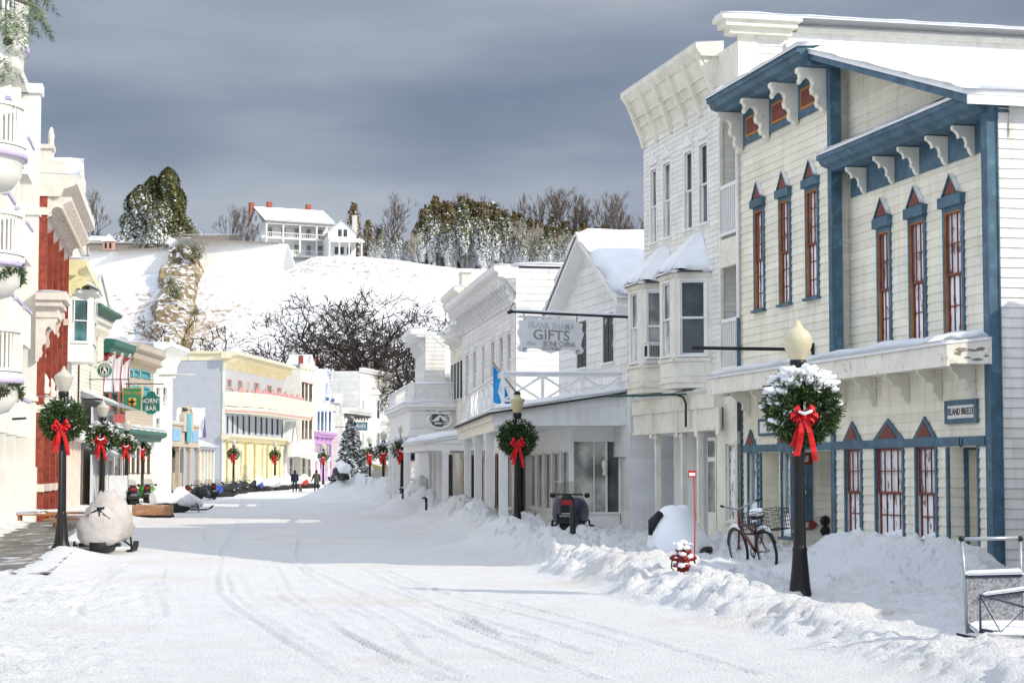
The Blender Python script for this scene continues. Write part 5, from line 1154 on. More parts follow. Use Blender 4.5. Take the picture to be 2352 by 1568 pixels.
q = MB(); q.prism([(ub3 - 1.6, 0), (ub3 - 1.1, 1.1), (ub3 + 1.1, 1.1), (ub3 + 1.6, 0)], zb3, zt3, 'z'); q.prism([(ub3 - 1.9, 0), (ub3 - 1.3, 1.35), (ub3 + 1.3, 1.35), (ub3 + 1.9, 0)], zt3, zt3 + .15, 'z'); bw = q.obj('bay_window', WHITE, C3)
win(bw, fm(0, 1.1), ub3 - .9, ub3 + .9, zb3 + .9, zt3 - .3, dep=-.08, cas=WHITE, pane=mat_pane('teal_reflecting_glass', (.06, .16, .17)), cw=.08)
M_ = Matrix(((.41, .91, 0, ub3 + 1.6), (-.91 * -1, .41, 0, 0), (0, 0, 1, 0), (0, 0, 0, 1)))
win(bw, Matrix(((-.41, .91, 0, ub3 + 1.6), (.91, .41, 0, 0), (0, 0, 1, 0), (0, 0, 0, 1))), .25, .95, zb3 + .9, zt3 - .3, dep=-.08, cas=WHITE, pane=mat_pane('teal_reflecting_glass'), cw=.05)
MB().snow((ub3 - 1.9, 1.4, zt3 + .15), (ub3 + 1.9, 1.4, zt3 + .15), (ub3 + 1.9, 0, zt3 + .7), (ub3 - 1.9, 0, zt3 + .7), .15, 10, 5, .2).obj('roof_snow', SNOW, bw)
q = MB(); q.box(a0, a1, 0, .8, 3.5, 3.9)
q.obj('shop_cornice', WHITE, C3)
for k in range(6): MB().box(a0 + .5 + k * (a1 - a0 - 1) / 5 - .12, a0 + .5 + k * (a1 - a0 - 1) / 5 + .12, 0, .3, -.1, 3.5).obj('shop_pilaster', mat('pale_pink_paint', (.78, .62, .56), .6), C3)
# L4 cream house with green cornice
D4F = left_frame(236, 106, -.055)
D4 = D4F.thing('green_cornice_house', 'cream house with dark green cornice, arched windows and tin awning beyond the yellow cornice', 'house')
b0, b1 = D4F.U(236, 0, 900), D4F.U(182, 0, 900); z4 = 9.6
GRN = mat('forest_green_paint', (.03, .13, .085), .5, .08, 3)
hs4 = front(D4, D4F, b0, b1, -.1, z4, [(190, 197, 765, 830), (202, 211, 755, 835), (216, 223, 765, 840)], CREAM, .2, cas=CREAM2, cw=.1, head=.15, pane=PANEG)
corn(D4, D4F, b0, b1 + .1, z4 + .5, z4 + .9, 1.0, GRN, n=0, snow=.12); corn(D4, D4F, b0, b1, z4 - .1, z4 + .5, .5, CREAM2, n=12, bh=.4, snow=0, name='bracket_frieze')
ux4 = D4F.U(216, .3, 690); q = MB(); q.prism([(ux4 - 3.2, z4 + .9), (ux4 + 3.2, z4 + .9), (ux4, z4 + 2.5)], -.3, .6); q.obj('gable', CREAM2, D4)
MB().snow((ux4 - 3.4, .7, z4 + .9), (ux4, .7, z4 + 2.6), (ux4, -6, z4 + 2.6), (ux4 - 3.4, -6, z4 + .9), .2, 10, 10, .2).snow((ux4 + 3.4, .7, z4 + .9), (ux4, .7, z4 + 2.6), (ux4, -6, z4 + 2.6), (ux4 + 3.4, -6, z4 + .9), .2, 10, 10, .2).obj('roof_snow', SNOW, D4)
TIN = mat('grey_tin_roof', (.25, .29, .32), .5, .1, 6, stretch=(8, 1, 1))
for z_, nm in ((6.1, 'upper'), (3.6, 'lower')):
    q = MB(); q.prism([(0, z_), (1.9, z_ - .7), (1.9, z_ - .8), (0, z_ - .3)], b0, b1 - .3, 'x'); q.obj('awning_roof', TIN, D4)
    MB().snow((b1 - .5, 1.9, z_ - .68), (b1 - .28, 1.9, z_ - .68), (b1 - .28, 0, z_ + .02), (b1 - .5, 0, z_ + .02), .14, 4, 8, .1).obj('snow_cap', SNOW, D4)
fr4 = [(b0 + .4 + k * 1.9, b0 + 1.9 + k * 1.9, .8, 2.7) for k in range(int((b1 - b0 - .8) / 1.9))]
q = MB(fm(0, .6)); q.wall(b0, b1, -.1, 2.9, fr4, lap=0); q.wall(b0, b1, 3.5, 5.3, [(a, b, 3.9, 5.1) for a, b, c, d in fr4], lap=0); q.obj('shop_wall', mat('grey_white_paint', (.60, .62, .63), .6), D4)
for h in fr4: win(D4, fm(0, .6), *h, cas=WHITE, pane=PANEG, hung=False, nx=3, cw=.06); win(D4, fm(0, .6), h[0], h[1], 3.9, 5.1, cas=WHITE, pane=PANEG, hung=False, nx=3, cw=.06)
# second line of fronts, turned a little to the camera
L2 = left_frame(236, 108, .0)
R5 = L2.thing('red_clapboard_shop', 'barn red clapboard shop with dark green cornice and steep window gables', 'shop')
c0, c1 = L2.U(288, 0, 900), 0; REDS = mat('red_siding', (.37, .075, .06), .6, .06, 3)
z5 = Ztop(812, 109)
hs5 = front(R5, L2, c0, c1, 4.6, z5, [(240, 247, 905, 945), (256, 268, 905, 945), (276, 284, 905, 945)], REDS, .2, cas=GRN, sash=GRN, cw=.12)
corn(R5, L2, c0, c1 + .1, z5, z5 + .75, .6, GRN, n=7, bh=.5, bm=REDS, snow=.1)
for h in hs5:
    xm = (h[0] + h[1]) / 2; q = MB(); q.prism([(xm - .55, h[3] + .1), (xm + .55, h[3] + .1), (xm, h[3] + 2.2)], 0, .35); q.obj('window_gable', mat('dark_maroon', (.13, .03, .03), .6), R5)
    MB().snow((xm + .65, .5, h[3] + .1), (xm + .0, .5, h[3] + 2.3), (xm + .0, -.0, h[3] + 2.3), (xm + .65, 0, h[3] + .1), .16, 6, 3, .1).obj('snow_cap', SNOW, R5)
corn(R5, L2, L2.U(352, 0, 900), c1, 3.9, 4.5, .9, GRN, n=0, snow=.25)
front(R5, L2, c0, c1, 0, 3.9, [(244, 256, 1030, 1100), (262, 280, 1030, 1100)], mat('brown_shopfront', (.10, .06, .05), .6), 0, cas=CREAM2, hung=False)
MB(sp(0)).wall(0, 6, 0, z5 + .5, (), lap=.2).obj('side_wall', REDS, R5)
T6 = L2.thing('tan_blue_shop', 'tan clapboard building with turquoise window boards between red shop and white shop', 'shop', 0)
d0, d1 = L2.U(352, 0, 900), c0; TAN = mat('tan_siding', (.50, .43, .34), .6, .06, 3); TUR = mat('turquoise_paint', (.10, .38, .45), .6, .08, 3); z6 = Ztop(830, 118)
front(T6, L2, d0, d1, 3.9, z6, [(294, 304, 850, 862), (308, 320, 852, 864), (324, 344, 855, 867), (293, 303, 890, 905), (307, 320, 890, 905), (330, 343, 892, 906)], TAN, .2, cas=TUR, sash=TUR, pane=TUR, hung=False, cw=.12)
corn(T6, L2, d0, d1, z6, z6 + .9, .8, TAN, n=10, bh=.5, snow=.08); front(T6, L2, d0, d1, 0, 3.9, [(x, x + 5, 1030, 1085) for x in (292, 303, 314, 326, 338)], CREAM2, 0, cas=BRN, sash=BRN, cw=.05, hung=False)
W7 = L2.thing('white_curved_cornice_shop', 'white clapboard shop with ribbed curved cornice and pink trimmed windows before the blue hotel', 'shop')
e0, e1 = L2.U(396, 0, 900), d0; z7 = Ztop(855, 126)
q = MB(); q.prism([(0, z7), (.15, z7), (.25, z7 + .7), (.7, z7 + 1.3), (1.1, z7 + 1.5), (1.1, z7 + 1.7), (0, z7 + 1.75)], e0, e1, 'x'); q.obj('curved_cornice', WHITE, W7)
for k in range(9): u_ = e0 + (e1 - e0) * (k + .5) / 9; MB(fm(u_)).prism([(.1, z7 - .2), (.25, z7 - .2), (.38, z7 + .65), (.8, z7 + 1.2), (1.16, z7 + 1.42), (.5, z7 + 1.42), (.1, z7 + .7)], -.08, .08, 'x').obj('rib', WHITE, W7)
front(W7, L2, e0, e1, 0, z7, [(358, 366, 890, 925), (374, 382, 890, 925), (358, 366, 960, 990)], WSID, .2, cas=WHITE, cw=.1)
MB(sm(e0)).wall(-12, 0, 0, z7 + 1, (), lap=.2).obj('side_wall', WSID, W7)
MB().snow((e0, 1.1, z7 + 1.72), (e1, 1.1, z7 + 1.72), (e1, -4, z7 + 1.72), (e0, -4, z7 + 1.72), .12, 12, 6, .15).obj('roof_snow', SNOW, W7)
# L8 one storey front with pale blue panels
F8 = left_frame(347, 131, .045)
S8 = F8.thing('low_tan_shop', 'low tan shop front with pale blue panels, arched crest and square porch posts', 'shop')
g0 = F8.U(457, 0, 1000); zA, zB = 4.0, 5.35
q = MB(); q.box(g0, 0, -.3, .0, zA, zB); q.box(g0 - .1, .1, -.35, .12, zB, zB + .18); q.box(g0 - .05, .05, -.3, .08, zA - .15, zA); q.obj('parapet', TAN, S8)
LBL = mat('light_blue_panel', (.22, .42, .60), .6, .08, 2)
for x0, x1 in ((350, 368), (373, 392), (396, 414), (441, 454)): a, b, _, _ = rect(F8, x0, x1, 990, 1000); MB().box(a, b, .0, .05, zA + .25, zB - .25).obj('blue_panel', LBL if x0 > 370 else TUR, S8)
xa, xb = F8.U(440), F8.U(417); q = MB(); q.prism([(xa, zB - .4), (xb, zB - .4), (xb, zB + .8), ((xa * .75 + xb * .25), zB + 1.35), ((xa + xb) / 2, zB + 1.5), ((xa * .25 + xb * .75), zB + 1.35), (xa, zB + .8)], -.2, .15)
o = q.obj('arched_crest', TAN, S8); MB().box(xa * .7 + xb * .3, xa * .3 + xb * .7, .15, .2, zA + .2, zB + .9).obj('crest_panel', TUR, o)
MB().snow((g0, .12, zB + .18), (0, .12, zB + .18), (0, -5, zB + .1), (g0, -5, zB + .1), .2, 20, 6, .2).obj('roof_snow', SNOW, S8)
for px in (349, 380, 410, 436, 455): u_ = F8.U(px, -.1); MB().box(u_ - .13, u_ + .13, -.28, -.02, .2, zA).box(u_ - .2, u_ + .2, -.34, .03, zA - .4, zA - .15).obj('porch_post', TAN, S8)
q = MB(fm(0, -2.2)); fr8 = [(g0 + .6 + k * 2.4, g0 + 2.4 + k * 2.4, .8, 2.9) for k in range(int(-g0 / 2.4))]; q.wall(g0, 0, .2, zA, fr8, lap=0); q.obj('shop_wall', mat('grey_green_shopfront', (.30, .33, .32), .6), S8)
for h in fr8: win(S8, fm(0, -2.2), *h, cas=WHITE, pane=PANEG, hung=False, nx=2)
MB(sp(0)).wall(.3, 5, .2, zB, (), lap=.2).obj('side_wall', TAN, S8)
F9 = left_frame(462, 152, .05)
S9 = F9.thing('small_porch_shop', 'small shop with grey lean-to porch roof on cream posts against the blue hotel wall', 'shop')
h0 = F9.U(490, 0, 1050)
q = MB(); q.prism([(-2.5, 4.9), (.3, 4.0), (.3, 3.8), (-2.5, 4.0)], h0, 2, 'x'); q.obj('porch_roof', TIN, S9); MB().snow((h0, .35, 4.02), (2, .35, 4.02), (2, -2.5, 4.92), (h0, -2.5, 4.92), .15, 12, 6, .2).obj('roof_snow', SNOW, S9)
for f in (-.1, .2, .45, .7, .97): u_ = h0 * f; MB().box(u_ - .14, u_ + .14, -.2, .1, .3, 3.8).obj('porch_post', CREAM2, S9)
MB(fm(0, -2.4)).wall(h0, 3, .3, 4.8, (), lap=.2).obj('back_wall', TAN, S9)
ug9 = F9.U(463, -2, 1000); q = MB(); q.prism([(ug9 - 1.0, 4.9), (ug9 + 1.0, 4.9), (ug9, 7.2)], -2.6, -1.8); q.obj('dormer_gable', mat('plum_paint', (.12, .08, .2), .6), S9)
MB().snow((ug9 + 1.2, -1.7, 4.9), (ug9, -1.7, 7.3), (ug9, -4, 7.3), (ug9 + 1.2, -4, 4.9), .15, 8, 5, .12).obj('dormer_snow', SNOW, S9)
# shop just out of frame on the right: it shades the pavement and the snowbank
OF = Fr(12.4, 12, -.17, 1)
O1 = OF.thing('grey_shop', 'grey clapboard shop next door to the blue trimmed shop', 'shop')
MB().wall(0, 20.4, -.4, 3.95, [(2 + 4.6 * k, 4.6 + 4.6 * k, .7, 2.8) for k in range(4)], lap=.2).obj('front_wall', GREYW, O1)
for k in range(4): win(O1, FLAT, 2 + 4.6 * k, 4.6 + 4.6 * k, .7, 2.8, hung=False, nx=2)
MB().box(0, 20.4, -9, -.2, -.4, 3.95).box(-.1, 20.5, -9, .1, 3.95, 4.15).obj('body', GREYW, O1)
MB().box(17, 18.2, -6.2, -5.2, 4.15, 9.0).obj('chimney', REDB, O1)  # unseen chimney, added to throw a strip of shade on the side wall
MB().snow((-.1, .1, 4.15), (20.5, .1, 4.15), (20.5, -9, 4.15), (-.1, -9, 4.15), .2, 60, 10, .3).obj('roof_snow', SNOW, O1)
AN = thing('shade_shed', 'unseen grey shed added to shade the side wall of the blue trimmed shop', 'shed', (11.4, 32.6, 0)); MB().box(0, 9, 0, 2.9, -.4, 4.75).box(-.1, 9.1, -.1, 3.0, 4.75, 4.9).obj('walls', GREYW, AN); MB().box(1.2, 1.9, 2.1, 2.8, 4.9, 7.4).obj('chimney', REDB, AN)  # shed and chimney out of frame, added for their shadow on the wall
MB().snow((-.1, -.1, 4.9), (9.1, -.1, 4.9), (9.1, 3.0, 4.9), (-.1, 3.0, 4.9), .2, 10, 8, .3).obj('roof_snow', SNOW, AN)
# ------------------------------------------------------------------ street lamps and wreaths
GLOBE = bpy.data.materials.new('frosted_lamp_glass'); GLOBE.use_nodes = True
_p = GLOBE.node_tree.nodes['Principled BSDF']; _p.inputs['Base Color'].default_value = (.60, .54, .36, 1); _p.inputs['Roughness'].default_value = .18; _p.inputs['Subsurface Weight'].default_value = .0; _p.inputs['Coat Weight'].default_value = .4; _p.inputs['Coat Roughness'].default_value = .08
GLOBEW = mat('milky_lamp_glass', (.50, .48, .40), .22, .04, 2, spec=.6); GLOBEY = mat('amber_lamp_glass', (.52, .45, .26), .3, .05, 2, spec=.6)
RED = mat('red_ribbon', (.62, .012, .015), .6, .2, 9)
def ribbon(mb, pts, w, rng, axis=Vector((1, 0, 0))):
    vs = []; fs = []
    for i, p in enumerate(pts):
        p = Vector(p); a = (axis + Vector((0, .3 * math.sin(i * 1.3), 0))).normalized() * w / 2; vs += [p - a, p + a]
    for i in range(len(pts) - 1): fs.append((2 * i, 2 * i + 1, 2 * i + 3, 2 * i + 2))
    mb.add(vs, fs)
def make_wreath(kind, n, rng, R=.36, r=.17):
    t = thing('wreath', 'x', 'wreath', group='lamp post wreaths')
    q = MB(); sf = {'light': .12, 'mid': .35, 'heavy': .8}[kind]
    needles(q, (0, 0, 0), 0, n, rng, L=.15, wd=.016 if n > 2500 else .03, tor=(R, r), snowf=sf)
    q.obj('greenery', [FIR, SN2], t)
    sn = MB()     # snow lying on the upper arc
    for k in range(int({'light': 26, 'mid': 60, 'heavy': 130}[kind] * (2.6 if n > 5000 else 1))):
        a = rng.gauss(math.pi / 2, .55 if kind != 'heavy' else .7); rr = R + r * rng.uniform(-.2, 1.05); p = Vector((rr * math.cos(a), rng.uniform(-r, r) * .8, rr * math.sin(a) + .03))
        s_ = rng.uniform(.018, .045) * (1.3 if kind == 'heavy' else 1) * (1.25 if n > 5000 else 1); d = Vector((math.cos(a) * .7, rng.uniform(-.5, .2), .1)).normalized() * s_ * 2.2
        sn.tube([p - d * .5, p, p + d], [s_ * .7, s_, s_ * .4], 6)
    sn.obj('snow_clumps', SNOW, t)
    b = MB(); y = -r - .06; w = .085
    for sx, dx, dz in ((-1, .17, .03), (1, .17, .03), (-1, .12, .12), (1, .13, .13), (-1, .10, -.05), (1, .12, -.04)):
        dx *= 1.3; pts = [(0, y, -.19), (sx * dx * .6, y - .05, -.19 + dz + .05), (sx * dx, y - .05, -.19 + dz), (sx * dx * .8, y + .0, -.19 + dz - .05), (0, y, -.19)]
        ribbon(b, pts, w, rng, Vector((0, .35, 1)))
    b.tube([(-.03, y - .03, -.18), (.03, y - .03, -.18)], .04, 8)
    ribbon(b, [(-.01, y - .02, -.2), (-.05, y - .04, -.4), (-.08, y, -.6), (-.13, y - .02, -.78)], w * 1.25, rng); ribbon(b, [(.02, y - .03, -.2), (.09, y - .04, -.42), (.14, y, -.66), (.17, y - .02, -.86)], w * 1.1, rng)
    ribbon(b, [(-.04, y, -.2), (-.12, y, -.42), (-.19, y + .02, -.64)], w * .9, rng)
    b.obj('bow', RED, t)
    if kind != 'light':
        s2 = MB(); s2.tube([(-.1, y - .07, -.09), (.0, y - .09, -.13), (.12, y - .07, -.08)], [.02, .03, .025], 6); s2.obj('bow_snow', SNOW, t)
    return t
def make_lamp(kind):
    t = thing('street_lamp', 'x', 'street lamp', group='street lamps along both kerbs')
    MB().lathe([(.27, -.3), (.24, .0), (.19, .08), (.165, .2), (.135, .5), (.115, .75), (.12, .8), (.10, .86)], n=20, flute=.10).obj('base', BLACK, t)
    MB().lathe([(.105, .86), (.092, 2.0), (.078, 3.2), (.076, 3.45)], n=20, flute=.10).obj('pole', BLACK, t)
    MB().lathe([(.076, 3.4), (.1, 3.45), (.1, 3.5), (.075, 3.54), (.085, 3.6), (.12, 3.66), (.13, 3.7), (.13, 3.76), (.11, 3.78), (0, 3.79)], n=20).obj('collar', BLACK, t)
    if kind == 'acorn': pr = [(.12, 3.77), (.15, 3.82), (.19, 3.9), (.222, 4.0), (.227, 4.06), (.215, 4.14), (.185, 4.2), (.15, 4.24), (.10, 4.27), (.085, 4.29), (.07, 4.33), (.055, 4.34), (.045, 4.36), (.03, 4.39), (0, 4.40)]
    elif kind == 'urn': pr = [(.11, 3.77), (.12, 3.8), (.19, 4.05), (.215, 4.12), (.215, 4.17), (.20, 4.19), (.12, 4.21), (.095, 4.27), (.10, 4.30), (.05, 4.31), (0, 4.32)]
    else: pr = [(.11, 3.77), (.15, 3.84), (.19, 3.96), (.225, 4.1), (.23, 4.14), (.2, 4.18), (.13, 4.23), (.08, 4.27), (.07, 4.3), (.04, 4.33), (.03, 4.38), (0, 4.40)]
    g = MB().lathe(pr, n=24); g.smooth = True; g.obj('globe', {'acorn': GLOBE, 'urn': GLOBEY}.get(kind, GLOBEW), t)
    if kind == 'urn': MB().lathe([(.1, 4.3), (.1, 4.36), (.06, 4.4), (0, 4.42)], n=12).obj('cap', BLACK, t)
    return t
rng = random.Random(11)
LP = {k: make_lamp(k) for k in ('acorn', 'urn', 'pale')}
WN = [make_wreath('heavy', 5600, rng, .37, .19), make_wreath('light', 4200, rng, .34, .17), make_wreath('light', 3000, rng, .34, .15)]
WFm, WFh, WFl = make_wreath('mid', 900, rng, .34, .16), make_wreath('heavy', 800, rng, .34, .17), make_wreath('light', 900, rng, .34, .16)
lamps = [
    (1832, 735, 'acorn', WN[0], 'tall black lamp with large amber acorn globe before the blue trimmed shop', 'large ragged fir wreath capped with snow on the nearest right hand lamp'),
    (1188, 897, 'urn', WN[1], 'black lamp with squat mustard urn globe in front of the gift shop porch', 'dark green wreath with drooping red bow before the gift shop porch'),
    (924, 972, 'pale', WFh, 'lamp in front of the porch with the oval emblem', 'wreath swallowed by a ball of snow before the oval emblem porch'),
    (881, 989, 'pale', WFh, 'lamp at the near corner of the balustraded porch, second from the spruce', 'snow smothered wreath on the lamp at the balustraded porch corner'),
    (850, 999, 'pale', WFm, 'first lamp right of the snowy spruce', 'snowy wreath on the first lamp right of the spruce'),
    (147, 840, 'pale', WN[2], 'nearest lamp on the left, beside the tarpaulin covered snowmobile', 'full green wreath with bright bow on the nearest left hand lamp'),
    (237, 918, 'pale', WFm, 'lamp under the round coffee sign, just behind the covered snowmobile', 'snow dusted wreath under the round coffee sign'),
    (292, 960, 'pale', WFm, 'lamp below the green shamrock sign', 'snowy wreath with small bow below the shamrock sign'),
    (328, 978, 'pale', WFh, 'lamp below the teal BAR sign', 'white snowed over wreath below the BAR sign'),
    (392, 997, 'pale', WFm, 'lamp in front of the low tan shop with the arched crest', 'small wreath in front of the low tan shop'),
    (537, 1006, 'pale', WFl, 'lamp at the left end of the yellow storefront', 'wreath at the left end of the yellow storefront'),
    (632, 1012, 'pale', WFl, 'lamp at the right end of the yellow storefront', 'wreath at the right end of the yellow storefront'),
    (743, 1016, 'pale', WFm, 'farthest lamp, before the purple shop', 'tiny snowy wreath before the purple shop')]
used = set()
LPOS = []
for px, py, kd, wr_, ll, wl in lamps:
    D = 40
    for _ in range(12):
        g0_ = float(gz0(D)) + (.2 if px < 500 else 0); D = (2.4 + g0_) * 4500 / (1085 - py)
    D = {632: 178, 743: 188}.get(px, D)
    p = at(px, py, D); gz_ = p.z - 4.40
    LPOS.append((p.x, p.y, gz_))
    src = LP[kd]
    if kd in used: o = dup(src, (p.x, p.y, gz_), rng.uniform(0, .3), ll)
    else: src.location = (p.x, p.y, gz_); src['label'] = ll; used.add(kd); o = src
    if kd == 'urn': o.location.z -= .02
    key = wr_.name
    sc_ = 1.0
    if key in used: w = dup(wr_, None, None, wl)
    else: w = wr_; w['label'] = wl; used.add(key)
    w.location = (p.x + (.06 if kd == 'acorn' else 0), p.y - .02, gz_ + 3.02 + (.06 if kd == 'pale' else 0)); w.rotation_euler = (0, 0, rng.uniform(-.15, .15)); w.scale = (1.0, 1.0, 1.0)
    if kd == 'acorn': w.scale = (.98, 1, 1.0); w.location.z = gz_ + 3.04
    if px in (237, 881, 924): w.scale = (1.12, 1.1, 1.05)
    if px == 147: w.scale = (1.05, 1, 1)
# ------------------------------------------------------------------ posts
def post(px, py, D, h, r, label, horse=False, name='hitching_post'):
    p = at(px, py, D); z = min(G(p.x, p.y), p.z + .05) if True else 0
    t = thing(name, label, 'post', (p.x, p.y, z)); q = MB(); q.lathe([(r, -.3), (r, h - .03), (r * .7, h), (0, h)], n=12); q.obj('shaft', BLACK, t)
    if horse:
        q = MB(); q.smooth = True; q.tube([(0, 0, h - .05), (0, -.02, h + .08), (-.06, 0, h + .17), (-.17, 0, h + .10)], [.05, .065, .06, .03], 8); q.tube([(0, 0, h + .2), (.01, 0, h + .26)], [.02, .003], 5); q.tube([(-.04, 0, h + .21), (-.04, 0, h + .26)], [.02, .003], 5); q.obj('horse_head', BLACK, t)
        MB().snow((-.1, -.05, h + .17), (.04, -.05, h + .2), (.04, .05, h + .2), (-.1, .05, h + .17), .05, 4, 3, .03).obj('snow_cap', SNOW, t)
    return t
post(137, 1250, 47.5, 2.3, .055, 'thin black steel post standing just in front of the nearest left lamp')
post(1316, 1252, 48, .95, .075, 'short black steel post in the snow in front of the blue snowmobile')
post(979, 1165, 80, .75, .05, 'black horse head hitching post beside the low porch columns', True)
post(925, 1135, 92, .75, .05, 'black horse head hitching post under the snow smothered wreath', True)
# ------------------------------------------------------------------ hanging signs
def arm(name, label, pts, r=.03, extra=None, m=BLACK, snow=False, cat='sign bracket'):
    o = Vector(pts[0]); t = thing(name, label, cat, o); q = MB(); q.tube([Vector(p) - o for p in pts], r, 6)
    if extra: extra(q, o)
    q.obj('bar', m, t)
    if snow:
        a, b = Vector(pts[0]) - o, Vector(pts[-1]) - o; MB().snow(a + Vector((0, -r, r)), b + Vector((0, -r, r)), b + Vector((0, r * 1.5, r)), a + Vector((0, r * 1.5, r)), .06, 20, 3, .04, drop=.0).obj('snow_cap', SNOW, t)
    return t
pA = RF.P(U(1866, .05, 800), .05, 4.87); d3 = RF.n * 2.95
def ex1(q, o): q.box(-.03, .03, -.06, .0, -.18, .15)
arm('sign_bracket', 'long empty black sign arm sticking out from the cream shop behind the amber globe', [pA, pA + d3], .045, ex1)
# gift sign
aS = at(1170, 716, 58.0); aE = RF.P(U(1452, .02, 712), .02, aS.z + .03)
arm('sign_bracket', 'dark pipe arm that carries the white gift shop signboard', [aS, aE], .035, lambda q, o: (q.tube([(-.06, 0, -.03), (.1, 0, .02)], .06, 6), q.tube([(0, 0, 0), (.12, .0, .28)], .012, 4)), snow=True)
dirS = (aE - aS).normalized(); rot = math.atan2(dirS.y, dirS.x)
p0 = at(1188, 808, aS.y + .05); GW = min((abs((CAM.x + (p0.x + dirS.x * k * .01)) / (p0.y + dirS.y * k * .01) * 4500 + 1176 - 1340), k * .01) for k in range(50, 500))[1]; GH = 82 / 4500 * 58.1
gs = thing('gift_sign', 'white scroll shaped hanging signboard lettered FRANK SHAMA GIFTS Fine BONE CHINA SOUVENIRS', 'sign', (p0.x, p0.y, p0.z), rot)
half = [(0, .10), (.10, .10), (.16, .045), (.24, .0)]; 
pl = [(.0, .12), (.03, .02), (.13, .0), (.145, .10), (.20, .12), (.32, .115), (.5, .0), (.68, .115), (.80, .12), (.855, .10), (.87, .0), (.97, .02), (1, .12), (.955, .25), (.97, .42), (1.0, .58), (.965, .72), (.985, .88), (.90, .90), (.86, .985), (.74, .99), (.62, .93), (.54, 1.0), (.42, 1.0), (.34, .94), (.26, .99), (.14, .985), (.10, .90), (.015, .88), (.035, .72), (0, .58), (.03, .42), (.045, .25)]
SGN = mat('cold_white_signpaint', (.76, .78, .80), .5, .03, 3)
MB().prism([(a * GW, b * GH) for a, b in pl], -.035, .035).obj('sign_board', SGN, gs)
for x0_ in (.10, .90): q = MB(); q.tube([(x0_ * GW + .05 * math.cos(a), -.04, .07 * GH + .05 * math.sin(a)) for a in [k * .6 for k in range(8)]], .012, 5); q.tube([(x0_ * GW, 0, GH * .9), (x0_ * GW, 0, GH + .1)], .015, 5); q.obj('scroll_and_hanger', INK, gs)
RC = Matrix(((1, 0, 0), (0, 0, -1), (0, 1, 0))).to_4x4()
TG = mat('faded_grey_lettering', (.52, .55, .60), .5); TB = mat('faded_brown_lettering', (.33, .30, .29), .5, .3, 20)
text(gs, 'FRANK SHAMA', .285, TG, (GW * .5, -.042, GH * .77), RC, .004, sx=.88); text(gs, 'GIFTS', .43, TB, (GW * .5, -.042, GH * .50), RC, .006, sx=1.25)
text(gs, 'Fine', .19, TG, (GW * .19, -.042, GH * .255), RC, .004, shear=.4); text(gs, 'BONE CHINA', .23, TB, (GW * .62, -.042, GH * .26), RC, .004, sx=.85); text(gs, 'SOUVENIRS', .12, TB, (GW * .5, -.042, GH * .125), RC, .004, sx=1.1)
MB().snow((0, -.04, GH * .985), (GW * .5, -.04, GH * 1.0), (GW * .5, .04, GH * 1.0), (0, .04, GH * .985), .05, 12, 3, .03).obj('snow_cap', SNOW, gs)
# pub signs
def hang(name, label, px0, px1, py0, py1, D, build, pole=None):
    p = at((px0 + px1) / 2, py1, D); W_ = (px1 - px0) / 4500 * D; H_ = (py1 - py0) / 4500 * D
    t = thing(name, label, 'sign', (p.x, p.y, p.z)); build(t, W_, H_); return t
SG = mat('shamrock_green_sign', (.035, .21, .10), .5, .05); GOLD = mat('gold_sign_paint', (.48, .30, .07), .5, .05); TEAL = mat('teal_sign', (.02, .155, .135), .5, .05)
def irish(t, W_, H_):
    MB().box(-W_ / 2 + .05, W_ / 2 - .05, -.04, .04, .05, H_ - .05).obj('sign_board', SG, t)
    q = MB(); q.box(-W_ / 2, -W_ / 2 + .05, -.05, .05, 0, H_); q.box(W_ / 2 - .05, W_ / 2, -.05, .05, 0, H_); q.box(-W_ / 2 + .05, W_ / 2 - .05, -.049, .049, 0, .05); q.box(-W_ / 2 + .05, W_ / 2 - .05, -.049, .049, H_ - .05, H_); q.obj('sign_frame', GOLD, t)
    text(t, 'IRISH PUB', .27, GOLD, (0, -.046, H_ * .76), RC, .005, sx=.9); q = MB(); q.M = Matrix.Translation((0, -.045, H_ * .38)) @ Matrix.Rotation(math.pi / 2, 4, 'X')
    for k in range(4): a = math.pi / 4 + k * math.pi / 2; q.lathe([(0, .012), (.15, .012), (.15, 0)], (.14 * math.cos(a), .14 * math.sin(a), 0), 12)
    q.obj('clover', GOLD, t); MB().tube([(-W_ * .4, 0, H_ + .22), (W_ * 1.6, .3, H_ + .22)], .03, 5).tube([(-W_ * .3, 0, H_), (-W_ * .3, 0, H_ + .22)], .015, 4).tube([(W_ * .3, 0, H_), (W_ * .3, 0, H_ + .22)], .015, 4).obj('hanger', BLACK, t)
hang('pub_sign', 'square green hanging sign reading IRISH PUB above a gold clover', 281, 325, 890, 943, 108, irish)
def horns(t, W_, H_):
    a = W_ / 2; pl = [(-a, .18), (-a * .7, .16), (-a * .3, .0), (a * .3, .0), (a * .7, .16), (a, .18), (a, H_ * .72), (a * .6, H_ * .8), (a * .4, H_ * .95), (0, H_), (-a * .4, H_ * .95), (-a * .6, H_ * .8), (-a, H_ * .72)]
    MB().prism(pl, -.04, .04).obj('sign_board', TEAL, t); q = MB(); q.tube([(x, -.045, z) for x, z in pl + [pl[0]]], .025, 4); q.obj('edge_moulding', mat('pale_teal_edge', (.35, .55, .5), .5), t)
    text(t, "HORN'S", .36, PAPER, (0, -.046, H_ * .56), RC, .006, sx=.88); text(t, 'BAR', .36, PAPER, (0, -.046, H_ * .24), RC, .006, sx=.95); MB().tube([(-a * .6, -.045, H_ * .39), (0, -.045, H_ * .41), (a * .6, -.045, H_ * .4)], .015, 4).obj('gold_line', GOLD, t)
hang('bar_sign', "teal hanging sign reading HORN'S BAR in white letters", 326, 367, 897, 951, 109, horns)
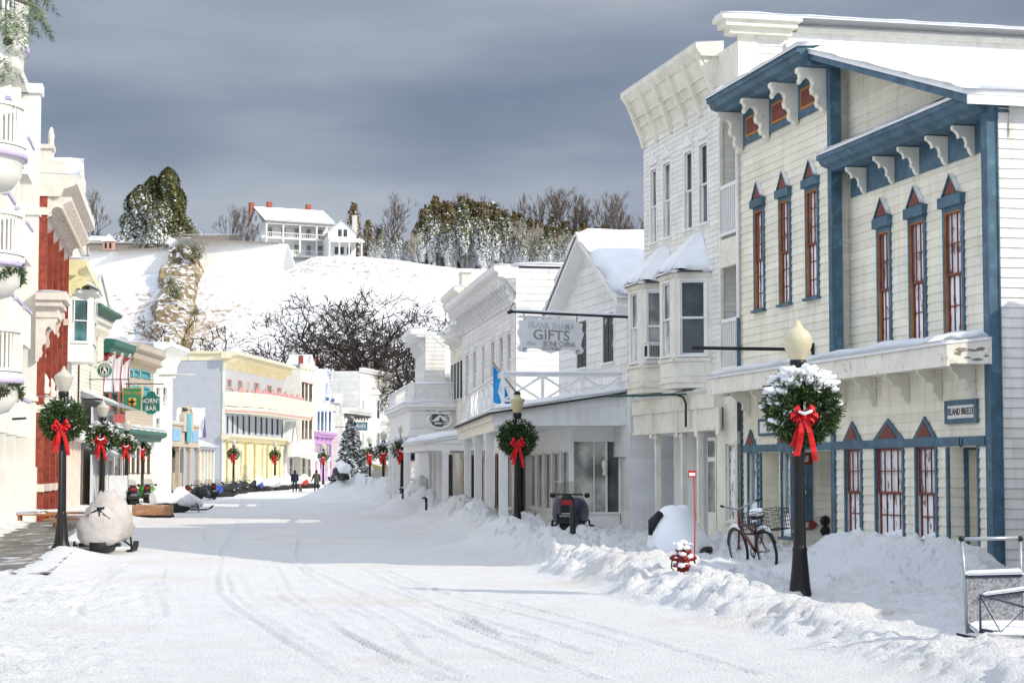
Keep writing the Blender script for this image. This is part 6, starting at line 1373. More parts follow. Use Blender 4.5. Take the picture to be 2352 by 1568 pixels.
def coffee(t, W_, H_):
    R_ = W_ / 2; q = MB(); q.M = Matrix.Translation((0, -.03, H_ / 2)) @ Matrix.Rotation(math.pi / 2, 4, 'X'); q.lathe([(0, .03), (R_, .03), (R_, -.03), (0, -.03)], n=28); q.obj('sign_board', mat('coffee_green', (.02, .17, .12), .5), t)
    q = MB(); q.M = Matrix.Translation((0, -.062, H_ / 2)) @ Matrix.Rotation(math.pi / 2, 4, 'X'); q.lathe([(R_ * .92, .0), (R_ * .92, .012), (R_, .012), (R_, 0)], n=28); q.lathe([(R_ * .5, .0), (R_ * .5, .012), (R_ * .57, .012), (R_ * .57, 0)], n=28); q.obj('white_ring', PAPER, t)
    q = MB(); q.M = Matrix.Translation((0, -.062, H_ / 2)) @ Matrix.Rotation(math.pi / 2, 4, 'X'); q.lathe([(0, .005), (R_ * .5, .005), (R_ * .5, 0)], n=24); q.obj('centre_disc', DARK, t)
    for s_, a0_, a1_, fl in (('STARBUCKS', 2.75, .39, 1), ('COFFEE', 3.9, 5.52, -1)):
        for i, ch in enumerate(s_):
            a = a0_ + (a1_ - a0_) * i / (len(s_) - 1); rr = R_ * .75; th = a - math.pi / 2 if fl > 0 else a + math.pi / 2
            M_ = RC @ Matrix.Rotation(th, 4, 'Z'); text(t, ch, R_ * .34, PAPER, (rr * math.cos(a), -.07, H_ / 2 + rr * math.sin(a)), M_, .004)
    q = MB(); zc_ = H_ / 2
    for dx in (-.5, -.3, .3, .5): q.tube([(dx * R_ * .3, -.07, zc_ + .1 * R_), (dx * R_ * .55, -.07, zc_ - .15 * R_), (dx * R_ * .45, -.07, zc_ - .4 * R_)], .018, 4)
    q.tube([(0, -.07, zc_ + .22 * R_), (0, -.07, zc_ - .1 * R_)], R_ * .13, 8); q.prism([(-.18 * R_, zc_ + .26 * R_), (.18 * R_, zc_ + .26 * R_), (.2 * R_, zc_ + .42 * R_), (.08 * R_, zc_ + .32 * R_), (0, zc_ + .46 * R_), (-.08 * R_, zc_ + .32 * R_), (-.2 * R_, zc_ + .42 * R_)], -.075, -.065); q.obj('white_emblem', PAPER, t)
    MB().tube([(-W_ * .45, 0, H_ * .95), (W_ * .0, 0, H_ * 1.12), (W_ * .45, 0, H_ * .95)], .03, 5).tube([(-2.0, .1, -.04), (1.3, .1, -.04)], .025, 5).obj('hanger', BLACK, t)
    MB().snow((-W_ * .3, -.05, H_ * 1.02), (W_ * .3, -.05, H_ * 1.02), (W_ * .3, .05, H_ * 1.02), (-W_ * .3, .05, H_ * 1.02), .05, 6, 3, .03).obj('snow_cap', SNOW, t)
hang('coffee_sign', 'round green and white hanging sign lettered STARBUCKS COFFEE round a dark centre', 222, 259, 831, 869, 101, coffee)
def alf(t, W_, H_):
    MB().box(-W_ / 2, W_ / 2, -.05, .05, 0, H_).obj('sign_frame', mat('steel_blue_frame', (.08, .14, .17), .5), t); MB().box(-W_ / 2 + .1, W_ / 2 - .1, -.06, .06, .1, H_ - .1).obj('sign_board', mat('sign_blue_grey', (.15, .25, .30), .5), t)
    text(t, "Alford's", .42, PAPER, (0, -.066, H_ * .52), RC, .006, sx=.8); MB().tube([(-W_ * .6, 0, H_ + .4), (W_ * .6, 0, H_ + .4)], .03, 5).tube([(-W_ * .3, 0, H_), (-W_ * .3, 0, H_ + .4)], .02, 4).tube([(W_ * .3, 0, H_), (W_ * .3, 0, H_ + .4)], .02, 4).obj('hanger', BLACK, t)
hang('hanging_sign', "blue framed hanging sign lettered Alford's beside the spruce top", 806, 844, 969, 988, 158, alf)
# bare sign arms
q_ = [(at(1048, 767, 97), at(940, 768, 95.5), 'snow laden white sign arm with curled brace above the balustraded porch', True), (at(60, 960, 62), at(28, 962, 62), 'small dark sign arm on the white hotel front', False), (at(192, 916, 84), at(235, 917, 83), 'thin black sign arm beside the grey tin awning', False), (at(365, 863, 123), at(447, 861, 120), 'snow covered sign arm in front of the pale blue hotel wall', True), (at(92, 971, 66), at(132, 973, 66), 'black sign arm on the red brick front', False), (at(770, 980, 175), at(808, 980, 172), 'thin arm projecting left of the spruce top', False)]
for a, b, l_, s_ in q_: arm('sign_bracket', l_, [a, b], .04, snow=s_, m=WHITE if s_ else BLACK, extra=(lambda q, o, a=a, b=b: q.tube([Vector((0, 0, -.9)), (b - a) * .3 + Vector((0, 0, -.55)), (b - a) * .5 + Vector((0, 0, -.15)), (b - a) * .8], .02, 5)) if s_ else None)
# blue cloth banner on the porch roof
bn = thing('cloth_banner', 'blue cloth banner hanging from a wooden pole on the gift shop porch deck', 'banner', at(1135, 965, 63))
q = MB(); vs = []; fs = []; nU, nV = 8, 12
def _bp(i, j):
    a = i / nU; b = j / nV; px = 1135 + (1182 - 1135) * a * (.35 + .65 * b) - 2; py = 838 + 86 * b + 22 * a * (1 - b * .3); pt = at(px, py, 63 + .15 * math.sin(a * 5 + b * 3)); return pt - bn.location
for j in range(nV + 1):
    for i in range(nU + 1): vs.append(_bp(i, j))
for j in range(nV):
    for i in range(nU): k = j * (nU + 1) + i; fs.append((k, k + 1, k + nU + 2, k + nU + 1))
q.smooth = True; q.add(vs, fs); q.obj('cloth', mat('sky_blue_cloth', (.02, .30, .72), .7, .15, 2), bn)
MB().tube([at(1132, 832, 63) - bn.location, at(1212, 935, 63) - bn.location], .03, 6).obj('pole', GREYW, bn)
q = MB(); c_ = at(1160, 928, 62.7) - bn.location; q.tube([c_ + Vector((.12 * math.cos(a), 0, .12 * math.sin(a) + .0)) for a in [k * .55 for k in range(10)]], .05, 6); q.obj('purple_swirl', mat('purple_cloth', (.14, .02, .22), .7), bn)
# satellite dish on the red shop roof
sd_ = thing('satellite_dish', 'pale satellite dish on the roof behind the red shop', 'satellite dish', at(277, 795, 122)); q = MB(); q.M = Matrix.Rotation(rad(65), 4, 'X'); q.lathe([(0, 0), (.3, .04), (.6, .18)], n=16); q.obj('dish', mat('grey_white_metal', (.6, .62, .62), .5), sd_); MB().tube([(0, 0, -1), (0, .1, 0)], .05, 6).obj('mast', BLACK, sd_)
# evergreen bough hanging close to the camera at the upper left
bo = thing('evergreen_bough', 'big out of focus evergreen bough with snow hanging in the top left corner', 'evergreen bough', at(40, 40, 13)); q = MB(); rr = random.Random(5)
for k in range(130):
    px, py = rr.uniform(-120, 105), rr.uniform(-90, 70)
    if px > 40: py = min(py, 70 - (px - 60) * .2)
    if px < 25: py = rr.uniform(-90, 160)
    c_ = at(px, py, 13 + rr.uniform(-.35, .35)) - bo.location; d_ = Vector((rr.uniform(-.2, .6), rr.uniform(-.3, .3), -rr.uniform(.3, 1))).normalized(); L_ = rr.uniform(.1, .2)
    q.mi = 0 if rr.random() < .75 else 1; up_ = d_.cross(Vector((0, 1, .2))).normalized()
    for m in range(26):
        t_ = m / 26; b_ = c_ + d_ * L_ * t_; s_ = up_ * (1 if m % 2 else -1) * .045 * (1 - t_ * .6) + d_ * .03 + Vector((0, rr.uniform(-.02, .02), 0)); wv = Vector((rr.uniform(-1, 1), rr.uniform(-1, 1), rr.uniform(-1, 1))).normalized() * .004
        q.add([b_ - wv, b_ + wv, b_ + s_], [(0, 1, 2)])
q.obj('needles', [FIR, mat('pale_frosted_needles', (.30, .36, .20), .7, .1), ], bo); MB().tube([at(-200, -60, 13) - bo.location, at(0, -20, 13) - bo.location, at(90, 20, 13) - bo.location], [.04, .03, .01], 6).obj('branch', GREYW, bo)
# bulb-like knob in the bough
cm_ = thing('security_camera', 'small round white security camera hanging below the evergreen bough', 'camera', at(25, 95, 13.4)); q = MB(); q.smooth = True; q.lathe([(0, .1), (.07, .09), (.09, .03), (.09, -.06), (.05, -.1), (0, -.11)], n=16); q.obj('housing', WHITE, cm_); q = MB(); q.M = Matrix.Translation((0, -.07, -.02)) @ Matrix.Rotation(math.pi / 2, 4, 'X'); q.lathe([(0, .03), (.03, .03), (.035, 0)], n=12); q.obj('lens', DARK, cm_)
# ================================================================== bluff top: fort wall, houses, woods
FORT = mat('whitewashed_fort_wall', (.88, .86, .81), .8, .03, .6, .6, 6, dirt=(.72, .66, .55), dscale=.4, damt=.3)
ft = thing('fort_wall', 'long whitewashed stone fort wall along the crest of the bluff', 'wall', at(450, 600, 318))
q = MB(Matrix.Translation(-ft.location))
def wallrun(pts, th=1.2):
    for (xa, ta, ba, da), (xb, tb, bb, db) in zip(pts[:-1], pts[1:]):
        A0, A1, B0, B1 = at(xa, ba, da), at(xa, ta, da), at(xb, bb, db), at(xb, tb, db); n_ = Vector((0, th, 0))
        A0.z -= 2; B0.z -= 2; q.add([A0, B0, B1, A1, A0 + n_, B0 + n_, B1 + n_, A1 + n_], [(0, 1, 2, 3), (4, 5, 6, 7), (3, 2, 6, 7), (0, 3, 7, 4), (1, 2, 6, 5)])
wallrun([(190, 574, 640, 318), (262, 576, 636, 317), (388, 570, 628, 316)]); wallrun([(388, 544, 628, 316), (404, 549, 620, 316), (560, 556, 612, 315), (660, 560, 608, 314)])
wallrun([(660, 561, 608, 314), (676, 605, 611, 313)]); q.obj('masonry', FORT, ft)
q = MB(Matrix.Translation(-ft.location))
for (xa, ya, xb, yb, d) in ((190, 572, 262, 574, 317), (262, 574, 388, 568, 316), (404, 547, 660, 558, 314.5)):
    a, b = at(xa, ya, d), at(xb, yb, d); q.add([a + Vector((0, -.3, -.3)), b + Vector((0, -.3, -.3)), b + Vector((0, -.3, 0)), a + Vector((0, -.3, 0)), a + Vector((0, 1.5, 0)), b + Vector((0, 1.5, 0))], [(0, 1, 2, 3), (3, 2, 5, 4)])
q.obj('coping', mat('grey_coping', (.28, .25, .22), .8), ft)
# main house on the hill
def box_house(name, label, cat, pxl, py_base, D, slope, width, depth, wall_h, roof_h, m=WHITE, ridge='x', lap=.3):
    p = at(pxl, py_base, D); f = Fr(p.x, p.y, -1, -slope); t = thing(name, label, cat, (p.x, p.y, p.z), math.atan2(slope, 1))
    return t
p = at(612, 582, 330); hh = thing('hilltop_house', 'long white two storey house with double verandas and brick chimneys on the bluff', 'house', (p.x, p.y, p.z), rad(27))
Wd = (754 - 612) / 4500 * 330 / .86; HB = 1.0; hw = 5.6; LG = 4.4
q = MB(); q.box(0, Wd, .2 + 2.2, 8.5, 0, hw); q.prism([(2.4, hw), (8.5, hw), (5.6, hw + 2.7)], 0.01, Wd - .01, 'x'); 
q.M = Matrix.Identity(4); q.obj('walls', WHITE, hh)
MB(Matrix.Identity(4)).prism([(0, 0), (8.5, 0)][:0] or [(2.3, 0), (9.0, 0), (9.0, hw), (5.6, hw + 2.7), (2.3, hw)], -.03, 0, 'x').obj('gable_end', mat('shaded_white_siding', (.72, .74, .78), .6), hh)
q = MB(); q.prism([(-.3, hw - .2), (5.6, hw + 2.8), (9.2, hw - .1), (9.2, hw + .1), (5.6, hw + 3.0), (-.3, hw)], -.4, Wd + .4, 'x'); q.obj('roof', GREYW, hh)
MB().snow((-.4, -.35, hw + .0), (Wd + .4, -.35, hw + .0), (Wd + .4, 5.6, hw + 3.0), (-.4, 5.6, hw + 3.0), .25, 20, 8, .3).snow((-.4, 9.2, hw + .1), (Wd + .4, 9.2, hw + .1), (Wd + .4, 5.6, hw + 3.0), (-.4, 5.6, hw + 3.0), .25, 20, 8, .3).obj('roof_snow', SNOW, hh)
q = MB(); q.box(0, Wd, 0, 2.4, 2.65, 2.9); q.box(0, Wd, 0, 2.4, -.3, 0); q.box(0, Wd, 0, .2, hw - .5, hw - .2); q.obj('veranda_floor', WHITE, hh)
for f in (0, .25, .5, .75, 1): MB().box(f * Wd - .12, f * Wd + .12, 0, .24, -.3, hw - .3).obj('veranda_post', WHITE, hh)
q = MB()
for z_ in (.0, 2.9): q.box(0, Wd, .08, .14, z_ + .75, z_ + .85); [q.box(k * .35, k * .35 + .05, .09, .13, z_, z_ + .75) for k in range(int(Wd / .35))]
q.obj('veranda_rail', WHITE, hh)
for z_ in (.5, 3.3):
    for f in (.12, .32, .52, .70, .88): win(hh, fm(0, 2.38), f * Wd - .35, f * Wd + .35, z_, z_ + 1.5, cas=mat('grey_green_shutter', (.45, .48, .45), .6), pane=PANEG, cw=.05, sill=False) if False else MB().box(f * Wd - .38, f * Wd + .38, 2.3, 2.38, z_, z_ + 1.5).obj('window', PANEG, hh)
MB().box(-.06, -.03, 4.9, 5.7, hw + .5, hw + 1.4).obj('window', PANEG, hh)
for f, yy in ((.0, 7.5), (.2, 5.2), (.8, 5.4)): MB().box(f * Wd - .35, f * Wd + .45, yy, yy + .8, hw + .8, hw + 4.0).obj('chimney', mat('chimney_brick', (.35, .10, .06), .8), hh)
p = at(757, 588, 326); h2 = thing('gabled_hill_house', 'small white gabled house with front porch right of the long hilltop house', 'house', (p.x, p.y, p.z), rad(12))
W2 = (822 - 757) / 4500 * 326
q = MB(); q.prism([(0, 0), (W2, 0), (W2, 4.2), (W2 / 2, 6.3), (0, 4.2)], 2.2, 10); q.obj('walls', WHITE, h2)
MB().snow((-.3, 2, 4.0), (W2 / 2, 2, 6.4), (W2 / 2, 10, 6.4), (-.3, 10, 4.0), .25, 8, 8, .3).snow((W2 + .3, 2, 4.0), (W2 / 2, 2, 6.4), (W2 / 2, 10, 6.4), (W2 + .3, 10, 4.0), .25, 8, 8, .3).obj('roof_snow', SNOW, h2)
for x_, z_ in ((.42, 3.6), (.62, 3.6), (.3, .6), (.5, .6), (.75, .6)): MB().box(W2 * x_ - .3, W2 * x_ + .3, 2.12, 2.2, z_, z_ + 1.2).obj('window', PANE, h2)
q = MB(); q.prism([(0, 2.4), (2.3, 3.0), (2.3, 3.2), (0, 2.6)], 0, W2 + 1.2, 'x'); q.obj('porch_roof', WHITE, h2); MB().snow((0, 0, 2.6), (W2 + 1.2, 0, 2.6), (W2 + 1.2, 2.3, 3.2), (0, 2.3, 3.2), .2, 10, 4, .2).obj('porch_snow', SNOW, h2)
for f in (0, .35, .7, 1.15): MB().box(f * W2 - .1, f * W2 + .1, 0, .2, -.3, 2.5).obj('porch_post', WHITE, h2)
MB().box(W2 * .95, W2 * .95 + .8, 5, 5.8, 4, 7.6).obj('chimney', mat('snowy_stone', (.6, .57, .52), .8), h2)
# small things at the fort
p = at(248, 576, 320); wt = thing('sentry_box', 'tiny pink walled sentry box with pointed snowy roof on the fort wall', 'sentry box', (p.x, p.y, p.z)); q = MB(); q.box(-.85, .85, 0, 1.6, 0, 1.6); q.mi = 1; q.box(-.55, -.2, -.02, 0, .4, 1.3); q.box(.2, .55, -.02, 0, .4, 1.3); q.obj('walls', [mat('pink_plaster', (.62, .36, .28), .7), DARK], wt)
MB().add([(-1.1, -.2, 1.6), (1.1, -.2, 1.6), (1.1, 1.8, 1.6), (-1.1, 1.8, 1.6), (0, .8, 2.9)], [(0, 1, 4), (1, 2, 4), (2, 3, 4), (3, 0, 4), (0, 1, 2, 3)]).obj('roof', SNOW, wt)
p = at(197, 574, 330); bk = thing('barracks', 'long low barracks roof white with snow behind the fort wall', 'building', (p.x, p.y, p.z)); q = MB(); q.box(0, 9, 0, 6, -1, 1.6); q.mi = 0; q.box(4.5, 17, 5, 9, -1, 2.6); q.obj('walls', GREYW, bk)
MB().snow((-.4, -.3, 1.2), (9.2, -.3, 1.2), (7.4, 6, 2.9), (-.4, 6, 3.1), .2, 10, 6, .3).snow((4.5, 4.8, 2.6), (17, 4.8, 2.6), (17, 9, 2.9), (4.5, 9, 2.9), .2, 10, 4, .3).obj('roof_snow', SNOW, bk)
p = at(405, 549, 335); st = thing('stockade_fence', 'grey weathered board fence behind the fort wall left of the long white house', 'fence', (p.x, p.y, p.z)); q = MB()
for k in range(56): q.box(k * .2, k * .2 + .18, 0, .1, -1.5, .55 + .04 * (k % 3) + (.15 if k > 34 else 0))
q.obj('boards', GREYW, st); MB().snow((0, -.05, .75), (11, -.05, .75), (11, .15, .75), (0, .15, .75), .1, 20, 2, .05).obj('snow_cap', SNOW, st)
# ------------------------------------------------------------------ trees
BARK = mat('dark_bark', (.065, .053, .046), .9, .25, 6); BARKG = mat('grey_brown_bark', (.17, .135, .115), .9, .25, 6); BIRCH = mat('pale_birch_bark', (.48, .43, .38), .9, .2, 4); TRUNK = mat('cedar_trunk', (.11, .085, .065), .9, .2, 5)
CED = mat('cedar_green', (.145, .145, .052), .8, .15, .6); CEDB = mat('brownish_cedar', (.19, .14, .06), .8, .15, .6); CONS = mat('snow_on_boughs', (.80, .82, .84), .8, .05, 2)
def bare_tree(seed, H, spread, depth=6, r0=.28, trunk_h=.22, mb=None, twig=.028, up=.35, nk=3, ms=None):
    rng = random.Random(seed); q = mb or MB()
    def grow(p, d, L, r, k):
        n = 3 if k > 1 else 2; pts = [p]; rs = [r]; dd = d.copy()
        for i in range(n):
            dd = (dd + Vector((rng.gauss(0, .16), rng.gauss(0, .16), rng.gauss(0, .08) + up * .10))).normalized(); pts.append(pts[-1] + dd * L / n); rs.append(max(twig * .7, r * (1 - .35 * (i + 1) / n)))
        q.tube(pts, rs, 6 if k >= depth - 1 else (4 if k > 2 else 3), cap=False)
        if k == 0: return
        m = nk if k < depth else nk + 1
        for j in range(m + (1 if rng.random() < (.45 if depth < 7 else .36) else 0)):
            az = rng.uniform(0, 2 * math.pi); tilt = rng.uniform(.35, .95) * spread
            a = dd.orthogonal().normalized(); b = dd.cross(a); nd = (dd * math.cos(tilt) + (a * math.cos(az) + b * math.sin(az)) * math.sin(tilt)); nd.z += up * .25; nd.normalize()
            st_ = pts[-1] if (j < 2 or k < 2) else pts[rng.randint(1, n - 1)]
            grow(st_, nd, L * rng.uniform(.64, .87), max(twig, r * rng.uniform(.45, .62)), k - 1)
    q.smooth = True
    grow(Vector((0, 0, 0)), Vector((rng.gauss(0, .05), rng.gauss(0, .05), 1)).normalized(), H * trunk_h, r0, depth)
    return q
def tree_from(q, name, label, cat, m, Ht, group=None):
    t = thing(name, label, cat, group=group); zmax = max(v[2] for v in q.v); k = Ht / zmax; q.v = [(x * k, y * k, z * k) for x, y, z in q.v]
    # trunk = the first limb, crown = the rest
    n0 = 3 + 1; nv = 6 * n0; tr = MB(); tr.v = q.v[:nv]; tr.f = [f for f in q.f if max(f) < nv]; tr.k = [0] * len(tr.f); tr.sm = [True] * len(tr.f); tr.obj('trunk', m, t)
    cr = MB(); cr.v = [v for v in q.v[nv:]]; cr.f = [[i - nv for i in f] for f in q.f if min(f) >= nv]; cr.k = [0] * len(cr.f); cr.sm = [True] * len(cr.f); cr.obj('crown', m, t)
    return t
def place(t, px, py, D, sc_=1, first=False, label=None, rotz=None, sink=.3):
    p = at(px, py, D); z = p.z - sink
    if first:
        t.location = (p.x, p.y, z); t.scale = (sc_,) * 3; t.rotation_euler = (0, 0, rotz or 0)
        if label: t['label'] = label
        return t
    return dup(t, (p.x, p.y, z), rotz if rotz is not None else 0, label, scale=sc_)
# dark bare trees in front of the hill, behind the hotel
big = [(480, 1005, 246, 17.5, 1.1, 115, 'low bare tree between the rock face and the blue hotel wall'), (672, 1005, 246, 24, 1.15, 101, 'broad dark bare tree with dense spreading twigs above the yellow hotel roof'), (535, 1005, 244, 21.5, 1.1, 102, 'bare tree rising behind the blue clapboard side of the hotel'),
       (893, 1000, 244, 22.5, 1.0, 103, 'tall forked bare tree behind the far white house'), (1000, 1010, 222, 17.2, .8, 104, 'bare tree behind the curled cornice house'), (600, 1005, 246, 24, 1.0, 108, 'bare tree behind the left half of the yellow cornice'), (955, 1005, 250, 21.5, .9, 109, 'bare tree just left of the curled cornice house')]
for px, py, D, Ht, spd, sd, lb in big:
    t = tree_from(bare_tree(sd, 10, spd, 8, .21, .15, twig=.008, up=.22, nk=2), 'bare_tree', lb, 'tree', BARK, Ht + 4.0, 'dark bare trees behind the hotel'); p = at(px, 1085, D); t.location = (p.x, p.y, 1.2); t.scale = (1.3, 1.3, .83)
lt = [(265, 960, 215, 8, 105, 'pale twiggy bare tree on the slope above the red shop'), (225, 1000, 212, 9, 106, 'pale bare tree left of the satellite dish'), (360, 985, 235, 7.5, 110, 'scrubby bare tree at the foot of the rock face'), (450, 985, 238, 8, 111, 'leaning bare tree below the right side of the rock face')]
for px, py, D, Ht, sd, lb in lt:
    t = tree_from(bare_tree(sd, 10, .9, 5, .2, .2, twig=.018, up=.3, nk=3), 'bare_tree', lb, 'tree', BARKG, Ht + 3.5, 'small bare trees below the rock face'); p = at(px, 1085, D); t.location = (p.x, p.y, 3.2 if D < 238 else HZ(p.x, p.y) - .3)
# conifers
def conifer(seed, H, R, snowf, m1, n=1500, base=.12, shape='cedar', leaf=.42, trunk=True):
    rng = random.Random(seed); q = MB(); lobes = [(rng.uniform(0, 6.28), rng.uniform(.6, 1), rng.uniform(0, 1)) for _ in range(14)]
    for _ in range(n):
        f = rng.random() ** (.8 if shape == 'cedar' else 1.3); z = H * (base + (1 - base) * f)
        if shape == 'cedar': pr = (1 - f) ** .55 * (.75 + .25 * math.sin(f * 7 + seed))
        elif shape == 'spruce': pr = (1 - f) * (.72 + .28 * abs(math.sin(f * 26)))
        else: pr = (.35 + .65 * math.sin(math.pi * min(1, f * 1.05))) * (.7 + .3 * abs(math.sin(f * 9 + seed)))
        a = rng.uniform(0, 6.283); lob = 1 + .22 * math.sin(3 * a + seed + f * 5) + .15 * math.sin(7 * a + f * 11 + seed); rr = R * pr * lob * math.sqrt(rng.uniform(.25, 1)); x, y = rr * math.cos(a), rr * math.sin(a)
        dr = -.25 * rr / R if shape == 'spruce' else .1
        o_ = Vector((math.cos(a), math.sin(a), dr + rng.gauss(0, .25))).normalized(); s_ = Vector((-math.sin(a), math.cos(a), rng.gauss(0, .3))).normalized()
        L_ = leaf * rng.uniform(.5, 1.1); wv = s_ * L_ * rng.uniform(.35, .6); p = Vector((x, y, z))
        snowy = rng.random() < snowf * (1.15 - .95 * f if shape != 'spruce' else 1) and rr > R * pr * .35
        q.mi = 1 if snowy else 0
        if snowy: p = p + Vector((0, 0, L_ * .12))
        dv = (o_ * .55 + Vector((0, 0, rng.choice((-.8, .55))))) * L_ if shape != 'spruce' else o_ * L_; q.add([p - wv, p + wv, p + wv * .6 + dv, p - wv * .6 + dv], [(0, 1, 2, 3)])
        if rng.random() < .45: q.mi = q.mi; q.add([p - wv * .7 + Vector((0, 0, -L_ * .3)), p + wv * .7 + Vector((0, 0, -L_ * .3)), p + wv * .4 + Vector((0, 0, L_ * .4)), p - wv * .4 + Vector((0, 0, L_ * .4))], [(0, 1, 2, 3)])
    t = thing('conifer', 'x', 'tree'); q.obj('crown', [m1, CONS], t); MB().tube([(0, 0, -.5), (0, 0, H * .5), (0, 0, H * .95)], [H * .016, H * .012, H * .003], 6).obj('trunk', TRUNK, t)
    return t
# big cedars left on the crest
ca = conifer(1, 17, 5.2, .10, CED, 9500, .02, 'cedar', .5); cbb = conifer(2, 13, 5.2, .55, CED, 8500, .02, 'cedar', .5)
for t, px, py, D, s_, lb in ((ca, 385, 562, 338, .80, 'tallest dark green cedar of the group left of the fort wall step'), (cbb, 322, 562, 334, .80, 'snow flecked cedar at the left of the dark cedar group')): place(t, px, py, D, s_, True, lb)
for src, px, py, D, s_, r_, lb in ((ca, 350, 562, 341, .72, 2, 'rounded dark cedar in the middle of the cedar group'), (ca, 408, 560, 345, .60, 4, 'lower dark cedar at the right edge of the cedar group'), (cbb, 362, 562, 330, .60, 1, 'low snow covered cedar in front of the cedar group'), (cbb, 296, 564, 336, .48, 3, 'small snowy cedar at the far left of the cedar group')):
    place(src, px, py, D, s_, False, lb, r_)
for o in [o for o in COL.objects if o.type == 'EMPTY' and 'cedar' in o.get('label', '')]: o['group'] = 'cedars by the fort wall'; o.scale = (o.scale[0] * 1.3, o.scale[1] * 1.3, o.scale[2])
# wood on the right of the crest
rng = random.Random(21)
protos = [conifer(10 + i, 13, (1.7, 2.0, 1.6, 1.9, 2.1, 1.5)[i], (.85, .9, .65, .18, .85, .10)[i], (CED, CED, CED, CEDB, CED, CEDB)[i], 2100, (.25, .12, .3, .1, .05, .1)[i], 'col', .42) for i in range(6)]
first = set(); items = []
def wood_top(px): return float(np.interp(px, [950, 975, 1010, 1060, 1120, 1180, 1220, 1280, 1340, 1400, 1480, 1560], [515, 462, 448, 452, 460, 478, 500, 503, 512, 518, 524, 526]))
places = []
x_ = 955
while x_ < 1560:
    for row in range(4):
        places.append((x_ + rng.uniform(-7, 7), 616 - row * 7 - rng.uniform(0, 4), 322 + row * 9 + rng.uniform(-2, 2), row))
    x_ += 13.5
kinds = ['snow caked narrow cedar in the wood on the crest', 'bushy snow covered conifer in the wood on the crest', 'slim half snowy cedar in the wood on the crest', 'olive brown conifer in the wood on the crest', 'low snowy conifer skirted to the ground in the crest wood', 'narrow rusty green conifer in the crest wood']
for px, py, D, row in places:
    k = rng.choice((0, 1, 2, 4, 0, 1)) if row < 2 else rng.choice((2, 3, 5, 3, 0))
    top = wood_top(px) + (3 - row) * 14 + rng.choice((-6, 4, 16)) + rng.uniform(-6, 12); p = at(px, py, D); gzz = HZ(p.x, p.y); ht = at(px, top, D).z - gzz
    if ht < 4: continue
    s_ = ht / 13.0
    src = protos[k]; args = ((p.x, p.y, gzz - .3),)
    if k in first: o = dup(src, args[0], rng.uniform(0, 6), kinds[k])
    else: first.add(k); o = src; o.location = args[0]; o['label'] = kinds[k]
    o.scale = (min(1.15, s_ * 1.05), min(1.15, s_ * 1.05), s_); o['group'] = 'conifers of the crest wood: ' + kinds[k].split(' in the')[0].split(' skirted')[0]
# lower skirt of small snowy trees left of the wood
for i in range(13):
    px = 852 + i * 9 + rng.uniform(-3, 3); D = 324 + rng.uniform(0, 8); p = at(px, 600, D); k = rng.choice((1, 4, 4, 0)); o = dup(protos[k], (p.x, p.y, HZ(p.x, p.y) - .3), rng.uniform(0, 6), 'small snow laden conifer between the hill houses and the crest wood', 'small snowy conifers beside the hill houses', rng.uniform(.28, .42))
# bare trees on the skyline
bt = [tree_from(bare_tree(200 + i, 10, (.8, .55, .7, .6)[i], 5, .2, .26, twig=.022, up=.45, nk=3), 'bare_tree', 'x', 'tree', (mat('reddish_twigs', (.17, .075, .06), .9), BARKG, BARKG, BIRCH)[i], 10) for i in range(4)]
sk = [(207, 600, 345, 1, 17, 'purple grey bare tree on the skyline at the left'), (531, 560, 345, 1, 13.5, 'bare tree against the sky left of the long white house'), (575, 560, 326, 1, 8.5, 'snow edged bare tree in front of the gable of the long white house'), (905, 600, 345, 2, 14, 'wide bare tree left of the crest wood'), (778, 588, 350, 2, 9, 'bare tree behind the small gabled hill house'),
      (1065, 600, 352, 0, 16.5, 'reddish bare tree rising above the left part of the crest wood'), (1098, 600, 350, 0, 16.0, 'second reddish bare tree rising above the crest wood'), (1135, 600, 352, 1, 14, 'thin bare tree right of the reddish trees'), (1225, 605, 352, 1, 16, 'slim bare tree above the middle of the crest wood'), (1262, 605, 352, 1, 17.5, 'tall bare tree above the middle of the crest wood'), (1300, 605, 350, 1, 17, 'twin of the tall bare tree, slightly right'), (1335, 605, 352, 2, 16.5, 'bare tree above the white gable roof'), (1390, 605, 350, 1, 16.5, 'bare tree left of the tall white house'), (1425, 605, 352, 2, 15.5, 'twiggy bare tree close to the tall white house'), (1460, 605, 350, 1, 12, 'bare tree touching the tall white house'),
      (958, 618, 318, 3, 5.5, 'pale leaning birch at the left edge of the crest wood'), (1210, 600, 326, 3, 9, 'pale birch among the snowy conifers'), (1290, 600, 326, 3, 7, 'pale birch near the right end of the crest wood')]
f2 = set()
for px, py, D, k, ht, lb in sk:
    p = at(px, py, D); loc = (p.x, p.y, HZ(p.x, p.y) - .2)
    if k in f2: o = dup(bt[k], loc, rng.uniform(0, 6), lb, 'bare trees on the crest')
    else: f2.add(k); o = bt[k]; o.location = loc; o['label'] = lb; o['group'] = 'bare trees on the crest'
    o.scale = (ht / 10 * (.8 if k in (0, 1) else 1), ht / 10 * (.8 if k in (0, 1) else 1), ht / 10)
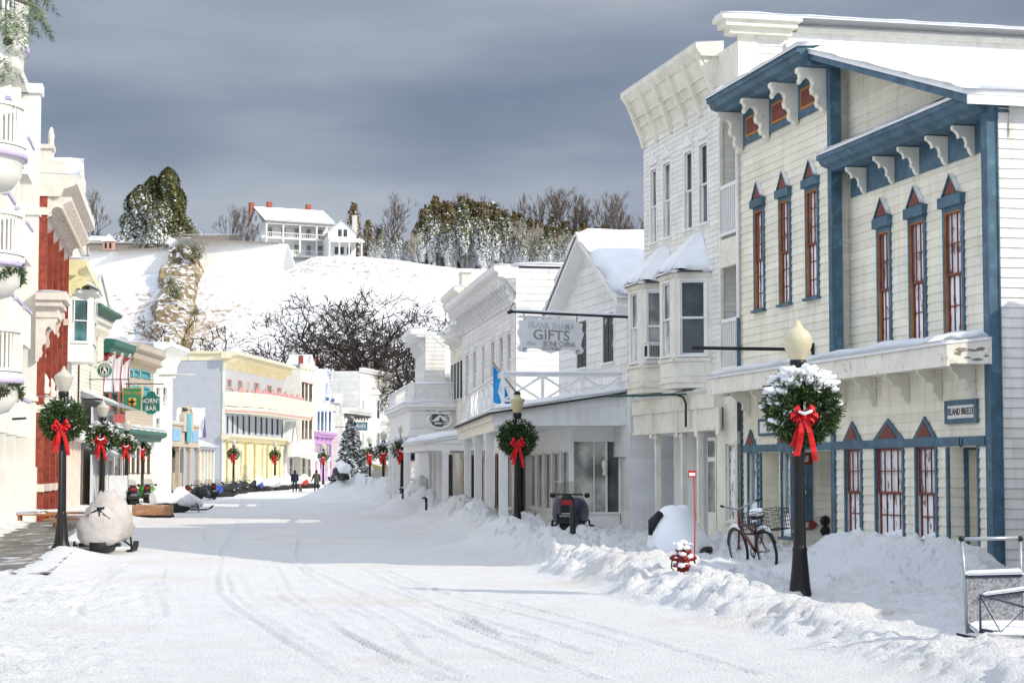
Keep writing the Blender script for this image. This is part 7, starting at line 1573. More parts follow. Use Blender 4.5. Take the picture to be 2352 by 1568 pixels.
# lone pines by the houses
pn = [(812, 586, 345, .70, 3, 'dark pine with layered boughs behind the small gabled hill house'), (735, 570, 352, .42, 5, 'small dark conifer tip behind the roof of the long white house'), (845, 590, 340, .62, 3, 'brownish conifer right of the small gabled hill house'), (484, 556, 350, .34, 5, 'small dark bush conifer behind the board fence'), (870, 592, 345, .55, 5, 'narrow brownish conifer left of the wide bare tree')]
for px, py, D, s_, k, lb in pn: p = at(px, py, D); dup(protos[k], (p.x, p.y, HZ(p.x, p.y) - .2), px, lb, 'lone conifers by the hill houses', (s_ * (1.5 if px == 812 else 1.1), s_ * 1.2, s_ * (1.25 if px == 812 else 1)))
# decorated spruce in the street
xt = conifer(50, 7.0, 2.35, .62, mat('blue_spruce', (.035, .055, .04), .8, .3, 1.5), 9000, .03, 'spruce', .34); xt.name = 'spruce_tree'
p = at(806, 1085, 155); xt.location = (p.x, p.y, float(gz0(155)) + .0); xt['label'] = 'snowy outdoor spruce at the far end of the street'; xt['category'] = 'tree'; xt.scale = (.80, .80, .84)
MB().lathe([(0, -.12), (.16, 0), (0, .12)], (0, -.3, 6.75), 8).obj('red_top_ornament', mat('faded_red_ornament', (.30, .06, .04), .6), xt)
# scrub tufts on the rock and slope
scr = thing('cliff_shrub', 'dark cedar shrub clinging to the top of the rock face', 'shrub', (0, 0, 0)); q = MB(); rr_ = random.Random(8)
for _ in range(900):
    d_ = Vector((rr_.gauss(0, .9), rr_.gauss(0, .7), abs(rr_.gauss(0, 1.5)) - .5)); a_ = Vector((rr_.gauss(0, 1), rr_.gauss(0, 1), rr_.gauss(0, 1))).normalized() * .22; b_ = Vector((rr_.gauss(0, 1), rr_.gauss(0, 1), rr_.gauss(0, 1))).normalized() * .22; q.mi = 0 if rr_.random() < .93 else 1; q.add([d_ - a_, d_ + b_, d_ + a_], [(0, 1, 2)])
q.obj('foliage', [CED, CONS], scr)
for i, (px, py, D, s_, lb) in enumerate(((448, 588, 309, .8, None), (412, 572, 311, .4, 'small snowy shrub on the left of the rock top'), (402, 680, 290, .75, 'dark shrub halfway down the rock face'), (392, 650, 298, .45, 'thin shrub on the upper left of the rock face'), (450, 720, 288, .4, 'shrub at the lower right edge of the rock face'))):
    p = at(px, py, D); o = scr if i == 0 else dup(scr, None, i, lb); o.location = p; o.scale = (s_,) * 3
# ================================================================== snowmobiles
SKIN = mat('dark_rubber', (.02, .02, .02), .6, .1, 8); CHROME = mat('bare_metal', (.35, .36, .37), .35, .05, 4, metal=.8); TAIL = mat('red_lens', (.35, .02, .02), .25)
WSH = bpy.data.materials.new('smoked_windshield'); WSH.use_nodes = True; _p = WSH.node_tree.nodes['Principled BSDF']; _p.inputs['Base Color'].default_value = (.25, .25, .2, 1); _p.inputs['Alpha'].default_value = .45; _p.inputs['Roughness'].default_value = .1
COVM = mat('beige_tarpaulin', (.52, .48, .455), .75, .08, 2.5, .7, 5)
def ring(y, hw, z0, z1, n=16, e=.6):
    r = []
    for k in range(n):
        a = 2 * math.pi * k / n; c, s = math.cos(a), math.sin(a)
        r.append((hw * math.copysign(abs(c) ** e, c), y, (z0 + z1) / 2 + (z1 - z0) / 2 * math.copysign(abs(s) ** e, s)))
    return r
def sled(name, label, body, loc, rot, style='open', group='snowmobiles parked along the street', seatc=None, crate=False):
    t = thing(name, label, 'snowmobile', loc, rot, group)
    if style != 'cover':
        q = MB(); q.smooth = True
        q.loft([ring(1.42, .16, .30, .40), ring(1.30, .32, .24, .52), ring(1.0, .44, .22, .66), ring(.62, .50, .22, .82), ring(.35, .47, .25, .90), ring(.1, .36, .30, .84), ring(-.1, .27, .32, .70)]); q.obj('body', mat(body[0], body[1], .3, .08, 3, spec=.6), t)
        q = MB(); q.smooth = True; q.loft([ring(.0, .17, .45, .78), ring(-.3, .19, .42, .74), ring(-.8, .2, .42, .72), ring(-1.05, .2, .42, .84), ring(-1.25, .19, .42, .98), ring(-1.32, .16, .45, .99)]); q.obj('seat', SKIN, t)
    q = MB(); q.smooth = True; q.loft([ring(.55, .2, .1, .45, e=.5), ring(.2, .2, .0, .5, e=.5), ring(-.6, .2, .0, .42, e=.5), ring(-1.3, .2, .0, .40, e=.5), ring(-1.5, .2, .1, .34, e=.5)]); q.obj('track', SKIN, t)
    for s_ in (-1, 1):
        q = MB(); q.prism([(-.45, 0), (.55, 0), (.78, .06), (.95, .2), (.9, .22), (.72, .1), (.5, .045), (-.45, .045)], s_ * .52 - .07, s_ * .52 + .07, 'x'); q.v = [(x, y + .75, z) for x, y, z in q.v]; q.tube([(s_ * .52, .8, .05), (s_ * .50, .75, .32), (s_ * .34, .7, .42)], .03, 6); q.tube([(s_ * .52, .8, .12), (s_ * .3, .5, .3)], .025, 5); q.obj('ski', SKIN if style != 'blue' else CHROME, t)
    if style in ('open', 'rear'):
        q = MB(); vs = []; fs = []
        for j in range(5):
            for i in range(9): a = -1 + i / 4; f = j / 4; vs.append((a * (.40 - .14 * f), .42 - .28 * f + .14 * (1 - a * a) * 1, .80 + .50 * f * (1 - .12 * a * a)))
        for j in range(4):
            for i in range(8): k = j * 9 + i; fs.append((k, k + 1, k + 10, k + 9))
        q.smooth = True; q.add(vs, fs); q.obj('windshield', WSH, t)
        q = MB(); q.tube([(-.36, -.08, .98), (-.12, .05, .98), (.12, .05, .98), (.36, -.08, .98)], .022, 6); q.tube([(0, .15, .8), (0, .05, .98)], .03, 6); q.obj('handlebar', SKIN, t)
        for s_ in (-1, 1): MB().lathe([(0, -.06), (.07, -.04), (.08, .02), (.05, .06), (0, .07)], (s_ * .46, .2, .95), 8).obj('mirror', SKIN, t)
        MB().box(-.14, .14, -1.36, -1.31, .74, .86).obj('tail_light', TAIL, t)
        q = MB(); q.box(-.26, .26, -1.62, -1.3, .30, .48); q.tube([(-.24, -1.4, .5), (-.26, -1.68, .52), (.26, -1.68, .52), (.24, -1.4, .5)], .02, 5); q.obj('rear_bumper', SKIN, t)
        q = MB(); q.snow((-.18, -1.62, .48), (.18, -1.62, .48), (.2, -1.3, .5), (-.2, -1.3, .5), .06, 6, 5, .08); q.obj('snow_cap', SNOW, t)
    if style == 'snow':
        q = MB(); q.smooth = True
        q.loft([ring(1.40, .16, .36, .50, e=.8), ring(1.2, .34, .34, .66, e=.8), ring(.9, .43, .34, .80, e=.8), ring(.55, .47, .36, .98, e=.8), ring(.3, .36, .4, 1.28, e=.9), ring(.1, .30, .4, 1.25, e=.9), ring(-.15, .27, .4, .92, e=.8), ring(-.7, .26, .42, .86, e=.8), ring(-1.2, .30, .42, 1.08, e=.8), ring(-1.38, .30, .42, 1.04, e=.8), ring(-1.42, .24, .46, .96, e=.8)])
        q.obj('snow_blanket', SNOW, t)
    if style == 'cover':
        rng = random.Random(4); rings = []
        prof = [(-1.52, .14, .40, .60), (-1.50, .34, .28, .76), (-1.44, .48, .22, .90), (-1.30, .55, .19, 1.04), (-1.05, .57, .18, 1.08), (-.7, .52, .22, 1.0), (-.3, .55, .22, 1.15), (.05, .58, .22, 1.38), (.25, .57, .22, 1.44), (.55, .58, .22, 1.22), (.95, .56, .22, .95), (1.25, .46, .25, .78), (1.4, .28, .3, .62)]
        for y, hw, z0, z1 in prof:
            n = 40; r = []
            for k in range(n):
                a = 2 * math.pi * k / n; c, s = math.cos(a), math.sin(a); w_ = 1 + .028 * math.sin(k * 2.3 + y * 9) + .02 * math.sin(k * 5.1 - y * 4) + rng.uniform(-.02, .02) + (.03 if k % 2 else -.02) * (1 if s < 0 else 0)
                tap = 1 - .52 * max(0, s) ** 1.15
                r.append((hw * tap * w_ * math.copysign(abs(c) ** .6, c), y, z0 + (z1 - z0) * (.5 + .5 * math.copysign(abs(s) ** .75, s)) * (w_ if s > 0 else 1)))
            rings.append(r)
        q = MB(); q.smooth = True; q.loft(rings); q.obj('tarpaulin', COVM, t)
        q = MB(); q.tube([(-.34, -1.33, .84), (-.16, -1.36, .96), (.0, -1.33, 1.02), (.14, -1.42, .90), (.34, -1.42, .76)], .02, 5); q.tube([(0, -1.34, 1.02), (.03, -1.46, .88)], .016, 5); q.tube([(-.06, -1.32, 1.04), (.12, -1.3, 1.05)], .035, 5); q.obj('strap', DARK, t)
        q = MB(); q.box(-.5, .5, -1.3, -1.0, .18, .26); q.tube([(-.58, -1.0, .22), (-.66, -1.1, .12), (-.62, -1.1, .3)], .03, 5); q.obj('rear_bumper', SKIN, t)
    if crate:
        q = MB(); q.box(-.32, .32, -2.1, -1.5, .25, .62); q.box(-.34, .34, -2.12, -1.48, .6, .66); q.obj('crate', mat('crate_wood', (.30, .16, .09), .8, .2, 6), t)
    return t
NAVY = ('navy_gloss', (.01, .02, .06)); BLK = ('black_gloss', (.015, .015, .018)); PLUM = ('plum_gloss', (.07, .01, .05)); LIME = ('lime_gloss', (.05, .30, .02)); WHT = ('white_gloss', (.75, .76, .78)); BLU = ('blue_gloss', (.01, .05, .30)); REDG = ('red_gloss', (.45, .02, .02)); SILV = ('silver_gloss', (.42, .43, .45))
def gp(px, py, D=None):     # ground point seen at a pixel
    D = D or 30
    p = at(px, py, D); return p
def put(px, D, sink=.03, fine=True): p = at(px, 1100, D); return (p.x, p.y, (G(p.x, p.y) if fine else float(gz0(D))) - sink)
s1 = sled('snowmobile', 'snowmobile wrapped in a beige tarpaulin tied with a dark strap beside the nearest left lamp', SILV, put(247, 49.5), .06, 'cover'); s1.scale = (1.0, 1.0, 1.08)
s2 = sled('snowmobile', 'dark blue snowmobile seen from behind with smoked windshield before the gift shop window', NAVY, put(1308, 56.5, -.02), -.08, 'rear'); s2.scale = (1.08, 1.0, 1.18)
s3 = sled('snowmobile', 'snowmobile buried under a big rounded mound of snow between the gift shop and the bicycle', BLK, put(1556, 45.5, .12), -.15, 'mound'); s3.scale = (1.14, 1.0, 1.12)
q = MB(); q.smooth = True; rg = random.Random(9); rs_ = []
for z, a, b in ((.12, .66, 1.5), (.25, .70, 1.52), (.42, .66, 1.48), (.62, .56, 1.35), (.82, .46, 1.15), (1.0, .36, .9), (1.10, .30, .75), (1.17, .22, .6), (1.19, .08, .3)):
    rs_.append([(a * math.copysign(abs(math.cos(t)) ** .75, math.cos(t)) * (1 + .05 * math.sin(3 * t + z * 4)) + .05 * math.sin(z * 5), b * 1.12 * math.sin(t) - .15, z + .03 * math.sin(2 * t)) for t in [2 * math.pi * k / 28 for k in range(28)]])
q.loft(rs_); q.obj('snow_mound', SNOW, s3)
for ch in list(s3.children):
    if ch.name.startswith('seat'): bpy.data.objects.remove(ch)
for pts_, rr_ in (([(-.46, -1.25, .62), (-.42, -1.25, .88), (-.28, -1.1, 1.05)], [.05, .10, .08]), ([(.5, -1.5, .2), (.62, -1.4, .28), (.68, -.9, .3)], [.05, .12, .1]), ): MB().tube(pts_, rr_, 8).obj('exposed_fairing', SKIN, s3)
sled('snowmobile', 'black and white snowmobile right behind the wooden sledge', BLK, put(368, 93), .1, 'snow')
o = sled('snowmobile', 'white snowmobile tilted on its side with a yellow suspension spring', WHT, put(412, 92), -.5, 'snow'); o.rotation_euler = (0, rad(-16), -.7); MB().tube([(-.3, -.8, .05), (0, -.9, .15), (.3, -.9, .05)], .05, 5).obj('yellow_spring', mat('acid_yellow', (.6, .65, .02), .5), o)
S = [(300, 100, PLUM, 'open', .3, 'plum coloured snowmobile under the IRISH PUB sign', 0), (338, 106, LIME, 'open', .2, 'black and lime snowmobile behind the lamp under the BAR sign', 0), (452, 125, BLK, 'open', -.3, 'black snowmobile with a wooden crate on its rear before the low tan shop', 1), (480, 133, BLK, 'open', .4, 'black snowmobile parked in front of the small porch shop', 0),
     (505, 137, BLU, 'open', 2.6, 'royal blue snowmobile with open tunnel turned to the camera', 0), (526, 146, BLK, 'open', 2.9, 'black snowmobile directly left of the first yellow storefront lamp', 0), (545, 152, NAVY, 'open', 2.8, 'dark snowmobile under the first yellow storefront lamp', 0), (565, 158, BLK, 'open', 2.7, 'black snowmobile with tall clear windshield before the yellow columns', 0), (598, 162, BLU, 'snow', 2.7, 'snow topped blue snowmobile before the yellow columns', 0), (638, 166, SILV, 'snow', 2.6, 'snow covered silver snowmobile under the second yellow storefront lamp', 0),
     (664, 170, SILV, 'snow', 2.5, 'snow covered snowmobile just left of the first walking person', 0), (703, 172, REDG, 'snow', 2.4, 'red and white snowy snowmobile between the two walking people', 0), (772, 165, BLK, 'open', 3.1, 'small black snowmobile left of the spruce', 0), (785, 128, BLK, 'snow', .3, 'snow covered snowmobile on the snowbank before the spruce', 0), (825, 140, BLK, 'open', 2.9, 'dark snowmobile with big windshield right of the spruce foot', 0)]
for px, D, col_, st_, r_, lb, cr_ in S: sled('snowmobile', lb, col_, put(px, D, .02, D < 140), r_, st_, crate=bool(cr_))
# wooden box sledge
x_, y_, z_ = put(352, 84); ws = thing('wooden_sledge', 'empty wooden box sledge on dark runners behind the covered snowmobile', 'sledge', (x_, y_, z_), .05)
OAK = mat('weathered_red_wood', (.40, .22, .12), .8, .2, 5, .3, 20, dirt=(.7, .68, .65), dscale=1.5, damt=.7, stretch=(1, 1, 4))
q = MB(); q.box(-.8, .8, -.62, -.57, .16, .56); q.box(-.8, .8, .57, .62, .16, .56); q.box(-.8, -.75, -.57, .57, .16, .56); q.box(.75, .8, -.57, .57, .16, .56); q.box(-.8, .8, -.6, .6, .13, .16); q.obj('box', OAK, ws)
for s_ in (-1, 1): q = MB(); q.box(-.85, .85, s_ * .5 - .04, s_ * .5 + .04, 0, .13); q.obj('runner', SKIN, ws)
MB().snow((-.74, -.56, .4), (.74, -.56, .4), (.74, .56, .4), (-.74, .56, .4), .1, 10, 8, .15).obj('snow_fill', SNOW, ws)
bd = thing('wooden_bench', 'snow covered wooden bench boards against the brick building behind the nearest left lamp', 'bench', put(100, 70)); q = MB(); q.box(-.9, .9, -.5, -.35, .35, .42); q.box(-.9, .9, -.3, -.15, .35, .42); q.box(-.8, -.7, -.45, -.1, 0, .35); q.box(.7, .8, -.45, -.1, 0, .35); q.obj('seat', mat('orange_wood', (.42, .21, .09), .8), bd); MB().snow((-.9, -.5, .42), (.9, -.5, .42), (.9, -.15, .42), (-.9, -.15, .42), .14, 10, 4, .1).obj('snow_cap', SNOW, bd)
pk = thing('picnic_table', 'orange brown wooden picnic bench behind the nearest left lamp', 'bench', put(172, 66)); q = MB(); q.box(-.9, .9, -.3, .3, .5, .56); q.box(-.9, .9, -.6, -.4, .3, .35); q.tube([(-.6, -.5, 0), (-.6, .1, .5)], .04, 4); q.tube([(.6, -.5, 0), (.6, .1, .5)], .04, 4); q.obj('planks', mat('orange_wood', (.42, .21, .09), .8), pk)
mb_ = thing('menu_board', 'white sandwich board leaning in the snow under the shamrock sign', 'board', put(272, 99)); q = MB(); q.prism([(-.3, 0), (.3, 0), (.02, 1.5), (-.02, 1.5)], -.45, .45, 'x'); q.obj('panel', mat('menu_board_white', (.7, .72, .72), .5), mb_)
# ------------------------------------------------------------------ people
def person(name, label, loc, rot, coat, vest=None, hat=True, stride=.2, bag=False, armout=0):
    t = thing(name, label, 'person', loc, rot); V = [(0, 0, .95), (0, 0, 1.12), (0, .01, 1.30), (0, .0, 1.44), (0, .0, 1.50), (0, -.02, 1.57), (0, -.03, 1.66),
        (-.10, 0, .90), (-.11, -stride * .5, .50), (-.11, -stride * .9 + .02, .09), (-.12, -stride * .9 - .12, .04), (.10, 0, .90), (.11, stride * .6, .50), (.11, stride * 1.0 + .04, .12), (.12, stride * 1.0 - .10, .06),
        (-.19, 0, 1.42), (-.25 - armout * .1, .02, 1.16), (-.26 - armout * .25, -.06 - stride * .2, .92), (-.26 - armout * .3, -.09 - stride * .2, .82), (.19, 0, 1.42), (.26, .03, 1.16), (.27, -.02 + stride * .2, .92), (.27, -.05 + stride * .2, .82)]
    E = [(0, 1), (1, 2), (2, 3), (3, 4), (4, 5), (5, 6), (0, 7), (7, 8), (8, 9), (9, 10), (0, 11), (11, 12), (12, 13), (13, 14), (3, 15), (15, 16), (16, 17), (17, 18), (3, 19), (19, 20), (20, 21), (21, 22)]
    R = [.15, .15, .17, .15, .06, .09, .09, .10, .075, .055, .05, .10, .075, .055, .05, .075, .06, .048, .045, .075, .06, .048, .045]
    me = bpy.data.meshes.new('body'); me.from_pydata(V, E, []); me.materials.append(mat('dark_trousers', (.012, .014, .022), .8)); b = bpy.data.objects.new('body', me); COL.objects.link(b); b.parent = t
    m = b.modifiers.new('skin', 'SKIN'); sv = me.skin_vertices[0].data
    for i, r in enumerate(R): sv[i].radius = (r, r * .8 if i < 4 else r)
    sv[0].use_root = True; ss = b.modifiers.new('sub', 'SUBSURF'); ss.levels = 2; ss.render_levels = 2
    q = MB(); q.smooth = True; q.loft([ring2(0, .80, .21, .15), ring2(0, .95, .21, .155), ring2(0, 1.15, .205, .15), ring2(.0, 1.35, .22, .15), ring2(0, 1.45, .17, .12), ring2(0, 1.50, .08, .08)]); q.obj('coat', coat, t)
    for s_, i0 in ((-1, 15), (1, 19)): MB().tube([V[i0], V[i0 + 1], V[i0 + 2]], [.085, .072, .06], 10).obj('sleeve', coat if not vest else vest, t)
    q = MB(); q.smooth = True; q.loft([ring2(-.03, 1.60, .10, .11), ring2(-.03, 1.68, .108, .12), ring2(-.03, 1.75, .09, .10), ring2(-.03, 1.79, .04, .05)]); q.obj('hat', mat('dark_knit', (.02, .015, .02), .9), t)
    q = MB(); q.smooth = True; q.loft([ring2(-.03, 1.50, .05, .06), ring2(-.03, 1.56, .085, .09), ring2(-.03, 1.64, .09, .10)]); q.obj('hair', mat('dark_hair', (.03, .02, .015), .8), t)
    if bag: MB().box(-.16, .16, -.30, -.15, 1.0, 1.42).obj('backpack', bag, t)
    return t
def ring2(y, z, a, b, n=14): return [(a * math.cos(2 * math.pi * k / n), y + b * math.sin(2 * math.pi * k / n), z) for k in range(n)]
NV = mat('navy_coat', (.012, .018, .045), .8); OL = mat('olive_vest', (.11, .10, .06), .8); GR = mat('dark_teal_jacket', (.02, .035, .04), .8)
x_, y_, z_ = put(677, 160, .02, True); person('person', 'walking person in long navy coat and dark hat, left of the pair in the street', (x_, y_, z_), .05, NV, stride=.24)
x_, y_, z_ = put(727, 159, .02, True); person('person', 'walking person in olive vest over dark sleeves pulling a red sled, right of the pair', (x_, y_, z_), -.1, OL, vest=GR, stride=.16, armout=.5)
x_, y_, z_ = put(745, 158); rs = thing('red_sled', 'small orange red plastic sled on the snow right of the second walking person', 'sled', (x_, y_, z_)); q = MB(); q.smooth = True; q.loft([ring2(0, .0, .35, .2), ring2(0, .08, .5, .26), ring2(0, .16, .52, .28)], cap=True); q.obj('shell', mat('orange_red_plastic', (.60, .09, .03), .4), rs)
x_, y_, z_ = put(690, 160); dg = thing('dog', 'small tan dog at the heels of the person in the navy coat', 'dog', (x_, y_, z_), .2); TANF = mat('tan_fur', (.28, .19, .11), .9)
V = [(0, -.25, .42), (0, 0, .44), (0, .25, .46), (0, .36, .58), (0, .48, .60), (-.07, -.27, .22), (-.07, -.23, .03), (.07, -.27, .22), (.07, -.33, .03), (-.06, .24, .22), (-.06, .24, .03), (.06, .24, .22), (.06, .30, .03), (0, -.38, .52), (0, -.46, .62)]
me = bpy.data.meshes.new('body'); me.from_pydata(V, [(0, 1), (1, 2), (2, 3), (3, 4), (0, 5), (5, 6), (0, 7), (7, 8), (2, 9), (9, 10), (2, 11), (11, 12), (0, 13), (13, 14)], []); me.materials.append(TANF); b = bpy.data.objects.new('body', me); COL.objects.link(b); b.parent = dg; b.modifiers.new('skin', 'SKIN')
for i, r in enumerate([.11, .11, .13, .07, .05, .05, .03, .05, .03, .05, .03, .05, .03, .03, .02]): me.skin_vertices[0].data[i].radius = (r, r)
me.skin_vertices[0].data[1].use_root = True; b.modifiers.new('sub', 'SUBSURF').levels = 1
# ------------------------------------------------------------------ bicycle
bx, by, bz = put(1733, 36.3, -.02); bz = max(bz, at(1733, 1318, 36.3).z) - .1
bk = thing('bicycle', 'red bicycle with snowy saddle and big wire baskets leaning by the cream storefront', 'bicycle', (bx, by, bz), 0)
BR = mat('bicycle_red', (.14, .010, .010), .35, spec=.6)
def wheel(par, y, r=.33):
    M = Matrix.Translation((0, y, r)) @ Matrix.Rotation(math.pi / 2, 4, 'Y'); w = MB(M); w.tube([(r * math.cos(a), r * math.sin(a), 0) for a in [k * math.pi / 16 for k in range(33)]], .024, 6, cap=False); o = w.obj('wheel', SKIN, par)
    w = MB(M); w.tube([(r * .93 * math.cos(a), r * .93 * math.sin(a), 0) for a in [k * math.pi / 16 for k in range(33)]], .012, 4, cap=False)
    for k in range(16): a = k * math.pi / 8; w.tube([(0, 0, .03 * (-1) ** k), (r * .93 * math.cos(a), r * .93 * math.sin(a), 0)], .003, 3, cap=False)
    w.tube([(0, 0, -.05), (0, 0, .05)], .02, 6); w.obj('rim_and_spokes', CHROME, o)
    w = MB(M); w.tube([((r + .035) * math.cos(a), (r + .035) * math.sin(a), 0) for a in [math.pi * (.62 + k * .07) for k in range(13)]], .026, 5); w.obj('mudguard', BLACK, o)
    MB(M).tube([((r + .06) * math.cos(a), (r + .06) * math.sin(a), 0) for a in [math.pi * (.80 + k * .05) for k in range(9)]], [.01, .03, .035, .035, .035, .035, .035, .03, .01], 6).obj('snow_cap', SNOW, o)
wheel(bk, -.52); wheel(bk, .54)
f = MB(); f.tube([(0, -.52, .33), (0, -.36, .72), (0, -.30, .98)], .022, 8); f.tube([(0, -.36, .72), (0, .12, .30)], .024, 8); f.tube([(0, .12, .30), (0, .26, .80)], .02, 8); f.tube([(0, -.34, .80), (0, .22, .62)], .02, 8); f.tube([(0, .54, .33), (0, .24, .70)], .014, 6); f.tube([(0, .54, .33), (0, .12, .30)], .014, 6); f.obj('frame', BR, bk)
h = MB(); h.tube([(-.32, -.20, 1.10), (-.2, -.27, 1.06), (0, -.30, 1.0), (.2, -.27, 1.06), (.32, -.20, 1.10)], .013, 6); h.obj('handlebar', CHROME, bk)
for s_ in (-1, 1): MB().tube([(s_ * .30, -.22, 1.095), (s_ * .38, -.13, 1.12)], .02, 6).obj('grip', SKIN, bk)
q = MB(); q.smooth = True; q.loft([ring(.14, .03, .86, .90, 10), ring(.26, .07, .85, .92, 10), ring(.38, .12, .85, .93, 10), ring(.44, .1, .87, .93, 10)]); sd = q.obj('saddle', SKIN, bk); q = MB(); q.smooth = True; q.loft([ring(.14, .03, .9, .95, 10), ring(.26, .08, .9, 1.02, 10), ring(.38, .12, .9, 1.03, 10), ring(.45, .08, .9, .98, 10)]); q.obj('snow_cap', SNOW, sd)
for s_ in (-1, 1):
    q = MB(); x0, x1 = sorted((s_ * .08, s_ * .34))
    for k in range(7): yy = .42 + k * .07; q.tube([(x1 if s_ > 0 else x0, yy, .66), (x1 if s_ > 0 else x0, yy, .99)], .004, 3); q.tube([(x0, yy, .66), (x1, yy, .66)], .004, 3)
    for k in range(6): zz = .66 + k * .066; q.tube([(x0, .42, zz), (x1, .42, zz), (x1, .86, zz), (x0, .86, zz), (x0, .42, zz)], .006 if k == 5 else .004, 3)
    for k in range(4): xx = x0 + (x1 - x0) * k / 3; q.tube([(xx, .42, .66), (xx, .42, .99)], .004, 3); q.tube([(xx, .86, .66), (xx, .86, .99)], .004, 3)
    q.obj('basket', BLACK, bk)
q = MB(); q.M = Matrix.Translation((.04, .12, .30)) @ Matrix.Rotation(math.pi / 2, 4, 'Y'); q.lathe([(.08, 0), (.09, .01), (.08, .02)], n=16); q.M = Matrix.Identity(4); q.tube([(.05, .12, .3), (.08, .2, .16), (.16, .2, .16)], .012, 5); q.tube([(-.05, .12, .3), (-.08, .04, .44), (-.16, .04, .44)], .012, 5); q.obj('crank', SKIN, bk)
bk.rotation_euler = (rad(0), rad(9), rad(199)); bk.scale = (1.12, 1.12, 1.12)
# ------------------------------------------------------------------ fire hydrant with marker pole
hx_, hy_, hz_ = put(1568, 33.3, .25); HYR = mat('hydrant_red', (.24, .02, .015), .5, .15, 5, dirt=(.8, .8, .82), dscale=2, damt=.6)
hd = thing('fire_hydrant', 'red fire hydrant plastered with snow with chained caps and a tall marker pole', 'hydrant', (hx_, hy_, hz_)); hd.scale = (.95,) * 3
q = MB(); q.lathe([(.17, 0), (.17, .06), (.11, .07), (.11, .38), (.19, .39), (.19, .43), (.12, .44), (.12, .62), (.15, .64), (.15, .68), (.11, .74), (.05, .80), (.03, .81), (.03, .86), (0, .86)], n=16); q.obj('barrel', HYR, hd)
for ax in ((1, 0), (-1, 0), (0, -1)): q = MB(); q.tube([(ax[0] * .08, ax[1] * .08, .55), (ax[0] * .20, ax[1] * .20, .55)], .06 if ax[1] == 0 else .075, 10); q.tube([(ax[0] * .2, ax[1] * .2, .55), (ax[0] * .24, ax[1] * .24, .55)], .035, 6); q.obj('nozzle', HYR, hd)
q = MB()
for s_ in (-1, 1): q.tube([(s_ * .2, -.03, .52), (s_ * .22, -.08, .38), (s_ * .12, -.15, .28), (s_ * .05, -.14, .42)], .012, 5)
q.obj('chain', SKIN, hd)
q = MB(); rg = random.Random(6); q.smooth = True
for k in range(80): a = rg.uniform(0, 6.28); r_ = rg.uniform(0, .2); z_ = rg.choice((.47, .62, .68, .78, .84)) - r_ * .3; s_ = rg.uniform(.03, .075); q.lathe([(0, -s_ * .6), (s_, -s_ * .2), (s_ * .9, s_ * .3), (0, s_ * .7)], (r_ * math.cos(a), r_ * math.sin(a) - .03, z_), 7)
q.obj('snow_cap', SNOW, hd)
q = MB(); q.tube([(.2, 0, .4), (.22, .02, 1.3), (.20, .03, 2.05)], .013, 6); q.obj('marker_pole', mat('marker_red', (.5, .03, .02), .4), hd)
q = MB(); q.box(.10, .24, .01, .03, 1.98, 2.10); q.mi = 1; q.box(.115, .225, .005, .035, 2.005, 2.06); q.obj('marker_flag', [mat('marker_red', (.5, .03, .02), .4), WHITE], hd)
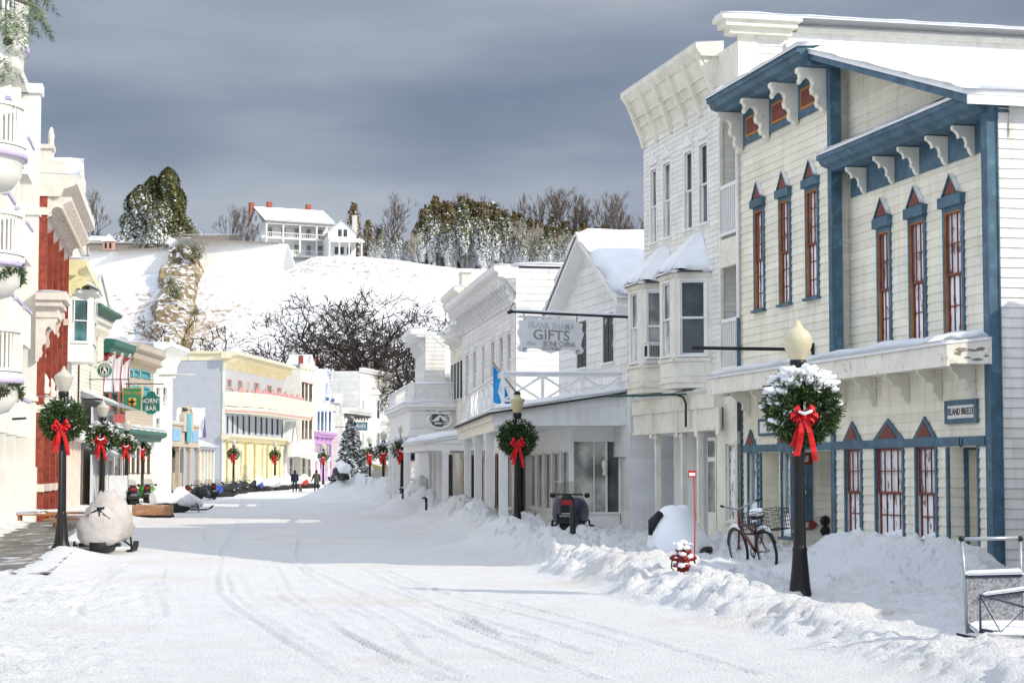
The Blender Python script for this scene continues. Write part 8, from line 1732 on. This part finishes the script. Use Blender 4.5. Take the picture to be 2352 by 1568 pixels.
# ------------------------------------------------------------------ wire mesh hand cart on the right
cx_, cy_ = at(2305, 1450, 21.2).x, 21.2; cz_ = at(2292, 1452, 21.2).z - .05
ct = thing('wire_cart', 'tubular hand cart with wire mesh sides half buried in snow at the right edge', 'cart', (cx_, cy_, cz_), rad(4)); PT = mat('worn_blue_tube', (.06, .075, .11), .4, .2, 10, dirt=(.8, .8, .82), dscale=3, damt=.5)
q = MB(); q.tube([(-.30, .25, .02), (-.31, .27, .62), (-.33, .3, .98)], .017, 8); q.tube([(.27, .25, .02), (.28, .27, .62), (.29, .3, .99)], .017, 8); q.tube([(-.33, .3, .98), (.29, .3, .99)], .02, 8); q.obj('handle_frame', mat('galvanised_tube', (.42, .44, .46), .4, metal=.5), ct)
for s_ in (-.33, .29): q = MB(); q.smooth = True; q.lathe([(0, -.03), (.03, -.02), (.03, .02), (0, .03)], (s_, .3, .985), 8); q.obj('corner_joint', BLACK, ct)
MB().tube([(-.30, .24, .60), (.28, .24, .61)], .018, 8).obj('top_rail', PT, ct)
MB().tube([(-.12, .22, .40), (.5, .2, .48)], .018, 6).tube([(.36, .2, .46), (.36, .2, .0)], .014, 5).obj('inner_rail', PT, ct)
q = MB(); q.tube([(-.30, -.2, .05), (-.30, -.2, .44), (.18, -.26, .31), (.30, -.28, .25), (.34, -.3, .15), (.33, -.3, .0), (.05, -.24, .03), (-.30, -.2, .08)], .014, 6); q.tube([(-.30, -.2, .43), (-.10, -.22, .07), (.14, -.24, .30), (.31, -.3, .05)], .008, 5); q.tube([(-.30, -.2, .10), (.0, -.22, .05), (.0, -.22, -.03)], .012, 5); q.obj('side_frame', PT, ct)
q = MB(); M_ = []
for k in range(30): z_ = .03 + k * .019; q.tube([(-.29, .235, z_), (.27, .235, z_)], .0022, 3, cap=False)
for k in range(32): x_ = -.29 + k * .018; q.tube([(x_, .235, .03), (x_, .235, .59)], .0022, 3, cap=False)
q.obj('mesh_panel', mat('snowy_wire', (.40, .41, .43), .6, .2, 20), ct)
MB().box(-.29, .27, .245, .25, .03, .59).obj('backing_net', mat('snow_crusted_net', (.50, .51, .53), .9, .35, 40), ct)
q = MB(); q.snow((-.31, .20, .615), (.29, .20, .625), (.29, .3, .625), (-.31, .3, .615), .055, 16, 4, .05, drop=0); q.snow((-.14, .17, .41), (.52, .15, .49), (.52, .24, .49), (-.14, .25, .41), .04, 16, 4, .04, drop=0); q.snow((-.28, -.24, .02), (.34, -.28, .0), (.32, .23, .08), (-.28, .23, .1), .10, 12, 10, .15); q.obj('snow_load', SNOW, ct)
q = MB(); q.tube([(-.52, -.1, .03), (-.3, -.2, -.01), (.1, -.3, -.06)], .03, 6); q.obj('runner', SKIN, ct); ct.scale = (1.06,) * 3
